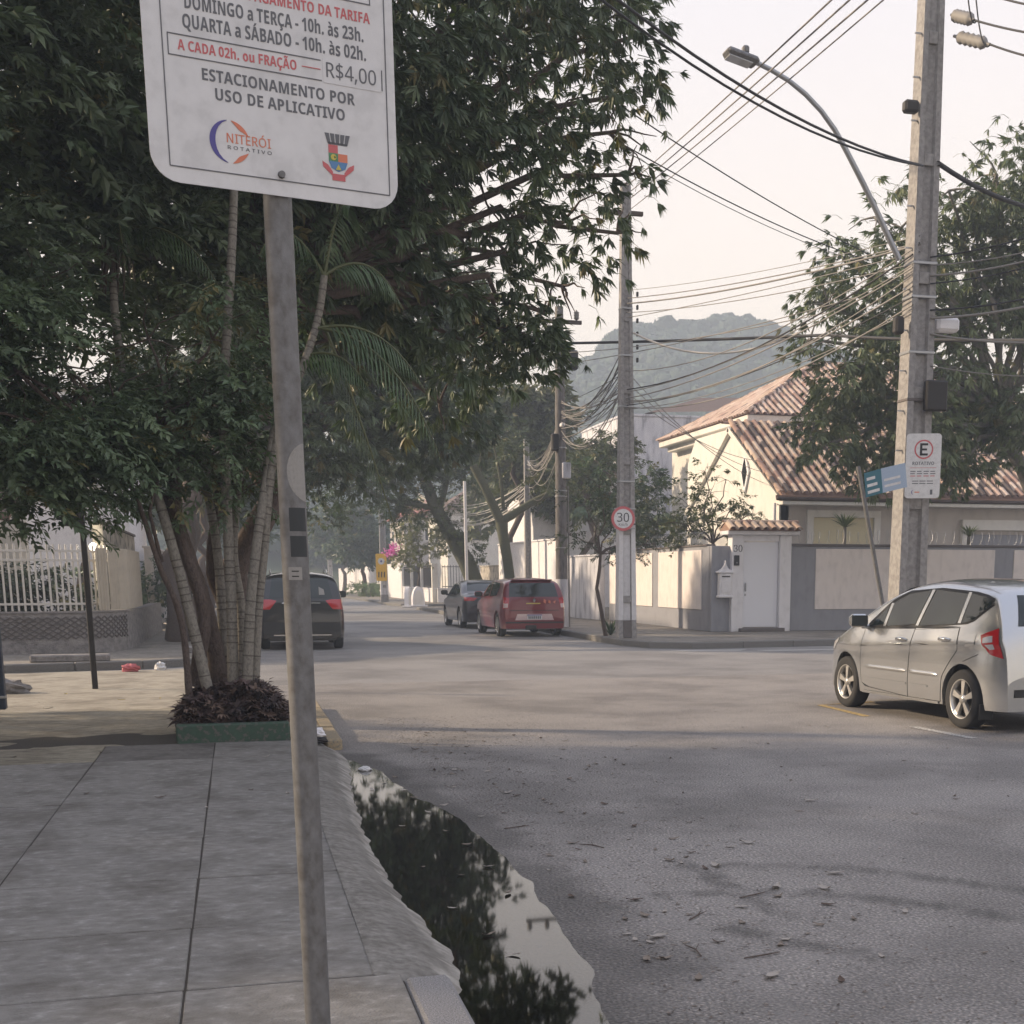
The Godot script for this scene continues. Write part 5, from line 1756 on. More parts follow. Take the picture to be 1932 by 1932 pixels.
func planter():
	# green kerbed bed
	var base := Vector3(-0.09, 0.11, -12.65)
	var t := thing("planter", "low green painted cement planter at the pavement corner", "planter", base)
	for a in [[Vector3(0, 0.07, 0.5), Vector3(0.96, 0.2, 0.10)], [Vector3(0, 0.07, -0.62), Vector3(0.96, 0.2, 0.10)], [Vector3(-0.43, 0.068, -0.06), Vector3(0.10, 0.196, 1.02)], [Vector3(0.43, 0.068, -0.06), Vector3(0.10, 0.196, 1.02)]]:
		obj("kerb", bxs(a[0], a[1], 0.015), "green_kerb", t)
	obj("soil", bxs(Vector3(0, 0.05, -0.06), Vector3(0.76, 0.16, 1.02), 0.01), "soil", t)
	# dry strap leaved plant that fills it
	var b := thing("bromeliad_clump", "clump of dry purple brown strap leaves filling the green planter", "plant", base + Vector3(0, 0.13, 0))
	var r := RandomNumberGenerator.new()
	r.seed = 3
	var rs := Sh.new()
	for i in 14:
		var a := i * 2.39996
		var l := 0.15 + 0.05 * sin(i * 1.7)
		var d := Vector3(cos(a), 0.5 + 0.5 * sin(i * 2.3), sin(a)).normalized()
		var sd := d.cross(Vector3.UP).normalized() * 0.016
		var tw := Vector3(0, 0.004, 0)
		rs.quad(-sd, sd, d * l * 0.55 + sd * 1.1, d * l * 0.55 - sd * 1.1)
		rs.tri(d * l * 0.55 - sd * 1.1, d * l * 0.55 + sd * 1.1, d * l + Vector3(0, -0.05, 0))
	var rm := rs.mesh()
	var xfs := []
	var cols := []
	for i in 900:
		var q := Vector3(r.randf_range(-0.47, 0.47), 0, r.randf_range(-0.5, 0.42))
		if pow(abs(q.x / 0.5), 3.0) + pow(abs(q.z / 0.56), 3.0) > 1.0:
			continue
		var top := 0.36 * (1.0 - pow(abs(q.x) / 0.54, 3.0)) * (1.0 - 0.5 * pow(abs(q.z) / 0.6, 3.0)) + 0.03 * sin(q.x * 9.0)
		q.y = r.randf_range(0.0, 1.0) * top
		xfs.append(Transform3D((Basis(Vector3.UP, r.randf() * TAU) * Basis(Vector3.RIGHT, r.randf_range(-0.7, 0.7))).scaled(Vector3.ONE * r.randf_range(0.45, 0.8)), q))
		var v := r.randf_range(0.5, 1.5)
		var cc := Color(0.075, 0.05, 0.046) if r.randf() < 0.7 else Color(0.13, 0.09, 0.07)
		cols.append(Color(cc.r * v, cc.g * v, cc.b * v))
	multi("foliage", rm, xfs, cols, "leaf_dry", b)
	# clumping palm: ringed stems rising out of it
	var pm := StandardMaterial3D.new()
	pm = M["leaf"].duplicate()
	pm.backlight = Color(0.3, 0.34, 0.16)
	M["leaf_palm"] = pm
	var pz := -12.75
	var pb := P(440, 1300, pz)
	pb.y = 0.2
	var palm := thing("clumping_palm", "clump of slender ringed grey palm stems rising from the planter", "palm", pb)
	var stems := [
		[[392, 1300, -12.5], [372, 1215, -12.5], [345, 1105, -12.5], [322, 1020, -12.5], [305, 960, -12.5], [285, 900, -12.6], [255, 800, -12.8], [230, 700, -13.0], [215, 560, -13.2], [215, 440, -13.3]],
		[[440, 1300, -12.7], [437, 1150, -12.7], [430, 1000, -12.7], [425, 880, -12.7], [422, 760, -12.7], [430, 600, -12.8], [437, 480, -12.8], [442, 330, -12.9], [445, 150, -13.0]],
		[[466, 1300, -12.6], [472, 1150, -12.6], [484, 1030, -12.6], [500, 920, -12.7], [520, 800, -12.8], [545, 690, -13.0]],
		[[479, 1300, -12.7], [486, 1150, -12.7], [496, 1050, -12.7], [510, 900, -12.7], [535, 780, -12.8], [572, 690, -12.9], [600, 600, -13.0], [612, 520, -13.0]],
		[[428, 1300, -13.0], [420, 1172, -13.0], [412, 1060, -13.0], [396, 950, -13.0], [378, 890, -13.1], [350, 800, -13.2]],
		[[455, 1300, -13.2], [455, 1150, -13.2], [440, 1040, -13.2], [452, 900, -13.2], [470, 760, -13.3]]]
	for i in stems.size():
		var pts := []
		var rr := []
		var st: Array = stems[i]
		for k in st.size():
			pts.append(P(st[k][0], st[k][1], st[k][2]) - pb)
			rr.append(lerp(0.052, 0.034, float(k) / st.size()))
		var cv := Curve3D.new()
		for k in pts.size():
			var tan: Vector3 = (pts[min(k + 1, pts.size() - 1)] - pts[max(k - 1, 0)]) / 6.0
			cv.add_point(pts[k], -tan, tan)
		var fine := []
		var fr := []
		var ln := cv.get_baked_length()
		var n := int(ln / 0.06)
		var rings := Sh.new()
		for k in n + 1:
			var q := cv.sample_baked(ln * k / n)
			fine.append(q)
			fr.append(lerp(0.050, 0.032, float(k) / n))
		var s := Sh.new()
		s.tube(fine, fr, 9)
		var stem := obj("stem", s, "palm_stem", palm)
		for k in range(2, n - 1):
			if r.randf() < 0.45:
				continue
			var d: Vector3 = (fine[k + 1] - fine[k]).normalized()
			rings.tube([fine[k] - d * 0.006, fine[k] + d * 0.006], [fr[k] * 1.05], 9, false, 1)
		var ro := obj("rings", rings, "palm_ring", stem)
		ro.set_meta("kind", "stuff")
	# fronds: [base px, py, z, direction, length, drop]
	var fs := [
		[215, 440, -13.3, Vector3(0.9, 0.35, 0.3), 1.3, 0.9], [215, 440, -13.3, Vector3(0.5, 0.6, -0.3), 1.3, 0.9], [215, 440, -13.3, Vector3(-0.6, 0.3, 0.3), 1.0, 1.0], [215, 440, -13.3, Vector3(0.1, 0.4, 0.6), 1.1, 1.1], [215, 440, -13.3, Vector3(-0.5, 1.0, 0.0), 1.4, 0.7], [215, 440, -13.3, Vector3(0.3, 1.2, 0.2), 1.4, 0.6],
		[600, 620, -12.9, Vector3(1.0, 0.25, 0.2), 1.25, 0.85], [605, 620, -12.9, Vector3(0.7, -0.1, 0.3), 1.5, 1.0], [605, 600, -13.0, Vector3(0.35, -0.9, 0.1), 1.9, 0.3], [612, 520, -13.0, Vector3(0.9, 0.7, -0.2), 1.2, 0.9], [612, 520, -13.0, Vector3(-0.5, 0.8, 0.3), 1.4, 0.8], [612, 520, -13.0, Vector3(0.2, 1.0, 0.1), 1.5, 0.6],
		[445, 150, -13.0, Vector3(-0.9, 0.5, 0.3), 1.6, 0.8], [445, 150, -13.0, Vector3(-0.7, 0.2, -0.3), 1.6, 0.9], [445, 150, -13.0, Vector3(-0.3, 0.9, 0.0), 1.6, 0.7], [445, 150, -13.0, Vector3(0.9, 0.4, 0.1), 1.6, 0.8], [545, 690, -13.0, Vector3(0.9, 0.6, 0.4), 1.2, 0.9], [350, 800, -13.2, Vector3(-0.5, 0.9, 0.2), 1.0, 0.8]]
	for i in fs.size():
		var f: Array = fs[i]
		frond(palm, P(f[0], f[1], f[2]) - pb, f[3], f[4], f[5], 0.011, "leaf_palm", 40 + i, 30)
	# dry hanging sheaths under a palm head
	var s2 := Sh.new()
	for k in 14:
		var a := P(196 + k * 3.0, 440, -13.25) - pb
		var e := P(190 + k * 4.0 + 5.0 * sin(k * 2.0), 545 + 20 * sin(k * 1.3), -13.2) - pb
		s2.tube([a, a.lerp(e, 0.5) + Vector3(0.01, 0, 0.02), e], [0.012, 0.016, 0.004], 4, false)
	obj("dry_sheath", s2, "bark_brown", palm)
	# leafy tree with brown trunks in the same bed
	var C := []
	for a in [[70, 560, -12.2, 0.55, 0.8], [20, 680, -12.0, 0.7, 1.0], [120, 690, -12.2, 0.6, 1.0], [60, 820, -12.0, 0.7, 1.1], [-60, 780, -11.8, 0.8, 1.0], [150, 850, -12.2, 0.5, 1.0], [215, 750, -12.4, 0.55, 1.0], [210, 880, -12.4, 0.38, 0.8], [280, 640, -12.6, 0.55, 0.9], [300, 800, -12.7, 0.5, 0.9], [400, 640, -12.9, 0.6, 0.9], [460, 720, -12.9, 0.4, 0.8], [390, 780, -12.8, 0.5, 0.9], [370, 880, -12.8, 0.35, 0.8], [440, 860, -13.0, 0.35, 0.7], [40, 910, -12.0, 0.4, 0.9], [320, 720, -12.7, 0.5, 1.0], [120, 780, -12.4, 0.6, 1.0], [270, 930, -12.6, 0.25, 0.6], [460, 930, -12.9, 0.28, 0.6], [-70, 640, -11.8, 0.8, 1.0], [130, 935, -12.3, 0.25, 0.7]]:
		C.append([P(a[0], a[1], a[2]), a[3], a[4]])
	var base2 := P(400, 1300, -12.9)
	base2.y = 0.2
	var tr := thing("leafy_tree", "bushy green tree with leaning brown trunks among the palm stems", "tree", base2)
	var s3 := Sh.new()
	var tr1 := [[417, 1295, -12.9], [400, 1200, -12.9], [380, 1122, -12.9], [350, 1035, -12.8], [331, 973, -12.8], [318, 935, -12.7]]
	var tr2 := [[371, 1295, -12.7], [378, 1220, -12.7], [387, 1172, -12.7], [372, 1100, -12.7], [345, 1030, -12.7], [330, 940, -12.7], [330, 850, -12.7]]
	var tr3 := [[357, 1310, -12.45], [347, 1198, -12.45], [330, 1130, -12.4], [308, 1086, -12.4], [285, 1020, -12.4], [261, 947, -12.4], [232, 884, -12.3]]
	var tr4 := [[408, 1295, -13.1], [408, 1220, -13.1], [430, 1170, -13.1], [400, 1080, -13.1], [405, 1000, -13.1], [415, 900, -13.0]]
	var tr5 := [[305, 1060, -12.5], [290, 1000, -12.4], [282, 965, -12.4], [300, 900, -12.5]]
	var k2 := 0
	for tt in [[tr1, 0.085, 0.06], [tr2, 0.07, 0.045], [tr3, 0.032, 0.018], [tr4, 0.075, 0.04], [tr5, 0.018, 0.012]]:
		var pts := []
		var rr := []
		for k in tt[0].size():
			pts.append(P(tt[0][k][0], tt[0][k][1], tt[0][k][2]) - base2)
			rr.append(lerp(float(tt[1]), float(tt[2]), float(k) / (tt[0].size() - 1)))
		var cv := Curve3D.new()
		for k in pts.size():
			var tan: Vector3 = (pts[min(k + 1, pts.size() - 1)] - pts[max(k - 1, 0)]) / 6.0
			cv.add_point(pts[k], -tan, tan)
		var fine := []
		var fr := []
		for k in 21:
			fine.append(cv.sample_baked(cv.get_baked_length() * k / 20.0))
			fr.append(lerp(rr[0], rr[-1], k / 20.0) * (1.0 + 0.06 * sin(k * 1.9)))
		s3.tube(fine, fr, 9)
	var heads := [P(318, 935, -12.7) - base2, P(232, 884, -12.3) - base2, P(330, 850, -12.7) - base2, P(415, 900, -13.0) - base2]
	for bl in C:
		var c: Vector3 = bl[0] - base2
		var best: Vector3 = heads[0]
		for hd in heads:
			if hd.distance_to(c) < best.distance_to(c):
				best = hd
		limb(s3, best, c, 0.03, 0.008, int(c.x * 50), 5)
		for k in 4:
			limb(s3, c, c + Vector3(sin(k * 2.4), 0.6 * cos(k * 1.9), cos(k * 2.4)) * bl[1] * 0.8, 0.009, 0.003, k, 3)
	obj("trunk", s3, "bark_brown", tr)
	crown(tr, rel(C, base2), sp["small"], 480.0, Color(0.085, 0.125, 0.07), Color(0.125, 0.17, 0.09), 30, -0.25, 0.95)

# tapered concrete pole of H section; front is +z
func h_pole(called: String, label: String, at: Vector3, h: float, w0: float, w1: float, d0: float, d1: float, painted := 0.0, turn := 0.0, m := "pole_conc") -> Node3D:
	var t := thing(called, label, "pole", at, turn)
	var shape := func(w: float, d: float) -> PackedVector2Array:
		var f := w * 0.26
		var c := d * 0.2
		return PackedVector2Array([Vector2(-w / 2, d / 2), Vector2(-w / 2 + f, d / 2), Vector2(-w / 2 + f + c * 0.35, d / 2 - c), Vector2(w / 2 - f - c * 0.35, d / 2 - c), Vector2(w / 2 - f, d / 2), Vector2(w / 2, d / 2), Vector2(w / 2, -d / 2), Vector2(w / 2 - f, -d / 2), Vector2(w / 2 - f - c * 0.35, -d / 2 + c), Vector2(-w / 2 + f + c * 0.35, -d / 2 + c), Vector2(-w / 2 + f, -d / 2), Vector2(-w / 2, -d / 2)])
	var part := func(y0: float, y1: float, grow: float) -> Sh:
		var a: PackedVector2Array = shape.call(lerp(w0, w1, y0 / h) + grow, lerp(d0, d1, y0 / h) + grow)
		var b: PackedVector2Array = shape.call(lerp(w0, w1, y1 / h) + grow, lerp(d0, d1, y1 / h) + grow)
		var s := Sh.new()
		for i in a.size():
			var j := (i + 1) % a.size()
			s.quad(Vector3(a[j].x, y0, a[j].y), Vector3(a[i].x, y0, a[i].y), Vector3(b[i].x, y1, b[i].y), Vector3(b[j].x, y1, b[j].y))
		s.quad(Vector3(-w1 / 2, y1, d1 / 2), Vector3(w1 / 2, y1, d1 / 2), Vector3(w1 / 2, y1, -d1 / 2), Vector3(-w1 / 2, y1, -d1 / 2))
		return s
	obj("shaft", part.call(0.0, h, 0.0), m, t)
	if painted > 0.0:
		obj("paint", part.call(0.42, painted, 0.006), "pole_white", t, "white painted foot of the pole")
	var y := 0.9
	var k := 0
	while y < h - 0.6:
		var w: float = lerp(w0, w1, y / h)
		var d: float = lerp(d0, d1, y / h)
		obj("web_band", bxs(Vector3(0, y, d / 2 - d * 0.1 - 0.004), Vector3(w * 0.46, 0.16, d * 0.2 - 0.006), 0.008), m, t)
		y += 1.55
		k += 1
	return t

func ring_band(parent: Node, y: float, w: float, d: float, m := "steel", hh := 0.04):
	obj("band", bxs(Vector3(0, y, 0), Vector3(w + 0.02, hh, d + 0.02), 0.006), m, parent)

func cable(label: String, a: Vector3, b: Vector3, sag: float, r := 0.012, m := "cable", group := "overhead cables", called := "overhead_cable"):
	var t := obj(called, null, m)
	var s := Sh.new()
	var pts := catenary(Vector3.ZERO, b - a, sag, 12)
	s.tube(pts, [r], 5, false)
	t.mesh = s.mesh()
	t.position = a
	t.set_meta("label", label)
	t.set_meta("category", "cable")
	t.set_meta("group", group)

func insulator(parent: Node, a: Vector3, b: Vector3):
	var s := Sh.new()
	var d := b - a
	var pts := []
	var rr := []
	for i in 15:
		pts.append(a + d * i / 14.0)
		rr.append(0.02 if i < 2 or i > 12 else (0.085 if i % 2 else 0.05))
	s.tube(pts, rr, 8)
	obj("insulator", s, "cable_grey", parent)

func poles_and_cables():
	var zb := -18.0
	var bp := Vector3(9.60, 0.14, -18.15)
	var t := h_pole("utility_pole", "tall concrete utility pole carrying the street lamp and parking sign behind the silver car", bp, 11.2, 0.47, 0.26, 0.36, 0.20)
	for y in [2.95, 3.9, 4.55, 5.3, 5.75]:
		var k: float = y / 11.2
		ring_band(t, y, lerp(0.47, 0.26, k), lerp(0.36, 0.20, k), "steel" if y > 4 else "wall_cap")
	# boxes and clutter at the cable level
	obj("splice_box", bxs(Vector3(0.42, 4.95, 0.05), Vector3(0.36, 0.20, 0.2), 0.04), "wall_white", t)
	obj("splice_box", bxs(Vector3(-0.36, 4.9, 0.1), Vector3(0.14, 0.24, 0.14), 0.03), "black_metal", t)
	obj("cable_clamp", bxs(Vector3(-0.3, 7.75, 0.1), Vector3(0.22, 0.16, 0.14), 0.03), "black_metal", t)
	obj("meter_box", bxs(Vector3(0.2, 3.95, 0.23), Vector3(0.34, 0.42, 0.12), 0.02), "black_metal", t)
	insulator(t, P(1795, 28, zb) - bp, P(1838, 38, zb + 0.6) - bp)
	insulator(t, P(1800, 68, zb) - bp, P(1868, 84, zb + 0.8) - bp)
	for i in 12:
		var y := 3.2 + i * 0.55
		obj("step_bolt", bxs(Vector3(-lerp(0.235, 0.13, y / 11.2) - 0.05, y, 0.05), Vector3(0.1, 0.02, 0.02)), "steel", t)
	# lamp on a curved arm: it hangs from the pole
	var lp := thing("street_lamp", "street lamp on long curved arm fixed to the tall concrete pole", "street lamp", bp + Vector3(-0.2, 5.6, 0.12))
	var o: Vector3 = lp.position
	var arm := []
	for a in [[1697, 490], [1680, 455], [1657, 405], [1628, 345], [1597, 285], [1575, 245], [1550, 210], [1520, 178], [1488, 152], [1455, 132], [1425, 117]]:
		arm.append(P(a[0], a[1], -17.9) - o)
	var s := Sh.new()
	s.tube(arm, [0.042, 0.042, 0.04, 0.04, 0.038, 0.036, 0.034, 0.034, 0.032, 0.032, 0.032], 8)
	obj("arm", s, "steel", lp)
	var hd := arm[-1] as Vector3
	var head := Sh.new()
	head.xf = Transform3D(Basis(Vector3.BACK, -0.22), hd + Vector3(-0.20, 0.035, 0))
	head.box(Vector3(0, 0, 0), Vector3(0.46, 0.09, 0.26), 0.035)
	obj("head", head, "galv", lp)
	head = Sh.new()
	head.xf = Transform3D(Basis(Vector3.BACK, -0.22), hd + Vector3(-0.20, 0.035, 0))
	head.box(Vector3(-0.02, -0.052, 0), Vector3(0.34, 0.02, 0.2), 0.006)
	obj("lens", head, "lamp_clear", lp)
	obj("photocell", bxs(hd + Vector3(-0.14, 0.13, 0), Vector3(0.09, 0.10, 0.09), 0.02), "galv", lp)
	# pole with the speed sign
	var p30 := Vector3(8.74, 0.14, -30.3)
	t = h_pole("utility_pole", "concrete utility pole with white painted foot and round speed sign", p30, 9.9, 0.44, 0.20, 0.30, 0.16, 2.75)
	obj("foot", bxs(Vector3(0, 0.21, 0.152), Vector3(0.2, 0.40, 0.03), 0.005), "wall_cap", t)
	for y in [2.6, 3.55, 5.2, 6.3, 7.3]:
		var k: float = y / 9.9
		ring_band(t, y, lerp(0.44, 0.20, k), lerp(0.30, 0.16, k), "steel" if y > 3 else "wall_cap")
	for i in 6:
		obj("insulator_knob", bxs(Vector3(0.24, 6.2 + i * 0.28, 0.12), Vector3(0.05, 0.1, 0.05), 0.01), "black_metal", t)
	obj("crossarm", bxs(Vector3(-0.1, 9.3, 0), Vector3(1.0, 0.09, 0.1), 0.01), "dark_wood", t)
	# dark round pole with meter box
	var dp := Vector3(8.85, 0.14, -37.2)
	t = thing("utility_pole", "dark round utility pole with pale meter box beside the red car", "pole", dp)
	s = Sh.new()
	s.tube([Vector3.ZERO, Vector3(0, 1.6, 0), Vector3(0, 5, 0), Vector3(0, 8.6, 0)], [0.185, 0.175, 0.15, 0.115], 12)
	obj("shaft", s, "pole_dark", t)
	s = Sh.new()
	s.tube([Vector3(0, 0.02, 0), Vector3(0, 1.35, 0)], [0.192, 0.184], 12)
	obj("paint", s, "wall_stained", t, "peeling whitewash on the pole's foot")
	obj("meter_box", bxs(Vector3(0.12, 4.3, 0.16), Vector3(0.24, 0.42, 0.16), 0.02), "wall_stained", t)
	s = Sh.new()
	s.tube([Vector3(0.2, 0.02, 0.06), Vector3(0.19, 3.9, 0.05)], [0.025], 6)
	obj("conduit", s, "cable_grey", t)
	for y in [2.2, 3.6, 3.75, 4.9]:
		obj("band", tube_shape([Vector3(0, y, 0), Vector3(0, y + 0.03, 0)], 0.18, 12), "steel", t)
	obj("crossarm", bxs(Vector3(-0.3, 8.2, 0.1), Vector3(1.8, 0.1, 0.1), 0.01), "dark_wood", t)
	obj("crossarm", bxs(Vector3(-0.2, 7.5, 0.1), Vector3(1.2, 0.08, 0.08), 0.01), "dark_wood", t)
	for k in 4:
		insulator(t, Vector3(-1.1 + k * 0.52, 8.24, 0.1), Vector3(-1.1 + k * 0.52, 8.52, 0.1))
	obj("fuse_box", bxs(Vector3(0.3, 7.2, 0.2), Vector3(0.3, 0.5, 0.3), 0.04), "black_metal", t)
	obj("bracket_box", bxs(Vector3(-0.18, 5.05, 0.1), Vector3(0.2, 0.45, 0.2), 0.03), "black_metal", t)
	obj("camera_box", bxs(Vector3(0.0, 5.5, 0.2), Vector3(0.1, 0.1, 0.3), 0.02), "wall_white", t)
	# poles up the street
	t = h_pole("utility_pole", "pale concrete pole with yellow school sign up the street", Vector3(8.35, 0.14, -80.0), 8.0, 0.46, 0.24, 0.32, 0.2, 2.0)
	t = h_pole("utility_pole", "pale concrete pole far up the street beside the low bushes", Vector3(8.6, 0.14, -130.0), 8.0, 0.46, 0.24, 0.32, 0.2, 3.0)
	t = h_pole("utility_pole", "concrete pole behind the pruned tree", Vector3(10.6, 0.14, -50.0), 6.4, 0.26, 0.18, 0.22, 0.16, 0.0)
	t = thing("lamp_post", "thin white metal post beside the dark parked car", "post", Vector3(P(829, 1130, -52.0).x, 0.0, -52.0))
	t.position.y = 0.14
	t.position.x = max(t.position.x, 8.6)
	obj("shaft", tube_shape([Vector3.ZERO, Vector3(0, 5.0, 0)], 0.06), "pole_white", t)
	# --- cables
	var g1 := "cables strung from the tall concrete pole"
	var top := P(1738, 312, zb + 0.1)
	cable("pair of black cables sagging from the tall pole into the large tree's crown", top, P(1090, -60, -13.0), 0.25, 0.016, "cable", g1)
	cable("pair of black cables sagging from the tall pole into the large tree's crown", top + Vector3(0, -0.02, 0.05), P(1090, -35, -13.2), 0.28, 0.014, "cable", g1)
	cable("thick black cable from the tall pole into the mango tree", P(1770, 308, zb), P(2010, 400, -21.0), 0.15, 0.035, "cable", g1)
	for a in [[1130, 395, 1590, -20, 0.011], [1135, 405, 1625, -20, 0.011], [1140, 412, 1660, -20, 0.011], [1150, 425, 1690, -20, 0.009]]:
		cable("thin bare wire of the high voltage line crossing the sky above the lamp", P(a[0], a[1], -36.0), P(a[2], a[3], -13.5), 0.05, a[4], "cable_grey", "high voltage wires")
	cable("thin black wire running down from the large tree to the mango tree", P(1180, 205, -20.0), P(1640, 480, -26.0), 0.1, 0.010, "cable", "wires from the large tree to the mango tree")
	cable("thin black wire running down from the large tree to the mango tree", P(1180, 275, -20.0), P(1640, 492, -26.0), 0.12, 0.010, "cable", "wires from the large tree to the mango tree")
	cable("thin black wire running down from the large tree to the mango tree", P(1180, 285, -20.0), P(1640, 500, -26.0), 0.14, 0.006, "cable", "wires from the large tree to the mango tree")
	var g2 := "wires from the speed sign pole to the tall pole"
	for a in [[548, 470, 0.006, 0.1], [563, 483, 0.010, 0.1], [573, 486, 0.016, 0.12], [590, 520, 0.008, 0.12], [600, 500, 0.008, 0.05]]:
		cable("thin wire from the speed sign pole's top across to the tall pole", P(1180, a[0], -30.3), P(1735, a[1] - 25, zb), a[3], a[2], "cable_grey", g2)
	for a in [[700, 470, 0.010], [735, 480, 0.014], [740, 500, 0.009], [752, 505, 0.012], [756, 520, 0.010], [760, 540, 0.013], [765, 560, 0.010], [768, 575, 0.012], [772, 585, 0.008]]:
		cable("telephone cable drooping from the speed sign pole up to the tall pole", P(1182, a[0], -30.25), P(1722, a[1], zb + 0.1), 0.35 + 0.1 * sin(a[0]), a[2], "cable" if int(a[0]) % 2 else "cable_grey", "telephone cables to the tall pole")
	cable("thick black cable running level from the trees past both poles", P(1040, 648, -33.0), P(1560, 632, -26.0), 0.02, 0.032, "cable", "thick level cables")
	cable("thick black cable running level past the tall pole out to the street", P(1560, 632, -26.0), P(2050, 640, -17.0), 0.05, 0.030, "cable", "thick level cables")
	cable("pale frayed rope sagging beside the speed sign pole", P(1195, 628, -30.2), P(1505, 628, -26.8), 0.42, 0.024, "rope", "pale ropes")
	for a in [[1075, 665, 1560, 590, 0.009], [1075, 685, 1620, 560, 0.009]]:
		cable("slack wire hung between the trees and the tall pole", P(a[0], a[1], -35.0), P(a[2], a[3], -21.0), 0.1, a[4], "cable_grey", "slack wires")
	# tangle between the dark pole and the speed sign pole
	var r := RandomNumberGenerator.new()
	r.seed = 12
	for i in 26:
		var a := Vector3(8.85, 5.3 + r.randf() * 1.0, -37.1)
		var b := Vector3(8.74, 5.6 + r.randf() * 1.2, -30.35)
		cable("tangled telephone wire slung between the dark pole and the speed sign pole", a, b, r.randf_range(0.05, 0.9), r.randf_range(0.006, 0.014), "cable_grey" if i % 3 else "cable", "tangled telephone wires")
	for i in 16:
		var a := Vector3(8.85, 5.1 + r.randf() * 1.0, -37.2)
		var b := Vector3(10.6 + r.randf() * 0.2, 4.6 + r.randf() * 1.2, -50.0)
		cable("telephone wire slung from the dark pole up the street", a, b, r.randf_range(0.1, 0.9), r.randf_range(0.006, 0.014), "cable_grey" if i % 3 else "rope", "telephone wires up the street")
	for i in 9:
		var a := Vector3(10.6, 4.4 + r.randf() * 0.8, -50.0)
		var b := P(790, 930 + r.randf() * 15, -60.0)
		cable("pale loop of wire sagging behind the dark car", a, b, r.randf_range(0.6, 1.4), 0.014, "rope", "pale wire loops")
	var g4 := "cables leaving the tall pole along the side street"
	for a in [[485, 420, 0.012], [500, 455, 0.009], [520, 470, 0.014], [535, 480, 0.010], [585, 545, 0.014], [600, 560, 0.018], [690, 720, 0.008], [630, 655, 0.016]]:
		cable("cable running from the tall pole along the side street past the mango tree", P(1755, a[0], zb), P(2060, a[1] - 15, -17.0), 0.08, a[2], "cable" if int(a[0]) % 2 else "cable_grey", g4)
	for a in [[1838, 38, -17.4, 2080, 75], [1868, 84, -17.2, 2080, 128], [1880, -6, -17.4, 2080, 20]]:
		cable("high wire leaving the insulators of the tall pole", P(a[0], a[1], a[2]), P(a[3], a[4], -15.0), 0.05, 0.014, "cable", "wires on the insulators")
	cable("short jumper wire hanging by the insulators", P(1840, -20, -17.4), P(1868, 84, -17.2), 0.25, 0.010, "cable", "jumper wires")
	cable("short jumper wire hanging by the insulators", P(1825, -20, -17.4), P(1842, 40, -17.4), 0.15, 0.010, "cable", "jumper wires")
	for k in 3:
		cable("drop wire from the speed sign pole to the corner house", P(1182, 700 + k * 20, -30.3), Vector3(15.2, 4.3 + k * 0.3, -38.0), 0.3, 0.008, "cable_grey", "drop wires to the corner house")

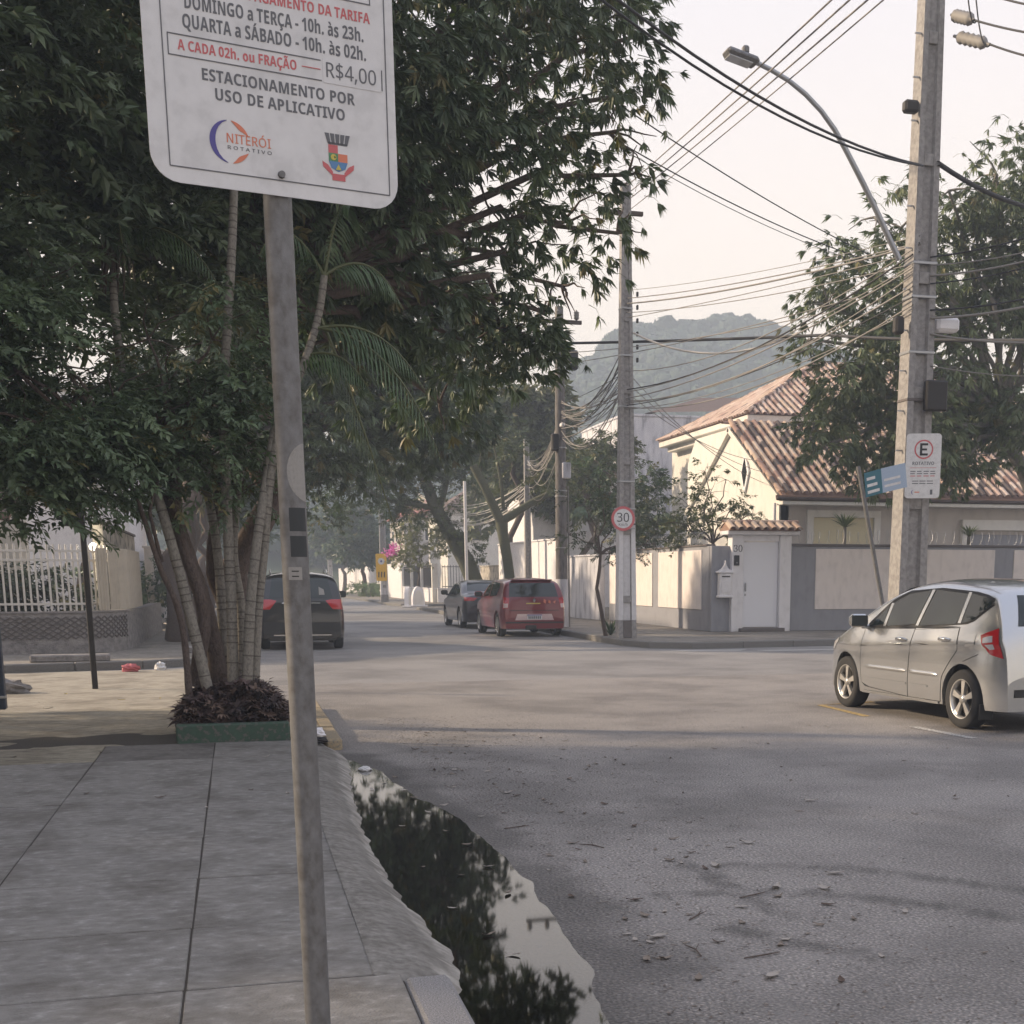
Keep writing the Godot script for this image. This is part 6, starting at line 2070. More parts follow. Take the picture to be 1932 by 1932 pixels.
class CarShape:
	var L := 4.0
	var W := 1.7
	var H := 1.5
	var belt := 0.95
	var tum := 0.2
	var fr := 0.8
	var rr := 0.4
	var frk := 0.26
	var rrk := 0.13
	var sill := 0.22
	var ax_r := -1.3
	var ax_f := 1.2
	var wr := 0.31
	var arch := 0.055
	var prof := []
	var crease := 0.0
	func set_profile(pts: Array):
		prof.clear()
		for i in pts.size() - 1:
			var p0: Vector2 = pts[max(i - 1, 0)]
			var p1: Vector2 = pts[i]
			var p2: Vector2 = pts[i + 1]
			var p3: Vector2 = pts[min(i + 2, pts.size() - 1)]
			for k in 8:
				var q := p1.cubic_interpolate(p2, p0, p3, k / 8.0)
				if prof.is_empty() or q.x > prof[-1].x + 0.0005:
					prof.append(q)
		prof.append(pts[-1])
	func top(l: float) -> float:
		if l <= prof[0].x:
			return prof[0].y
		for i in prof.size() - 1:
			if l <= prof[i + 1].x:
				return lerp(prof[i].y, prof[i + 1].y, (l - prof[i].x) / (prof[i + 1].x - prof[i].x))
		return prof[-1].y
	func plan(l: float) -> float:
		var f := 1.0
		f -= frk * pow(clamp((l - (L / 2 - fr)) / fr, 0.0, 1.0), 2.4)
		f -= rrk * pow(clamp(((-L / 2 + rr) - l) / rr, 0.0, 1.0), 2.6)
		return W / 2 * f
	func hw(l: float, y: float) -> float:
		var t := top(l)
		var r: float = min(0.13, (t - 0.2) * 0.4)
		var yt := t - r
		var yy: float = min(y, yt)
		var w := plan(l)
		if yy < belt:
			w *= 1.0 - 0.09 * pow(max(0.0, (0.5 - yy) / 0.5), 2.0) - 0.035 * pow(max(0.0, (yy - 0.60) / (belt - 0.60)), 2.0)
		else:
			w *= 0.965 - tum * pow((yy - belt) / (H - belt), 1.15)
		if crease > 0.0:
			var cy: float = 0.80 + clamp(-l, -1.0, 1.5) * 0.055
			w -= crease * clamp((cy - yy) / 0.05, 0.0, 1.0) * 0.55
			w -= crease * 1.3 * clamp((yy - cy) / 0.2, 0.0, 1.0)
		if y > yt:
			var s: float = clamp((y - yt) / r, 0.0, 1.0)
			w *= pow(max(0.0, 1.0 - pow(s, 2.0)), 0.42)
		return w
	func bottom(l: float) -> float:
		var b := sill
		var e = L / 2 - abs(l)
		for a in [ax_r, ax_f]:
			var d: float = abs(l - a)
			var R := wr + arch
			if d < R:
				b = max(b, wr + sqrt(R * R - d * d) * 1.0)
		return b
	func body() -> ArrayMesh:
		var st := Sh.new()
		st.smooth(1)
		var ls := []
		var l := -L / 2
		while l < L / 2:
			ls.append(l)
			var e: float = min(l + L / 2, L / 2 - l)
			var step := 0.06
			if e < 0.5:
				step = 0.025
			for a in [ax_r, ax_f]:
				if abs(l - a) < wr + arch + 0.06:
					step = 0.022
			l += step
		for a in [ax_r, ax_f]:
			for sg in [-1.0, 1.0]:
				ls.append(a + sg * (wr + arch))
				ls.append(a + sg * (wr + arch - 0.004))
		ls.append(L / 2)
		ls.sort()
		var rings := []
		for x in ls:
			var ring := []
			var b := bottom(x)
			var t: float = max(top(x), b + 0.05)
			var r: float = min(0.13, (t - 0.2) * 0.4)
			var yt: float = max(t - r, b + 0.02)
			for j in 15:
				var y: float = lerp(b, yt, j / 14.0)
				ring.append(Vector2(hw(x, y), y))
			for k in range(1, 9):
				var s := sin(k / 8.0 * PI / 2)
				var y2: float = lerp(yt, t, s)
				ring.append(Vector2(hw(x, y2) if k < 8 else 0.0, y2))
			rings.append(ring)
		for i in rings.size() - 1:
			for j in rings[i].size() - 1:
				for sg in [-1.0, 1.0]:
					var a := Vector3(rings[i][j].x * sg, rings[i][j].y, -ls[i])
					var b := Vector3(rings[i + 1][j].x * sg, rings[i + 1][j].y, -ls[i + 1])
					var c := Vector3(rings[i + 1][j + 1].x * sg, rings[i + 1][j + 1].y, -ls[i + 1])
					var d := Vector3(rings[i][j + 1].x * sg, rings[i][j + 1].y, -ls[i])
					if sg > 0:
						st.quad(a, b, c, d)
					else:
						st.quad(d, c, b, a)
		st.smooth(-1)
		for e in [0, rings.size() - 1]:
			for j in rings[e].size() - 1:
				var p: Vector2 = rings[e][j]
				var q: Vector2 = rings[e][j + 1]
				var v := [Vector3(-p.x, p.y, -ls[e]), Vector3(p.x, p.y, -ls[e]), Vector3(q.x, q.y, -ls[e]), Vector3(-q.x, q.y, -ls[e])]
				if e == 0:
					st.quad(v[0], v[1], v[2], v[3])
				else:
					st.quad(v[3], v[2], v[1], v[0])
		# turned in edge below the body
		for i in rings.size() - 1:
			for sg in [-1.0, 1.0]:
				var a: Vector2 = rings[i][0]
				var b: Vector2 = rings[i + 1][0]
				var v := [Vector3(a.x * sg, a.y, -ls[i]), Vector3(b.x * sg, b.y, -ls[i + 1]), Vector3((b.x - 0.07) * sg, b.y + 0.01, -ls[i + 1]), Vector3((a.x - 0.07) * sg, a.y + 0.01, -ls[i])]
				if sg > 0:
					st.quad(v[3], v[2], v[1], v[0])
				else:
					st.quad(v[0], v[1], v[2], v[3])
		return st.mesh()
	func rear(x: float, y: float) -> float:
		var lo := -L / 2
		if hw(lo, y) >= abs(x) and y <= top(lo):
			return lo
		var hi := -L / 2 + 1.2
		for i in 26:
			var m := (lo + hi) / 2
			if y <= top(m) and hw(m, y) >= abs(x):
				hi = m
			else:
				lo = m
		return hi
	# where rows across a polygon start and end
	func spans(poly: Array, rows: int) -> Array:
		var y0 := 1e9
		var y1 := -1e9
		for p in poly:
			y0 = min(y0, p.y)
			y1 = max(y1, p.y)
		var r := []
		for i in rows + 1:
			var y: float = lerp(y0 + 0.0005, y1 - 0.0005, float(i) / rows)
			var a := 1e9
			var b := -1e9
			for k in poly.size():
				var p: Vector2 = poly[k]
				var q: Vector2 = poly[(k + 1) % poly.size()]
				if (p.y - y) * (q.y - y) <= 0.0 and abs(p.y - q.y) > 1e-6:
					var x := p.x + (q.x - p.x) * (y - p.y) / (q.y - p.y)
					a = min(a, x)
					b = max(b, x)
			r.append([y, a, b])
		return r
	func side_patch(poly: Array, off: float, sg: float, rows := 10, cols := 12) -> Sh:
		var s := Sh.new()
		s.smooth(1)
		var g := []
		for e in spans(poly, rows):
			var row := []
			for j in cols + 1:
				var l: float = lerp(e[1], e[2], float(j) / cols)
				row.append(Vector3((hw(l, e[0]) + off) * sg, e[0], -l))
			g.append(row)
		fill(s, g, sg < 0)
		return s
	func rear_patch(poly: Array, off: float, rows := 10, cols := 12) -> Sh:
		var s := Sh.new()
		s.smooth(1)
		var g := []
		for e in spans(poly, rows):
			var row := []
			for j in cols + 1:
				var x: float = lerp(e[1], e[2], float(j) / cols)
				row.append(Vector3(x, e[0], -rear(x, e[0]) + off))
			g.append(row)
		fill(s, g, false)
		return s
	func fill(s: Sh, g: Array, flip: bool):
		for i in g.size() - 1:
			for j in g[i].size() - 1:
				if flip:
					s.quad(g[i + 1][j], g[i + 1][j + 1], g[i][j + 1], g[i][j])
				else:
					s.quad(g[i][j], g[i][j + 1], g[i + 1][j + 1], g[i + 1][j])

var wheel_cache := {}

func add_wheel(parent: Node, at: Vector3, r: float, left: bool, spokes: int, rim_m := "alloy"):
	var key := "%s_%s_%d_%s" % [r, left, spokes, rim_m]
	if not wheel_cache.has(key):
		var sg := 1.0 if left else -1.0
		var xf := Transform3D(Basis(Vector3.BACK, PI / 2 * sg), Vector3.ZERO)
		var k := r / 0.305
		var ty := Sh.new()
		ty.xf = xf
		var pr := []
		for p in [[0.205, -0.095], [0.26, -0.103], [0.292, -0.092], [0.303, -0.07], [0.305, -0.03], [0.305, 0.03], [0.303, 0.07], [0.292, 0.092], [0.26, 0.103], [0.205, 0.095]]:
			pr.append(Vector2(p[0] * k, p[1]))
		ty.lathe(pr, 40)
		var rm := Sh.new()
		rm.xf = xf
		rm.lathe([Vector2(0.213 * k, -0.09), Vector2(0.213 * k, 0.088), Vector2(0.204 * k, 0.095), Vector2(0.193 * k, 0.088), Vector2(0.188 * k, 0.03)], 32)
		rm.lathe([Vector2(0.05 * k, 0.05), Vector2(0.048 * k, 0.082), Vector2(0.0, 0.086)], 16)
		for i in spokes:
			for tw in ([-0.085, 0.085] if spokes <= 6 else [0.0]):
				var a: float = TAU * i / spokes + tw
				var b := Basis(Vector3.UP, a)
				rm.xf = xf * Transform3D(b, Vector3.ZERO)
				var w0 := 0.013 if spokes <= 6 else 0.016
				var w1 := 0.019 if spokes <= 6 else 0.02
				var v := [Vector3(0.03 * k, 0.08, -w0), Vector3(0.03 * k, 0.08, w0), Vector3(0.196 * k, 0.076, w1), Vector3(0.196 * k, 0.076, -w1)]
				rm.quad(v[0], v[1], v[2], v[3])
				var dn := Vector3(0, -0.035, 0)
				rm.quad(v[0] + dn, v[0], v[3], v[3] + dn)
				rm.quad(v[1], v[1] + dn, v[2] + dn, v[2])
		rm.xf = xf
		var bk := Sh.new()
		bk.xf = xf
		bk.lathe([Vector2(0.2 * k, -0.02), Vector2(0.0, -0.015)], 24)
		bk.lathe([Vector2(0.13 * k, -0.01), Vector2(0.13 * k, 0.01), Vector2(0.0, 0.012)], 24)
		wheel_cache[key] = [ty.mesh(), rm.mesh(), bk.mesh()]
	var c: Array = wheel_cache[key]
	var w := obj("wheel", c[0], "tyre", parent)
	w.position = at
	obj("rim", c[1], rim_m, w)
	obj("brake_disc", c[2], "car_trim", w)

func both(parent: Node, called: String, cs: CarShape, poly: Array, off: float, m: String, rows := 10, cols := 12) -> Array:
	var r := []
	for sg in [-1.0, 1.0]:
		r.append(obj(called, cs.side_patch(poly, off, sg, rows, cols), m, parent))
	return r

func v2(a: Array) -> Array:
	var r := []
	for i in range(0, a.size(), 2):
		r.append(Vector2(a[i], a[i + 1]))
	return r

func mirror_x(poly: Array) -> Array:
	var r := []
	for p in poly:
		r.append(Vector2(-p.x, p.y))
	return r

func basic_car(called: String, label: String, cs: CarShape, paint: String, at: Vector3, turn: float, spokes: int, group := "") -> Node3D:
	var t := thing(called, label, "car", at, turn, group)
	obj("body", cs.body(), paint, t)
	obj("underbody", bxs(Vector3(0, 0.34, 0), Vector3(cs.W * 0.80, 0.30, cs.L * 0.90), 0.03), "chassis", t)
	for sg in [-1.0, 1.0]:
		add_wheel(t, Vector3(sg * (cs.plan(cs.ax_f) - 0.115), cs.wr, -cs.ax_f), cs.wr, sg < 0, spokes)
		add_wheel(t, Vector3(sg * (cs.plan(cs.ax_r) - 0.115), cs.wr, -cs.ax_r), cs.wr, sg < 0, spokes)
	return t

func add_mirror(t: Node, cs: CarShape, l: float, y: float, m: String, m2 := ""):
	for sg in [-1.0, 1.0]:
		var w = cs.hw(l, y) * sg
		var s := Sh.new()
		s.xf = Transform3D(Basis(Vector3.UP, sg * 0.25), Vector3(w + sg * 0.13, y + 0.09, -l))
		s.box(Vector3.ZERO, Vector3(0.22, 0.15, 0.11), 0.04)
		s.xf = Transform3D.IDENTITY
		s.box(Vector3(w + sg * 0.03, y + 0.02, -l), Vector3(0.10, 0.05, 0.06), 0.012)
		var o := obj("mirror", s, m, t)
		s = Sh.new()
		s.xf = Transform3D(Basis(Vector3.UP, sg * 0.25), Vector3(w + sg * 0.13, y + 0.09, -l))
		s.box(Vector3(0, 0, 0.058), Vector3(0.185, 0.12, 0.006), 0.002)
		obj("mirror_glass", s, "car_glass", o)

func cars():
	# --- silver hatchback
	var c := CarShape.new()
	c.L = 3.90
	c.W = 1.695
	c.H = 1.525
	c.belt = 0.97
	c.tum = 0.235
	c.ax_r = -1.33
	c.ax_f = 1.17
	c.wr = 0.305
	c.fr = 1.1
	c.frk = 0.30
	c.rr = 0.55
	c.rrk = 0.16
	c.crease = 0.022
	c.set_profile(v2([-1.95, 0.60, -1.935, 0.80, -1.90, 0.98, -1.80, 1.20, -1.66, 1.395, -1.45, 1.465, -1.15, 1.50, -0.7, 1.525, -0.25, 1.515, 0.15, 1.46, 0.55, 1.32, 0.95, 1.13, 1.30, 0.985, 1.58, 0.885, 1.78, 0.77, 1.90, 0.62, 1.95, 0.46]))
	var t := basic_car("parked_car", "silver hatchback parked by the kerb beside the tall concrete pole", c, "car_silver", Vector3(7.86, 0.0, -13.55), 3.0, 5)
	# glass: dark surround first, panes over it
	both(t, "window_surround", c, v2([0.76, 0.965, -1.20, 1.045, -1.38, 1.085, -1.69, 1.300, -1.40, 1.385, -0.6, 1.425, 0.02, 1.395, 0.34, 1.275]), 0.003, "car_trim", 14, 24)
	both(t, "window", c, v2([0.28, 0.995, -0.30, 1.018, -0.40, 1.395, -0.02, 1.365, 0.28, 1.255]), 0.007, "car_glass", 10, 12)
	both(t, "window", c, v2([0.66, 0.985, 0.36, 0.992, 0.36, 1.21]), 0.007, "car_glass", 8, 8)
	both(t, "window", c, v2([-0.40, 1.022, -1.10, 1.062, -1.13, 1.385, -0.50, 1.405]), 0.007, "car_glass", 10, 12)
	both(t, "window", c, v2([-1.19, 1.072, -1.36, 1.105, -1.64, 1.292, -1.40, 1.352, -1.19, 1.372]), 0.007, "car_glass", 10, 12)
	for a in [[0.33, 0.99, 0.30, 1.25], [-0.35, 1.02, -0.45, 1.405], [-1.145, 1.07, -1.16, 1.385]]:
		both(t, "pillar_trim", c, v2([a[0] + 0.028, a[1], a[0] - 0.028, a[1], a[2] - 0.028, a[3], a[2] + 0.028, a[3]]), 0.009, "car_silver", 6, 3)
	# doors: proud panels over a dark gap
	var dpoly := [v2([0.74, 0.30, 0.78, 0.60, 0.74, 0.955, -0.33, 0.985, -0.29, 0.70, -0.27, 0.25]), v2([-0.285, 0.25, -0.305, 0.70, -0.345, 0.986, -1.18, 1.02, -1.22, 0.80, -1.08, 0.66, -0.96, 0.52, -0.93, 0.25])]
	for d in dpoly:
		var big := []
		var mid := Vector2.ZERO
		for p in d:
			mid += p / d.size()
		for p in d:
			big.append(mid + (p - mid) * 1.018 + (p - mid).normalized() * 0.004)
		both(t, "door_gap", c, big, 0.001, "car_trim", 16, 16)
	for k in 2:
		var pr := both(t, "door", c, dpoly[k], 0.0035, "car_silver", 18, 18)
		for i in 2:
			var sg := -1.0 if i == 0 else 1.0
			var l: float = [-0.12, -0.98][k]
			var y: float = [0.865, 0.90][k]
			var s := Sh.new()
			s.tube([Vector3((c.hw(l - 0.09, y) + 0.008) * sg, y, -l + 0.10), Vector3((c.hw(l - 0.06, y) + 0.035) * sg, y + 0.004, -l + 0.06), Vector3((c.hw(l, y) + 0.04) * sg, y + 0.004, -l), Vector3((c.hw(l + 0.06, y) + 0.035) * sg, y + 0.002, -l - 0.06), Vector3((c.hw(l + 0.09, y) + 0.008) * sg, y, -l - 0.10)], [0.012, 0.02, 0.021, 0.02, 0.012], 8)
			obj("handle", s, "car_silver", pr[i])
			var me: Array = [[0.66, -0.25], [-0.315, -0.88]][k]
			var mpts := []
			var mrad := []
			for e in 13:
				var ml: float = lerp(float(me[0]), float(me[1]), e / 12.0)
				mpts.append(Vector3((c.hw(ml, 0.525) + 0.002) * sg, 0.525, -ml))
				mrad.append(0.024 if e > 0 and e < 12 else 0.012)
			var ms := Sh.new()
			ms.tube(mpts, mrad, 8)
			obj("moulding", ms, "car_silver", pr[i])
			var cr: Array = [v2([0.60, 0.385, 0.62, 0.40, -0.25, 0.40, -0.25, 0.375]), v2([-0.315, 0.375, -0.315, 0.40, -0.70, 0.40, -0.68, 0.375])][k]
			obj("crease", c.side_patch(cr, 0.009, sg, 3, 14), "car_silver", pr[i])
	both(t, "sill", c, v2([0.74, 0.215, 0.74, 0.245, -0.90, 0.245, -0.90, 0.215]), 0.012, "car_silver", 4, 16)
	both(t, "bumper_seam", c, v2([-1.33, 0.685, -1.33, 0.69, -1.60, 0.78, -1.60, 0.772]), 0.0025, "car_trim", 6, 8)
	both(t, "fuel_flap", c, v2([-1.36, 0.84, -1.36, 0.97, -1.52, 0.98, -1.52, 0.85]), 0.004, "car_silver", 6, 6)
	both(t, "belt_trim", c, v2([0.74, 0.960, 0.74, 0.975, -1.18, 1.040, -1.18, 1.024]), 0.010, "car_trim", 3, 20)
	# lamps
	for sg in [-1.0, 1.0]:
		var tl := obj("tail_light", c.side_patch(v2([-1.60, 0.965, -1.80, 1.04, -1.845, 0.90, -1.90, 0.745, -1.76, 0.78, -1.65, 0.87]), 0.013, sg, 24, 30), "lamp_red", t)
		obj("lens", c.side_patch(v2([-1.645, 0.945, -1.76, 0.965, -1.78, 0.90, -1.66, 0.89]), 0.017, sg, 6, 10), "lamp_clear", tl)
		obj("lens", c.side_patch(v2([-1.69, 0.872, -1.79, 0.882, -1.81, 0.83, -1.75, 0.825]), 0.017, sg, 6, 10), "lamp_clear", tl)
	both(t, "head_light", c, v2([1.42, 0.78, 1.46, 0.86, 1.72, 0.76, 1.80, 0.66, 1.66, 0.66]), 0.006, "lamp_clear", 8, 8)
	obj("rear_window", c.rear_patch(v2([-0.55, 1.06, 0.55, 1.06, 0.46, 1.36, -0.46, 1.36]), 0.006, 10, 16), "car_glass", t)
	obj("plate", c.rear_patch(v2([-0.22, 0.70, 0.22, 0.70, 0.22, 0.82, -0.22, 0.82]), 0.012, 4, 6), "sign_white", t)
	obj("bumper_trim", c.rear_patch(v2([-0.62, 0.36, 0.62, 0.36, 0.62, 0.44, -0.62, 0.44]), 0.008, 4, 12), "car_trim", t)
	add_mirror(t, c, 0.70, 0.955, "car_silver")
	for sg in [-1.0, 1.0]:
		obj("mud_flap", bxs(Vector3(sg * 0.74, 0.20, 1.66), Vector3(0.16, 0.16, 0.02), 0.004), "car_trim", t)
	# windscreen, seen through the front quarter
	var ws := Sh.new()
	ws.smooth(1)
	for i in 10:
		for j in 10:
			var q := []
			for k in [[0, 0], [1, 0], [1, 1], [0, 1]]:
				var l: float = lerp(0.95, 0.22, (j + k[1]) / 10.0)
				var u: float = lerp(-0.9, 0.9, (i + k[0]) / 10.0)
				var y := c.top(l)
				var w := c.hw(l, y - 0.06) * u
				q.append(Vector3(w, y - 0.13 * (1.0 - sqrt(max(0.0, 1.0 - pow(abs(u) * 0.94, 4.76)))) + 0.008, -l))
			ws.quad(q[0], q[1], q[2], q[3])
	obj("windscreen", ws, "car_glass", t)
	# --- red hatchback
	c = CarShape.new()
	c.L = 4.02
	c.W = 1.74
	c.H = 1.53
	c.belt = 1.0
	c.tum = 0.20
	c.ax_r = -1.28
	c.ax_f = 1.30
	c.wr = 0.31
	c.rr = 0.35
	c.rrk = 0.10
	c.set_profile(v2([-2.01, 0.55, -2.0, 0.80, -1.97, 1.0, -1.86, 1.20, -1.72, 1.42, -1.55, 1.50, -1.1, 1.53, -0.3, 1.53, 0.25, 1.46, 0.65, 1.25, 1.0, 1.06, 1.35, 0.98, 1.75, 0.86, 1.95, 0.70, 2.01, 0.5]))
	t = basic_car("parked_car", "dark red hatchback parked beside the dark round pole", c, "car_red", Vector3(7.44, 0, -36.55), 1.0, 7)
	both(t, "window", c, v2([0.55, 1.02, -0.20, 1.03, -0.20, 1.42, 0.02, 1.41, 0.30, 1.28]), 0.006, "car_glass")
	both(t, "window", c, v2([-0.28, 1.03, -1.12, 1.06, -1.30, 1.28, -1.15, 1.42, -0.28, 1.43]), 0.006, "car_glass")
	obj("rear_window", c.rear_patch(v2([-0.66, 1.04, 0.66, 1.04, 0.60, 1.40, -0.60, 1.40]), 0.006, 12, 16), "car_glass", t)
	for sg in [1.0, -1.0]:
		var rp := v2([0.66, 1.02, 0.80, 1.04, 0.83, 0.72, 0.70, 0.74])
		var rc := v2([0.70, 0.87, 0.81, 0.88, 0.82, 0.75, 0.71, 0.76])
		if sg < 0:
			rp = mirror_x(rp)
			rc = mirror_x(rc)
		var tl := obj("tail_light", c.rear_patch(rp, 0.010), "lamp_red", t)
		obj("lens", c.rear_patch(rc, 0.014), "lamp_pale", tl)
	obj("hatch_seam", c.rear_patch(v2([-0.66, 0.685, 0.66, 0.685, 0.66, 0.70, -0.66, 0.70]), 0.003, 2, 10), "car_trim", t)
	obj("plate_recess", c.rear_patch(v2([-0.52, 0.44, 0.52, 0.44, 0.46, 0.60, -0.46, 0.60]), 0.004, 4, 10), "lamp_pale", t)
	var plt := obj("plate", c.rear_patch(v2([-0.20, 0.46, 0.20, 0.46, 0.20, 0.585, -0.20, 0.585]), 0.010, 4, 6), "sign_white", t)
	obj("plate_strip", c.rear_patch(v2([-0.20, 0.56, 0.20, 0.56, 0.20, 0.585, -0.20, 0.585]), 0.013, 2, 6), "print_blue", plt)
	for i in 7:
		obj("plate_letter", c.rear_patch(v2([-0.17 + i * 0.05, 0.475, -0.135 + i * 0.05, 0.475, -0.135 + i * 0.05, 0.545, -0.17 + i * 0.05, 0.545]), 0.013, 2, 2), "print_grey", plt)
	obj("badge", c.rear_patch(v2([0.0, 0.90, 0.05, 0.955, 0.0, 1.01, -0.05, 0.955]), 0.012, 6, 4), "chrome", t)
	obj("sticker", c.rear_patch(v2([-0.22, 0.855, 0.16, 0.855, 0.16, 0.885, -0.22, 0.885]), 0.010, 2, 4), "print_yellow", t)
	for i in 3:
		obj("sticker", c.rear_patch(v2([0.24 + i * 0.13, 0.88 + 0.01 * i, 0.30 + i * 0.13, 0.86, 0.32 + i * 0.13, 0.95, 0.26 + i * 0.13, 0.99 - 0.03 * i]), 0.010, 3, 3), "print_orange", t)
	obj("bumper_lip", c.rear_patch(v2([-0.78, 0.36, 0.78, 0.36, 0.78, 0.40, -0.78, 0.40]), 0.012, 2, 14), "car_trim", t)
	obj("wiper", c.rear_patch(v2([-0.35, 1.055, 0.02, 1.055, 0.02, 1.075, -0.35, 1.085]), 0.014, 2, 6), "car_trim", t)
	obj("tow_hook", bxs(Vector3(-0.1, 0.25, 1.98), Vector3(0.3, 0.12, 0.1), 0.02), "car_trim", t)
	obj("spoiler", bxs(Vector3(0, 1.475, 1.66), Vector3(1.10, 0.03, 0.16), 0.01), "car_red", t)
	add_mirror(t, c, 0.62, 1.0, "car_red")
	for pp in [v2([0.70, 0.30, 0.72, 1.0, 0.685, 1.0, 0.665, 0.30]), v2([-0.235, 0.28, -0.235, 1.02, -0.25, 1.02, -0.25, 0.28])]:
		both(t, "door_seam", c, pp, 0.002, "car_trim", 10, 2)
	# --- dark saloon
	c = CarShape.new()
	c.L = 4.30
	c.W = 1.73
	c.H = 1.47
	c.belt = 0.98
	c.tum = 0.22
	c.ax_r = -1.27
	c.ax_f = 1.33
	c.wr = 0.31
	c.rr = 0.4
	c.rrk = 0.12
	c.set_profile(v2([-2.15, 0.55, -2.13, 0.85, -2.08, 1.0, -1.95, 1.055, -1.65, 1.085, -1.45, 1.12, -1.0, 1.34, -0.65, 1.44, -0.2, 1.47, 0.25, 1.43, 0.7, 1.20, 1.05, 1.02, 1.5, 0.94, 1.95, 0.80, 2.1, 0.65, 2.15, 0.5]))
	t = basic_car("parked_car", "dark grey saloon parked ahead of the dark red hatchback", c, "car_navy", Vector3(7.42, 0, -42.75), 1.0, 7)
	both(t, "window", c, v2([0.62, 1.0, -0.22, 1.01, -0.22, 1.37, 0.05, 1.365, 0.35, 1.24]), 0.006, "car_glass")
	both(t, "window", c, v2([-0.30, 1.01, -1.05, 1.03, -1.20, 1.10, -0.95, 1.28, -0.70, 1.36, -0.30, 1.375]), 0.006, "car_glass")
	obj("rear_window", c.rear_patch(v2([-0.60, 1.13, 0.60, 1.13, 0.52, 1.39, -0.52, 1.39]), 0.006, 12, 16), "car_glass", t)
	for sg in [1.0, -1.0]:
		var rp := v2([0.42, 0.93, 0.82, 0.96, 0.82, 0.84, 0.55, 0.84])
		if sg < 0:
			rp = mirror_x(rp)
		obj("tail_light", c.rear_patch(rp, 0.010), "lamp_red", t)
	obj("plate", c.rear_patch(v2([-0.20, 0.72, 0.20, 0.72, 0.20, 0.85, -0.20, 0.85]), 0.012, 4, 6), "plate_blue", t)
	obj("bumper_seam", c.rear_patch(v2([-0.78, 0.60, 0.78, 0.60, 0.78, 0.615, -0.78, 0.615]), 0.003, 2, 10), "car_trim", t)
	add_mirror(t, c, 0.70, 0.98, "car_navy")
	for pp in [v2([0.74, 0.30, 0.76, 0.98, 0.74, 0.98, 0.72, 0.30]), v2([-0.25, 0.28, -0.25, 1.0, -0.265, 1.0, -0.265, 0.28])]:
		both(t, "door_seam", c, pp, 0.002, "car_trim", 10, 2)
	# --- black suv
	c = CarShape.new()
	c.L = 4.28
	c.W = 1.80
	c.H = 1.66
	c.belt = 1.06
	c.tum = 0.20
	c.ax_r = -1.28
	c.ax_f = 1.28
	c.wr = 0.34
	c.sill = 0.26
	c.rr = 0.35
	c.rrk = 0.10
	c.set_profile(v2([-2.14, 0.6, -2.13, 0.9, -2.08, 1.10, -1.95, 1.36, -1.82, 1.55, -1.6, 1.63, -1.1, 1.66, -0.2, 1.66, 0.25, 1.60, 0.65, 1.36, 0.98, 1.16, 1.4, 1.06, 1.85, 0.94, 2.08, 0.78, 2.14, 0.6]))
	t = basic_car("parked_car", "black compact suv parked facing away beyond the palm stems", c, "car_black", Vector3(1.36, 0, -31.75), -1.0, 5)
	both(t, "window", c, v2([0.55, 1.09, -0.20, 1.11, -0.20, 1.53, 0.02, 1.52, 0.30, 1.38]), 0.006, "car_glass")
	both(t, "window", c, v2([-0.28, 1.11, -1.15, 1.15, -1.45, 1.32, -1.30, 1.50, -0.28, 1.54]), 0.006, "car_glass")
	obj("rear_window", c.rear_patch(v2([-0.66, 1.10, 0.66, 1.10, 0.58, 1.52, -0.58, 1.52]), 0.006, 12, 16), "car_glass", t)
	for sg in [1.0, -1.0]:
		var rp := v2([0.50, 1.06, 0.86, 1.10, 0.88, 0.84, 0.66, 0.86])
		if sg < 0:
			rp = mirror_x(rp)
		obj("tail_light", c.rear_patch(rp, 0.012), "lamp_red", t)
		obj("roof_rail", tube_shape([Vector3(sg * 0.60, 1.60, -0.5), Vector3(sg * 0.60, 1.69, -0.3), Vector3(sg * 0.60, 1.70, 1.0), Vector3(sg * 0.60, 1.62, 1.25)], 0.015, 6), "chrome", t)
	obj("trim_bar", c.rear_patch(v2([-0.40, 0.985, 0.40, 0.985, 0.40, 1.01, -0.40, 1.01]), 0.014, 2, 10), "chrome", t)
	obj("badge", c.rear_patch(v2([-0.05, 0.92, 0.05, 0.92, 0.05, 0.965, -0.05, 0.965]), 0.012, 2, 2), "chrome", t)
	obj("plate", c.rear_patch(v2([-0.20, 0.76, 0.20, 0.76, 0.20, 0.88, -0.20, 0.88]), 0.012, 4, 6), "sign_white", t)
	obj("bumper", c.rear_patch(v2([-0.80, 0.36, 0.80, 0.36, 0.80, 0.60, -0.80, 0.60]), 0.02, 4, 14), "car_trim", t)
	obj("exhaust_trim", c.rear_patch(v2([-0.6, 0.31, 0.6, 0.31, 0.6, 0.335, -0.6, 0.335]), 0.03, 2, 8), "chrome", t)
	obj("sticker", c.rear_patch(v2([0.38, 1.17, 0.50, 1.17, 0.48, 1.32, 0.38, 1.34]), 0.012, 3, 3), "sticker_pale", t)
	add_mirror(t, c, 0.62, 1.06, "car_black")
	# --- cars further up the street
	var fc := CarShape.new()
	fc.L = 4.1
	fc.W = 1.75
	fc.H = 1.52
	fc.belt = 1.0
	fc.set_profile(v2([-2.05, 0.55, -2.03, 0.85, -1.96, 1.05, -1.75, 1.38, -1.5, 1.49, -0.9, 1.52, -0.2, 1.51, 0.3, 1.44, 0.7, 1.22, 1.05, 1.04, 1.5, 0.94, 1.9, 0.78, 2.05, 0.55]))
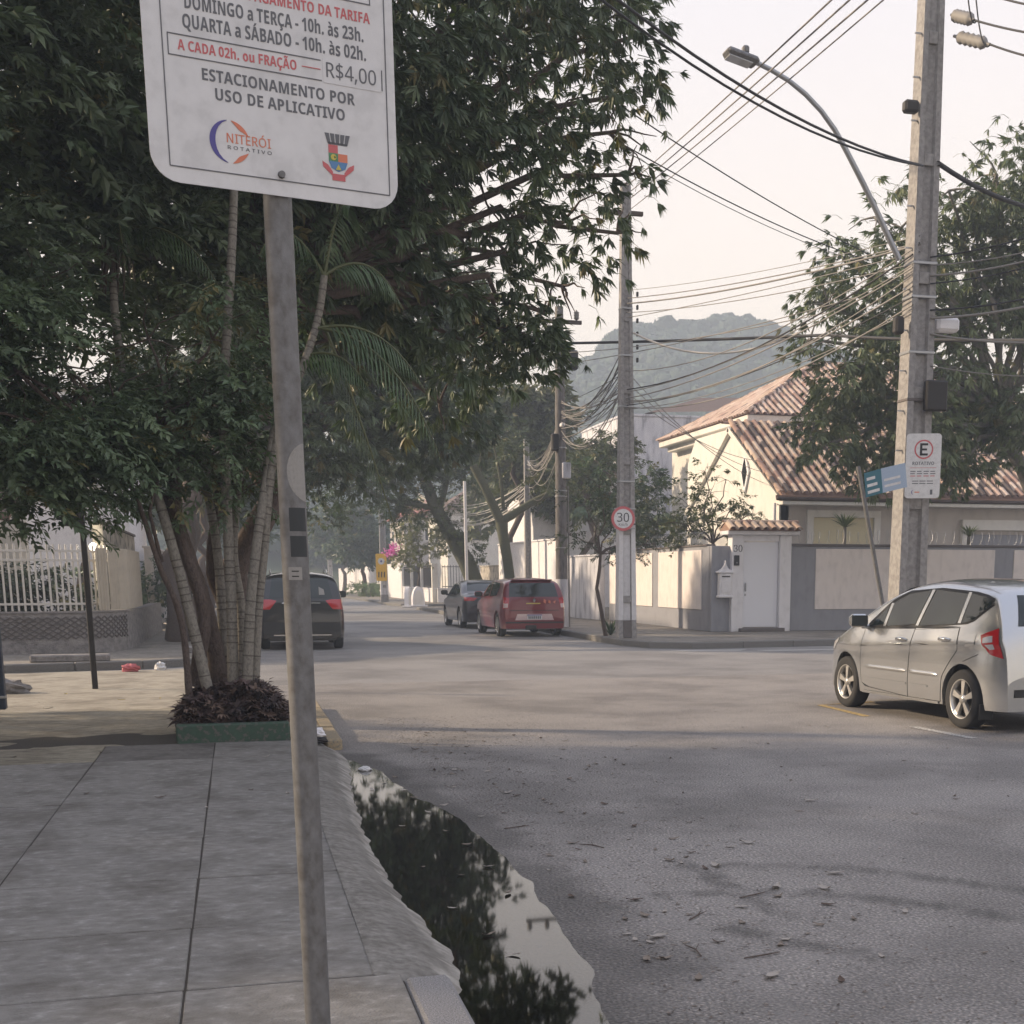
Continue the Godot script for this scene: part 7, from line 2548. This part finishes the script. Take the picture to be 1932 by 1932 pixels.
	var fars := [[Vector3(1.05, 0, -38.6), "car_white", "silver white car parked ahead of the black suv", -1.0], [Vector3(1.15, 0, -45.0), "car_navy", "dark car parked two ahead of the black suv", 0.0], [Vector3(2.9, 0.0, -98.0), "car_white", "white car driving away far up the street", 0.0], [Vector3(1.3, 0.0, -92.0), "car_silver", "pale car parked far up the street by the shaded pavement", 0.0], [Vector3(1.2, 0.0, -104.0), "car_red", "reddish car parked farthest up the street", 0.0]]
	for f in fars:
		t = basic_car("parked_car", f[2], fc, f[1], f[0], f[3], 7)
		both(t, "window", fc, v2([0.58, 1.02, -0.20, 1.03, -0.20, 1.40, 0.02, 1.40, 0.32, 1.28]), 0.006, "car_glass", 6, 6)
		both(t, "window", fc, v2([-0.28, 1.03, -1.15, 1.05, -1.40, 1.20, -1.25, 1.38, -0.28, 1.41]), 0.006, "car_glass", 6, 6)
		obj("rear_window", fc.rear_patch(v2([-0.62, 1.08, 0.62, 1.08, 0.55, 1.38, -0.55, 1.38]), 0.006, 8, 10), "car_glass", t)
		for sg in [1.0, -1.0]:
			var rp := v2([0.58, 1.0, 0.80, 1.02, 0.81, 0.80, 0.64, 0.82])
			if sg < 0:
				rp = mirror_x(rp)
			obj("tail_light", fc.rear_patch(rp, 0.010), "lamp_red", t)
		obj("plate", fc.rear_patch(v2([-0.20, 0.62, 0.20, 0.62, 0.20, 0.74, -0.20, 0.74]), 0.012, 4, 6), "sign_white", t)

func rounded(w: float, h: float, r: float, n := 6) -> PackedVector2Array:
	var p := PackedVector2Array()
	for c in [[w / 2 - r, h - r, 0.0], [-w / 2 + r, h - r, PI / 2], [-w / 2 + r, r, PI], [w / 2 - r, r, PI * 1.5]]:
		for i in n + 1:
			var a: float = c[2] + PI / 2 * i / n
			p.append(Vector2(c[0] + cos(a) * r, c[1] + sin(a) * r))
	return p

func flat_part(parent: Node, called: String, poly: PackedVector2Array, z: float, m: String, d := 0.0008) -> MeshInstance3D:
	var s := Sh.new()
	s.prism(poly, z, z + d)
	return obj(called, s, m, parent)

func bar2(a: Vector2, b: Vector2, w: float) -> PackedVector2Array:
	var d := (b - a).normalized()
	var n := Vector2(-d.y, d.x) * w / 2
	return PackedVector2Array([a - n, b - n, b + n, a + n])

# a printed line of lettering fitted to a width, its foot at y
func line_text(parent: Node, words: String, x0: float, x1: float, y: float, cap: float, z: float, m: String, bold := true, font := "Droid Sans"):
	var o := text_part(parent, "lettering", words, cap, Vector3.ZERO, m, bold, font)
	var tm: TextMesh = o.mesh
	tm.depth = 0.001
	var box := tm.get_aabb()
	var sx := (x1 - x0) / box.size.x
	o.scale = Vector3(sx, sx if cap <= 0.0 else cap / max(cap_height(tm), 0.0001), 1.0)
	var b0 := box.position
	o.position = Vector3(x0 - b0.x * o.scale.x, y - foot(tm) * o.scale.y, z)

func cap_height(tm: TextMesh) -> float:
	var k := TextMesh.new()
	k.text = "H"
	k.font = tm.font
	k.font_size = tm.font_size
	k.pixel_size = tm.pixel_size
	k.depth = 0.001
	return k.get_aabb().size.y

func foot(tm: TextMesh) -> float:
	# the foot of plain capitals in a line of text that may hold marks above or below
	var k := TextMesh.new()
	k.text = "H"
	k.font = tm.font
	k.font_size = tm.font_size
	k.pixel_size = tm.pixel_size
	k.depth = 0.001
	return k.get_aabb().position.y

func arc_poly(c: Vector2, r0: float, a0: float, a1: float, thick: float, n := 14) -> PackedVector2Array:
	var p := PackedVector2Array()
	for i in n + 1:
		var a := lerpf(a0, a1, float(i) / n)
		p.append(c + Vector2(cos(a), sin(a)) * r0)
	for i in n + 1:
		var t := 1.0 - float(i) / n
		var a := lerpf(a0, a1, t)
		p.append(c + Vector2(cos(a), sin(a)) * (r0 - max(thick * sin(PI * t), 0.0006)))
	return p

func signs():
	# --- parking sign on its post
	var o := Vector3(0.13, 0.12, -3.10)
	var t := thing("parking_sign", "white parking fee sign on grey steel post beside the puddle", "sign", o)
	var s := Sh.new()
	s.tube([Vector3(0, 0, 0), Vector3(0, 0.6, 0), Vector3(0, 1.4, 0), Vector3(0, 3.05, 0)], [0.0295], 24)
	obj("post", s, "galv", t)
	var pl := obj("plate", null, "sign_white", t)
	s = Sh.new()
	s.prism(rounded(0.512, 0.76, 0.055), -0.003, 0.0)
	pl.mesh = s.mesh()
	pl.position = Vector3(0.005, 2.19, 0.037)
	pl.rotation.y = deg_to_rad(12.0)
	var z := 0.0004
	var bd := [Vector2(-0.219, 0.030), Vector2(0.237, 0.030), Vector2(0.237, 0.73), Vector2(-0.219, 0.73)]
	for i in 4:
		flat_part(pl, "border", bar2(bd[i], bd[(i + 1) % 4], 0.0022), z, "print_grey")
	line_text(pl, "PAGAMENTO DA TARIFA", -0.045, 0.206, 0.3605, 0.0195, z, "print_red")
	line_text(pl, "DOMINGO a TERÇA - 10h. às 23h.", -0.172, 0.191, 0.3235, 0.0245, z, "print_grey")
	line_text(pl, "QUARTA a SÁBADO - 10h. às 02h.", -0.178, 0.195, 0.288, 0.0245, z, "print_grey")
	line_text(pl, "A CADA 02h. ou FRAÇÃO", -0.19, 0.046, 0.246, 0.0185, z, "print_red")
	flat_part(pl, "rule", bar2(Vector2(0.057, 0.256), Vector2(0.096, 0.256), 0.0016), z, "print_red")
	for a in [[-0.209, 0.2735, 0.097, 0.2735], [-0.209, 0.235, 0.098, 0.235], [-0.2085, 0.2345, -0.2085, 0.274], [0.228, 0.235, 0.228, 0.275]]:
		flat_part(pl, "rule", bar2(Vector2(a[0], a[1]), Vector2(a[2], a[3]), 0.002), z, "print_grey")
	flat_part(pl, "price_patch", PackedVector2Array([Vector2(0.101, 0.232), Vector2(0.226, 0.232), Vector2(0.226, 0.279), Vector2(0.101, 0.279)]), z, "sign_white", 0.0005)
	line_text(pl, "R$4,00", 0.108, 0.215, 0.2435, 0.0285, 0.0012, "print_grey", false)
	line_text(pl, "ESTACIONAMENTO POR", -0.146, 0.167, 0.198, 0.0215, z, "print_grey")
	line_text(pl, "USO DE APLICATIVO", -0.122, 0.144, 0.1645, 0.0215, z, "print_grey")
	# the rules of the box above the picture's edge
	flat_part(pl, "rule", bar2(Vector2(-0.19, 0.397), Vector2(0.207, 0.397), 0.002), z, "print_grey")
	flat_part(pl, "rule", bar2(Vector2(0.207, 0.396), Vector2(0.207, 0.50), 0.002), z, "print_grey")
	# round logo with lettering
	var c := Vector2(-0.098, 0.090)
	flat_part(pl, "logo", arc_poly(c, 0.0405, deg_to_rad(96), deg_to_rad(262), 0.0115, 20), z, "print_blue")
	flat_part(pl, "logo", arc_poly(c, 0.0405, deg_to_rad(20), deg_to_rad(84), 0.009), z, "print_orange")
	flat_part(pl, "logo", arc_poly(c, 0.0405, deg_to_rad(276), deg_to_rad(334), 0.009), z, "print_orange")
	line_text(pl, "NITERÓI", -0.104, -0.015, 0.0885, 0.0175, z, "print_orange", false)
	line_text(pl, "R O T A T I V O", -0.103, -0.014, 0.0765, 0.0065, z, "print_grey", false)
	# city arms: mural crown, quartered shield, ribbon
	var k := Vector2(0.126, 0.0)
	for i in 5:
		var x := -0.018 + i * 0.009
		flat_part(pl, "crown", PackedVector2Array([k + Vector2(x - 0.003, 0.116), k + Vector2(x + 0.003, 0.116), k + Vector2(x * 1.25 + 0.0045, 0.136), k + Vector2(x * 1.25 - 0.0045, 0.136)]), z, "print_grey")
	flat_part(pl, "crown", bar2(k + Vector2(-0.02, 0.117), k + Vector2(0.02, 0.117), 0.004), z, "print_grey")
	var sh := [["print_red", -0.020, 0.098, 0.0, 0.114], ["sign_white", 0.0, 0.098, 0.020, 0.114], ["print_green", -0.020, 0.082, 0.0, 0.098], ["print_orange", 0.0, 0.082, 0.020, 0.098]]
	for a in sh:
		flat_part(pl, "shield", PackedVector2Array([k + Vector2(a[1], a[2]), k + Vector2(a[3], a[2]), k + Vector2(a[3], a[4]), k + Vector2(a[1], a[4])]), z, a[0])
	flat_part(pl, "shield", PackedVector2Array([k + Vector2(-0.020, 0.082), k + Vector2(-0.015, 0.069), k + Vector2(0.0, 0.0625), k + Vector2(0.015, 0.069), k + Vector2(0.020, 0.082)]), z, "print_sky")
	flat_part(pl, "shield", PackedVector2Array([k + Vector2(-0.006, 0.066), k + Vector2(0.006, 0.066), k + Vector2(0.0, 0.077)]), 0.0013, "print_yellow")
	flat_part(pl, "shield", arc_poly(k + Vector2(-0.010, 0.090), 0.006, 0.0, TAU, 0.006, 12), 0.0013, "print_yellow")
	flat_part(pl, "ribbon", PackedVector2Array([k + Vector2(-0.034, 0.080), k + Vector2(-0.022, 0.074), k + Vector2(-0.012, 0.061), k + Vector2(-0.014, 0.054), k + Vector2(-0.026, 0.064), k + Vector2(-0.033, 0.070)]), z, "print_red")
	flat_part(pl, "ribbon", PackedVector2Array([k + Vector2(0.034, 0.080), k + Vector2(0.033, 0.070), k + Vector2(0.026, 0.064), k + Vector2(0.014, 0.054), k + Vector2(0.012, 0.061), k + Vector2(0.022, 0.074)]), z, "print_red")
	flat_part(pl, "ribbon", PackedVector2Array([k + Vector2(-0.014, 0.045), k + Vector2(0.014, 0.045), k + Vector2(0.014, 0.058), k + Vector2(-0.014, 0.058)]), z, "print_red")
	# bolt
	var bm := CylinderMesh.new()
	bm.top_radius = 0.0065
	bm.bottom_radius = 0.0075
	bm.height = 0.009
	var bo := obj("bolt", bm, "galv", pl)
	bo.rotation.x = PI / 2
	bo.position = Vector3(0.004, 0.041, 0.004)
	obj("clamp", tube_shape([Vector3(0, 2.215, 0), Vector3(0, 2.245, 0)], 0.0335, 20), "galv", t)
	# stickers wrapped on the post
	post_sticker(t, 1.455, 1.50, 0.55, 1.9, "sticker_black")
	post_sticker(t, 1.51, 1.56, 0.55, 1.9, "sticker_black")
	post_sticker(t, 1.405, 1.433, 1.15, 2.15, "sticker_pale", 0.0006)
	var rs := Sh.new()
	for i in 14:
		var a0 := PI * i / 14.0
		var a1 := PI * (i + 1) / 14.0
		var yy := func(a: float) -> float: return 1.635 - cos(a) * 0.062
		var ww := func(a: float) -> float: return sin(a) * 1.55
		for j in 6:
			var th := func(a: float, q: int) -> float: return 0.35 + (ww.call(a) as float) * (q / 6.0)
			var pt := func(a: float, q: int) -> Vector3:
				var e: float = th.call(a, q)
				return Vector3(cos(e) * 0.0302, yy.call(a), sin(e) * 0.0302)
			rs.out(pt.call(a0, j), pt.call(a0, j + 1), pt.call(a1, j + 1), pt.call(a1, j), Vector3(0, 1.635, 0))
	obj("sticker", rs, "sticker_pale", t)
	for y in [1.413, 1.424]:
		post_sticker(t, y - 0.0012, y + 0.0012, 1.4, 1.9, "print_black", 0.0012)
	# --- round speed sign on its pole
	t = thing("speed_sign", "round red rimmed speed limit sign 30 on concrete pole", "sign", Vector3(8.62, 2.86, -30.10), -6.0)
	var ring := func(r: float, zz: float, m: String, called: String) -> void:
		var p := PackedVector2Array()
		for i in 36:
			p.append(Vector2(cos(TAU * i / 36), sin(TAU * i / 36)) * r)
		var q := Sh.new()
		q.prism(p, zz, zz + 0.004)
		obj(called, q, m, t)
	ring.call(0.275, 0.0, "print_red", "disc")
	ring.call(0.215, 0.0042, "sign_white", "face")
	text_part(t, "lettering", "30", 0.20, Vector3(0, 0.025, 0.010), "print_black", false)
	text_part(t, "lettering", "Km/h", 0.065, Vector3(0, -0.135, 0.010), "print_grey", false)
	obj("strap", bxs(Vector3(0.05, 0.22, -0.03), Vector3(0.5, 0.03, 0.03), 0.004), "steel", t)
	obj("strap", bxs(Vector3(0.05, -0.22, -0.03), Vector3(0.5, 0.03, 0.03), 0.004), "steel", t)
	# --- E parking sign on the tall pole
	var ec := P(1739, 940, -17.85)
	t = thing("parking_sign", "white rotating parking sign with letter E on the tall concrete pole", "sign", Vector3(ec.x, ec.y, -17.85), -20.0)
	flat_part(t, "plate", rounded(0.50, 0.90, 0.05), 0.0, "sign_white", 0.004)
	var e2 := PackedVector2Array()
	for i in 32:
		e2.append(Vector2(cos(TAU * i / 32), sin(TAU * i / 32)) * 0.135 + Vector2(0, 0.68))
	flat_part(t, "ring", e2, 0.0045, "print_red", 0.001)
	e2 = PackedVector2Array()
	for i in 32:
		e2.append(Vector2(cos(TAU * i / 32), sin(TAU * i / 32)) * 0.113 + Vector2(0, 0.68))
	flat_part(t, "ring_face", e2, 0.006, "sign_white", 0.001)
	for a in [[-0.055, 0.595, -0.022, 0.765], [-0.055, 0.735, 0.058, 0.765], [-0.055, 0.665, 0.045, 0.693], [-0.055, 0.595, 0.058, 0.625]]:
		flat_part(t, "letter", PackedVector2Array([Vector2(a[0], a[1]), Vector2(a[2], a[1]), Vector2(a[2], a[3]), Vector2(a[0], a[3])]), 0.0075 + a[1] * 0.0005, "print_black", 0.001)
	line_text(t, "ROTATIVO", -0.155, 0.155, 0.465, 0.045, 0.0052, "print_grey")
	flat_part(t, "rule", bar2(Vector2(-0.19, 0.425), Vector2(0.19, 0.425), 0.006), 0.0045, "print_red")
	for i in 3:
		for w in 4:
			flat_part(t, "small_print", bar2(Vector2(-0.18 + w * 0.095, 0.375 - i * 0.032), Vector2(-0.105 + w * 0.095 - 0.01 * ((i + w) % 2), 0.375 - i * 0.032), 0.012), 0.0045, "print_red" if i == 2 else "print_grey")
	for i in 2:
		for w in 3:
			flat_part(t, "small_print", bar2(Vector2(-0.15 + w * 0.105, 0.24 - i * 0.034), Vector2(-0.06 + w * 0.105, 0.24 - i * 0.034), 0.012), 0.0045, "print_grey")
	flat_part(t, "logo", arc_poly(Vector2(-0.12, 0.085), 0.035, deg_to_rad(95), deg_to_rad(265), 0.011), 0.0045, "print_blue")
	flat_part(t, "logo", bar2(Vector2(-0.11, 0.085), Vector2(-0.04, 0.085), 0.014), 0.0045, "print_orange")
	flat_part(t, "shield", bar2(Vector2(0.13, 0.05), Vector2(0.13, 0.12), 0.035), 0.0045, "print_grey")
	# --- leaning street name post
	var b0 := Vector3(8.95, 0.14, -17.3)
	b0 = P(1690, 1250, -17.6)
	b0.y = 0.14
	var tp := P(1619, 880, -17.6)
	t = thing("street_name_sign", "leaning grey post with blue street name plates before the tall pole", "sign", b0)
	obj("post", tube_shape([Vector3.ZERO, tp - b0], 0.03, 12), "galv", t)
	var q0 := P(1630, 893, -17.57) - b0
	var q1 := P(1662, 884, -17.55) - b0
	var q2 := P(1708, 873, -17.5) - b0
	var dn := Vector3(0.045, -0.33, 0)
	for a in [[q0, q1, "plate_teal"], [q1, q2, "plate_blue"]]:
		var ps := Sh.new()
		var aa: Vector3 = a[0]
		var bb: Vector3 = a[1]
		ps.quad(aa + dn, bb + dn, bb, aa)
		var bk := Vector3(0, 0, -0.006)
		ps.quad(aa + bk, bb + bk, bb + dn + bk, aa + dn + bk)
		ps.quad(aa, bb, bb + bk, aa + bk)
		ps.quad(aa + dn + bk, bb + dn + bk, bb + dn, aa + dn)
		obj("plate", ps, a[2], t)
	for i in 3:
		var ps := Sh.new()
		var u := q0.lerp(q1, 0.12) + dn * (0.22 + i * 0.27) + Vector3(0, 0, 0.004)
		var v := q0.lerp(q1, 0.62 + 0.1 * i) + dn * (0.22 + i * 0.27) + Vector3(0, 0, 0.004)
		ps.quad(u + dn * 0.12, v + dn * 0.12, v, u)
		obj("white_print", ps, "sign_white", t)
	for i in 2:
		var ps := Sh.new()
		var u := q1.lerp(q2, 0.08) + dn * (0.45 + i * 0.25) + Vector3(0, 0, 0.004)
		var v := q1.lerp(q2, 0.75) + dn * (0.45 + i * 0.25) + Vector3(0, 0, 0.004)
		ps.quad(u + dn * 0.1, v + dn * 0.1, v, u)
		obj("white_print", ps, "sign_white", t)
	# --- yellow school sign on the far pole
	t = thing("school_sign", "yellow school crossing sign with figures on pale pole up the street", "sign", Vector3(8.20, 1.35, -79.8))
	flat_part(t, "plate", rounded(0.62, 1.55, 0.06), 0.0, "sign_ochre", 0.006)
	var cp := PackedVector2Array()
	for i in 20:
		cp.append(Vector2(cos(TAU * i / 20), sin(TAU * i / 20)) * 0.19 + Vector2(0, 1.12))
	flat_part(t, "disc", cp, 0.007, "sign_white", 0.004)
	cp = PackedVector2Array()
	for i in 12:
		cp.append(Vector2(cos(TAU * i / 12), sin(TAU * i / 12)) * 0.06 + Vector2(0, 1.12))
	flat_part(t, "mark", cp, 0.012, "print_blue", 0.004)
	for i in 3:
		flat_part(t, "figure", bar2(Vector2(-0.17 + i * 0.16, 0.2), Vector2(-0.15 + i * 0.16, 0.52), 0.07), 0.007, "print_black", 0.004)
	# --- thin black post at the side street
	t = thing("black_post", "thin black metal post at the sandy corner", "post", Vector3(-1.97, 0.0, -20.0))
	obj("post", bxs(Vector3(0, 1.25, 0), Vector3(0.075, 2.5, 0.06), 0.008), "black_metal", t)
	obj("sign_back", bxs(Vector3(-0.12, 2.42, -0.05), Vector3(0.30, 0.40, 0.01), 0.003), "black_metal", t)

func post_sticker(t: Node, y0: float, y1: float, a0: float, a1: float, m: String, lift := 0.0004):
	var s := Sh.new()
	s.smooth(1)
	for j in 8:
		var e0 := lerpf(a0, a1, j / 8.0)
		var e1 := lerpf(a0, a1, (j + 1) / 8.0)
		var r := 0.0297 + lift
		s.out(Vector3(cos(e0) * r, y0, sin(e0) * r), Vector3(cos(e1) * r, y0, sin(e1) * r), Vector3(cos(e1) * r, y1, sin(e1) * r), Vector3(cos(e0) * r, y1, sin(e0) * r), Vector3(0, (y0 + y1) / 2, 0))
	obj("sticker", s, m, t)

func dry_leaf_mesh(sd: int) -> ArrayMesh:
	var r := RandomNumberGenerator.new()
	r.seed = sd
	var s := Sh.new()
	s.smooth(1)
	var n := 6
	var L := []
	var R := []
	var C := []
	for i in n + 1:
		var t := float(i) / n
		var w := sin(PI * pow(t, 0.8)) * 0.021 * r.randf_range(0.8, 1.15)
		var y := 0.004 + 0.012 * pow(abs(t - 0.5) * 2.0, 2.0) * r.randf_range(0.4, 1.2)
		C.append(Vector3((t - 0.5) * 0.09, y, 0.004 * sin(t * 5.0)))
		L.append(C[i] + Vector3(0, 0.007 * r.randf(), w))
		R.append(C[i] + Vector3(0, 0.007 * r.randf(), -w))
	for i in n:
		s.quad(C[i], C[i + 1], R[i + 1], R[i])
		s.quad(L[i], L[i + 1], C[i + 1], C[i])
	return s.mesh()

func small_things():
	var r := RandomNumberGenerator.new()
	r.seed = 99
	var meshes := []
	for i in 5:
		meshes.append(dry_leaf_mesh(i + 1))
	mat("leaf_tan", Color(0.20, 0.165, 0.135), 0.8)
	mat("leaf_pale", Color(0.36, 0.325, 0.29), 0.8)
	mat("leaf_brown", Color(0.09, 0.06, 0.045), 0.8)
	mat("leaf_yellow", Color(0.50, 0.40, 0.10), 0.7)
	var put := func(x: float, z: float, y: float, m: String, sc: float, label: String, group: String) -> void:
		var o := obj("fallen_leaf", meshes[r.randi() % 5], m)
		o.position = Vector3(x, y, z)
		o.rotation = Vector3(r.randf_range(-0.1, 0.1), r.randf() * TAU, r.randf_range(-0.1, 0.1))
		o.scale = Vector3.ONE * sc
		o.set_meta("label", label)
		o.set_meta("category", "leaf")
		o.set_meta("group", group)
	# leaves on the asphalt: most lie along the puddle
	var k := 0
	while k < 150:
		var z := -r.randf_range(4.3, 13.5)
		var x := 1.45 + absf(r.randfn()) * 0.75 if r.randf() < 0.8 else r.randf_range(1.5, 6.5)
		if signed_distance(Vector2(x, z), PUDDLE) < 0.12:
			continue
		var m: String = ["leaf_brown", "leaf_tan", "leaf_pale", "leaf_tan"][r.randi() % 4]
		put.call(x, z, 0.001, m, r.randf_range(0.35, 0.95), "dry fallen leaf lying on the grey asphalt beside the puddle", "fallen leaves on the asphalt")
		k += 1
	for a in [[1530, 1512], [1410, 1592], [1575, 1650], [1465, 1675], [1555, 1678], [1455, 1845], [1240, 1770], [955, 1497], [1350, 1635]]:
		var p := G(a[0], a[1])
		put.call(p.x, p.z, 0.002, "leaf_pale", 1.1, "pale fallen leaf lying flat on open asphalt", "pale leaves on the asphalt")
	for i in 26:
		put.call(r.randf_range(-4.6, 0.6), -r.randf_range(13.2, 19.0), 0.08 if i < 0 else 0.05, "leaf_yellow" if i % 3 else "leaf_pale", r.randf_range(0.7, 1.3), "yellow fallen leaf on the dusty corner by the planter", "yellow leaves at the corner")
	for i in 16:
		put.call(r.randf_range(-1.9, 0.35), -r.randf_range(4.6, 11.8), 0.123, "leaf_pale" if i % 2 else "leaf_brown", r.randf_range(0.35, 0.8), "small dry leaf lying on the slab pavement", "leaves on the slab pavement")
	for i in 18:
		var q := Vector2(r.randf_range(0.85, 1.3), -r.randf_range(5.0, 11.0))
		put.call(q.x, q.y, -0.0085, "leaf_tan" if i % 2 else "leaf_pale", r.randf_range(0.4, 0.8), "leaf floating on the dark puddle", "leaves floating on the puddle")
	# fine litter that nobody could count
	var xfs := []
	var cols := []
	while xfs.size() < 2600:
		var z := -r.randf_range(3.8, 15.0)
		var x := 1.4 + absf(r.randfn()) * 0.9
		if r.randf() < 0.3:
			x = r.randf_range(1.4, 7.0)
		if x > 8.0 or signed_distance(Vector2(x, z), PUDDLE) < 0.2:
			continue
		xfs.append(Transform3D(Basis(Vector3.UP, r.randf() * TAU).scaled(Vector3(r.randf_range(0.1, 0.42), 0.25, r.randf_range(0.06, 0.2))), Vector3(x, 0.001, z)))
		var v := r.randf_range(0.3, 1.6)
		cols.append(Color(0.16 * v, 0.13 * v, 0.11 * v))
	var lt := multi("leaf_litter", meshes[0], xfs, cols, "leaf_dry")
	lt.set_meta("kind", "stuff")
	lt.set_meta("label", "crumbs of dry leaf and twig strewn on the asphalt by the puddle")
	lt.set_meta("category", "litter")
	# twigs
	for a in [[1.95, -5.6, 0.9], [2.0, -4.9, 0.2], [1.75, -5.05, 1.6], [2.35, -5.9, 0.4], [1.9, -7.3, 2.2], [1.6, -8.0, 0.3]]:
		var s := Sh.new()
		s.tube([Vector3(-0.09, 0.004, 0), Vector3(0, 0.008, 0.01), Vector3(0.09, 0.005, -0.006)], [0.003, 0.004, 0.002], 5)
		s.tube([Vector3(0.0, 0.008, 0.01), Vector3(0.04, 0.02, 0.04)], [0.0025, 0.0015], 4)
		var o := obj("twig", s, "bark_brown")
		o.position = Vector3(a[0], 0.001, a[1])
		o.rotation.y = a[2]
		o.set_meta("label", "thin brown twig lying on the asphalt")
		o.set_meta("category", "twig")
		o.set_meta("group", "twigs on the asphalt")
	# crumpled things in the gutter
	var bag := crumple(0.085, 4)
	var o1 := obj("plastic_bag", bag, "wall_white")
	o1.position = Vector3(0.62, 0.145, -12.35)
	o1.scale = Vector3(1.0, 0.55, 0.9)
	o1.set_meta("label", "crumpled white plastic bag behind the sign post beside the planter")
	o1.set_meta("category", "litter")
	var o2 := obj("plastic_bag", crumple(0.07, 5), "black_metal")
	o2.position = Vector3(0.63, 0.125, -11.95)
	o2.scale = Vector3(1.0, 0.4, 0.9)
	o2.set_meta("label", "crumpled black bag beside the white one at the planter")
	o2.set_meta("category", "litter")
	var o3 := obj("crushed_can", crumple(0.12, 6), "print_red")
	o3.position = Vector3(-1.75, 0.06, -23.55)
	o3.scale = Vector3(1.2, 0.6, 0.7)
	o3.set_meta("label", "crumpled red wrapper against the kerb below the picket fence")
	o3.set_meta("category", "litter")
	var o4 := obj("paper_cup", crumple(0.09, 7), "sign_white")
	o4.position = Vector3(-1.30, 0.05, -23.8)
	o4.set_meta("label", "crumpled white cup against the kerb beside the red wrapper")
	o4.set_meta("category", "litter")
	var o5 := obj("paper_scrap", crumple(0.05, 8), "sign_white")
	o5.position = Vector3(0.93, 0.0, -10.9)
	o5.scale = Vector3(1.0, 0.5, 1.0)
	o5.set_meta("label", "crumpled pale paper at the head of the puddle")
	o5.set_meta("category", "litter")
	# old kerb blocks left on the pavement across
	for a in [[Vector3(-2.75, 0.145, -24.35), 1.25, "mossy cement block lying on the pavement before the picket fence"], [Vector3(-0.55, 0.145, -26.6), 0.9, "cement slab lying on the pavement corner beyond the palm stems"]]:
		var b := obj("cement_block", bxs(Vector3(0, 0.055, 0), Vector3(a[1], 0.12, 0.32), 0.02), "wall_rough")
		b.position = a[0]
		b.rotation.y = 0.05
		b.set_meta("label", a[2])
		b.set_meta("category", "block")
	var bd := obj("wooden_board", bxs(Vector3(0, 0.02, 0), Vector3(0.75, 0.03, 0.3), 0.004), "wall_beige")
	bd.position = Vector3(-1.55, 0.22, -38.5)
	bd.rotation = Vector3(0.0, 0.6, -0.22)
	bd.set_meta("label", "pale board leaning on the pavement beyond the stained wall")
	bd.set_meta("category", "board")
	# boulder and dark blue post at the frame's edge
	var rk := obj("rock", crumple(0.22, 9), "wall_rough")
	rk.position = Vector3(-3.05, 0.06, -19.6)
	rk.scale = Vector3(1.3, 0.6, 0.8)
	rk.set_meta("label", "low grey rock on the sandy corner beside the blue post")
	rk.set_meta("category", "rock")
	var np := thing("blue_post", "dark blue post with pale band at the sandy corner", "post", Vector3(-2.62, 0.08, -16.3))
	obj("post", bxs(Vector3(0, 0.5, 0), Vector3(0.14, 1.0, 0.14), 0.012), "navy_metal", np)
	obj("band", bxs(Vector3(0, 0.14, 0), Vector3(0.146, 0.03, 0.146), 0.004), "steel", np)
	# sandy mound with moss by the post
	var md := obj("earth_mound", mound(), "dusty")
	md.position = Vector3(-3.0, 0.07, -14.6)
	md.set_meta("label", "low mound of sandy earth at the pavement's edge")
	md.set_meta("category", "mound")

func crumple(rad: float, sd: int) -> ArrayMesh:
	var r := RandomNumberGenerator.new()
	r.seed = sd
	var nz := FastNoiseLite.new()
	nz.seed = sd
	nz.frequency = 0.9
	var s := Sh.new()
	var n := 10
	var pt := func(i: int, j: int) -> Vector3:
		var th := PI * i / n
		var ph := TAU * (j % (n + 4)) / (n + 4)
		var d := Vector3(sin(th) * cos(ph), cos(th), sin(th) * sin(ph))
		return d * rad * (1.0 + 0.55 * nz.get_noise_3dv(d * 2.0))
	for i in n:
		for j in n + 4:
			s.quad(pt.call(i + 1, j), pt.call(i, j), pt.call(i, j + 1), pt.call(i + 1, j + 1))
	return s.mesh()

func mound() -> Sh:
	var nz := FastNoiseLite.new()
	nz.seed = 3
	nz.frequency = 1.4
	var s := Sh.new()
	s.smooth(1)
	for i in 16:
		for j in 12:
			var q := []
			for k in [[0, 0], [1, 0], [1, 1], [0, 1]]:
				var u: float = (i + k[0]) / 16.0 * 2.0 - 1.0
				var v: float = (j + k[1]) / 12.0 * 2.0 - 1.0
				var h: float = max(0.0, 1.0 - u * u - v * v) * 0.14 + nz.get_noise_2d(u * 2.0, v * 2.0) * 0.02 - 0.02
				q.append(Vector3(u * 1.1, h, -v * 0.5))
			s.quad(q[0], q[1], q[2], q[3])
	return s
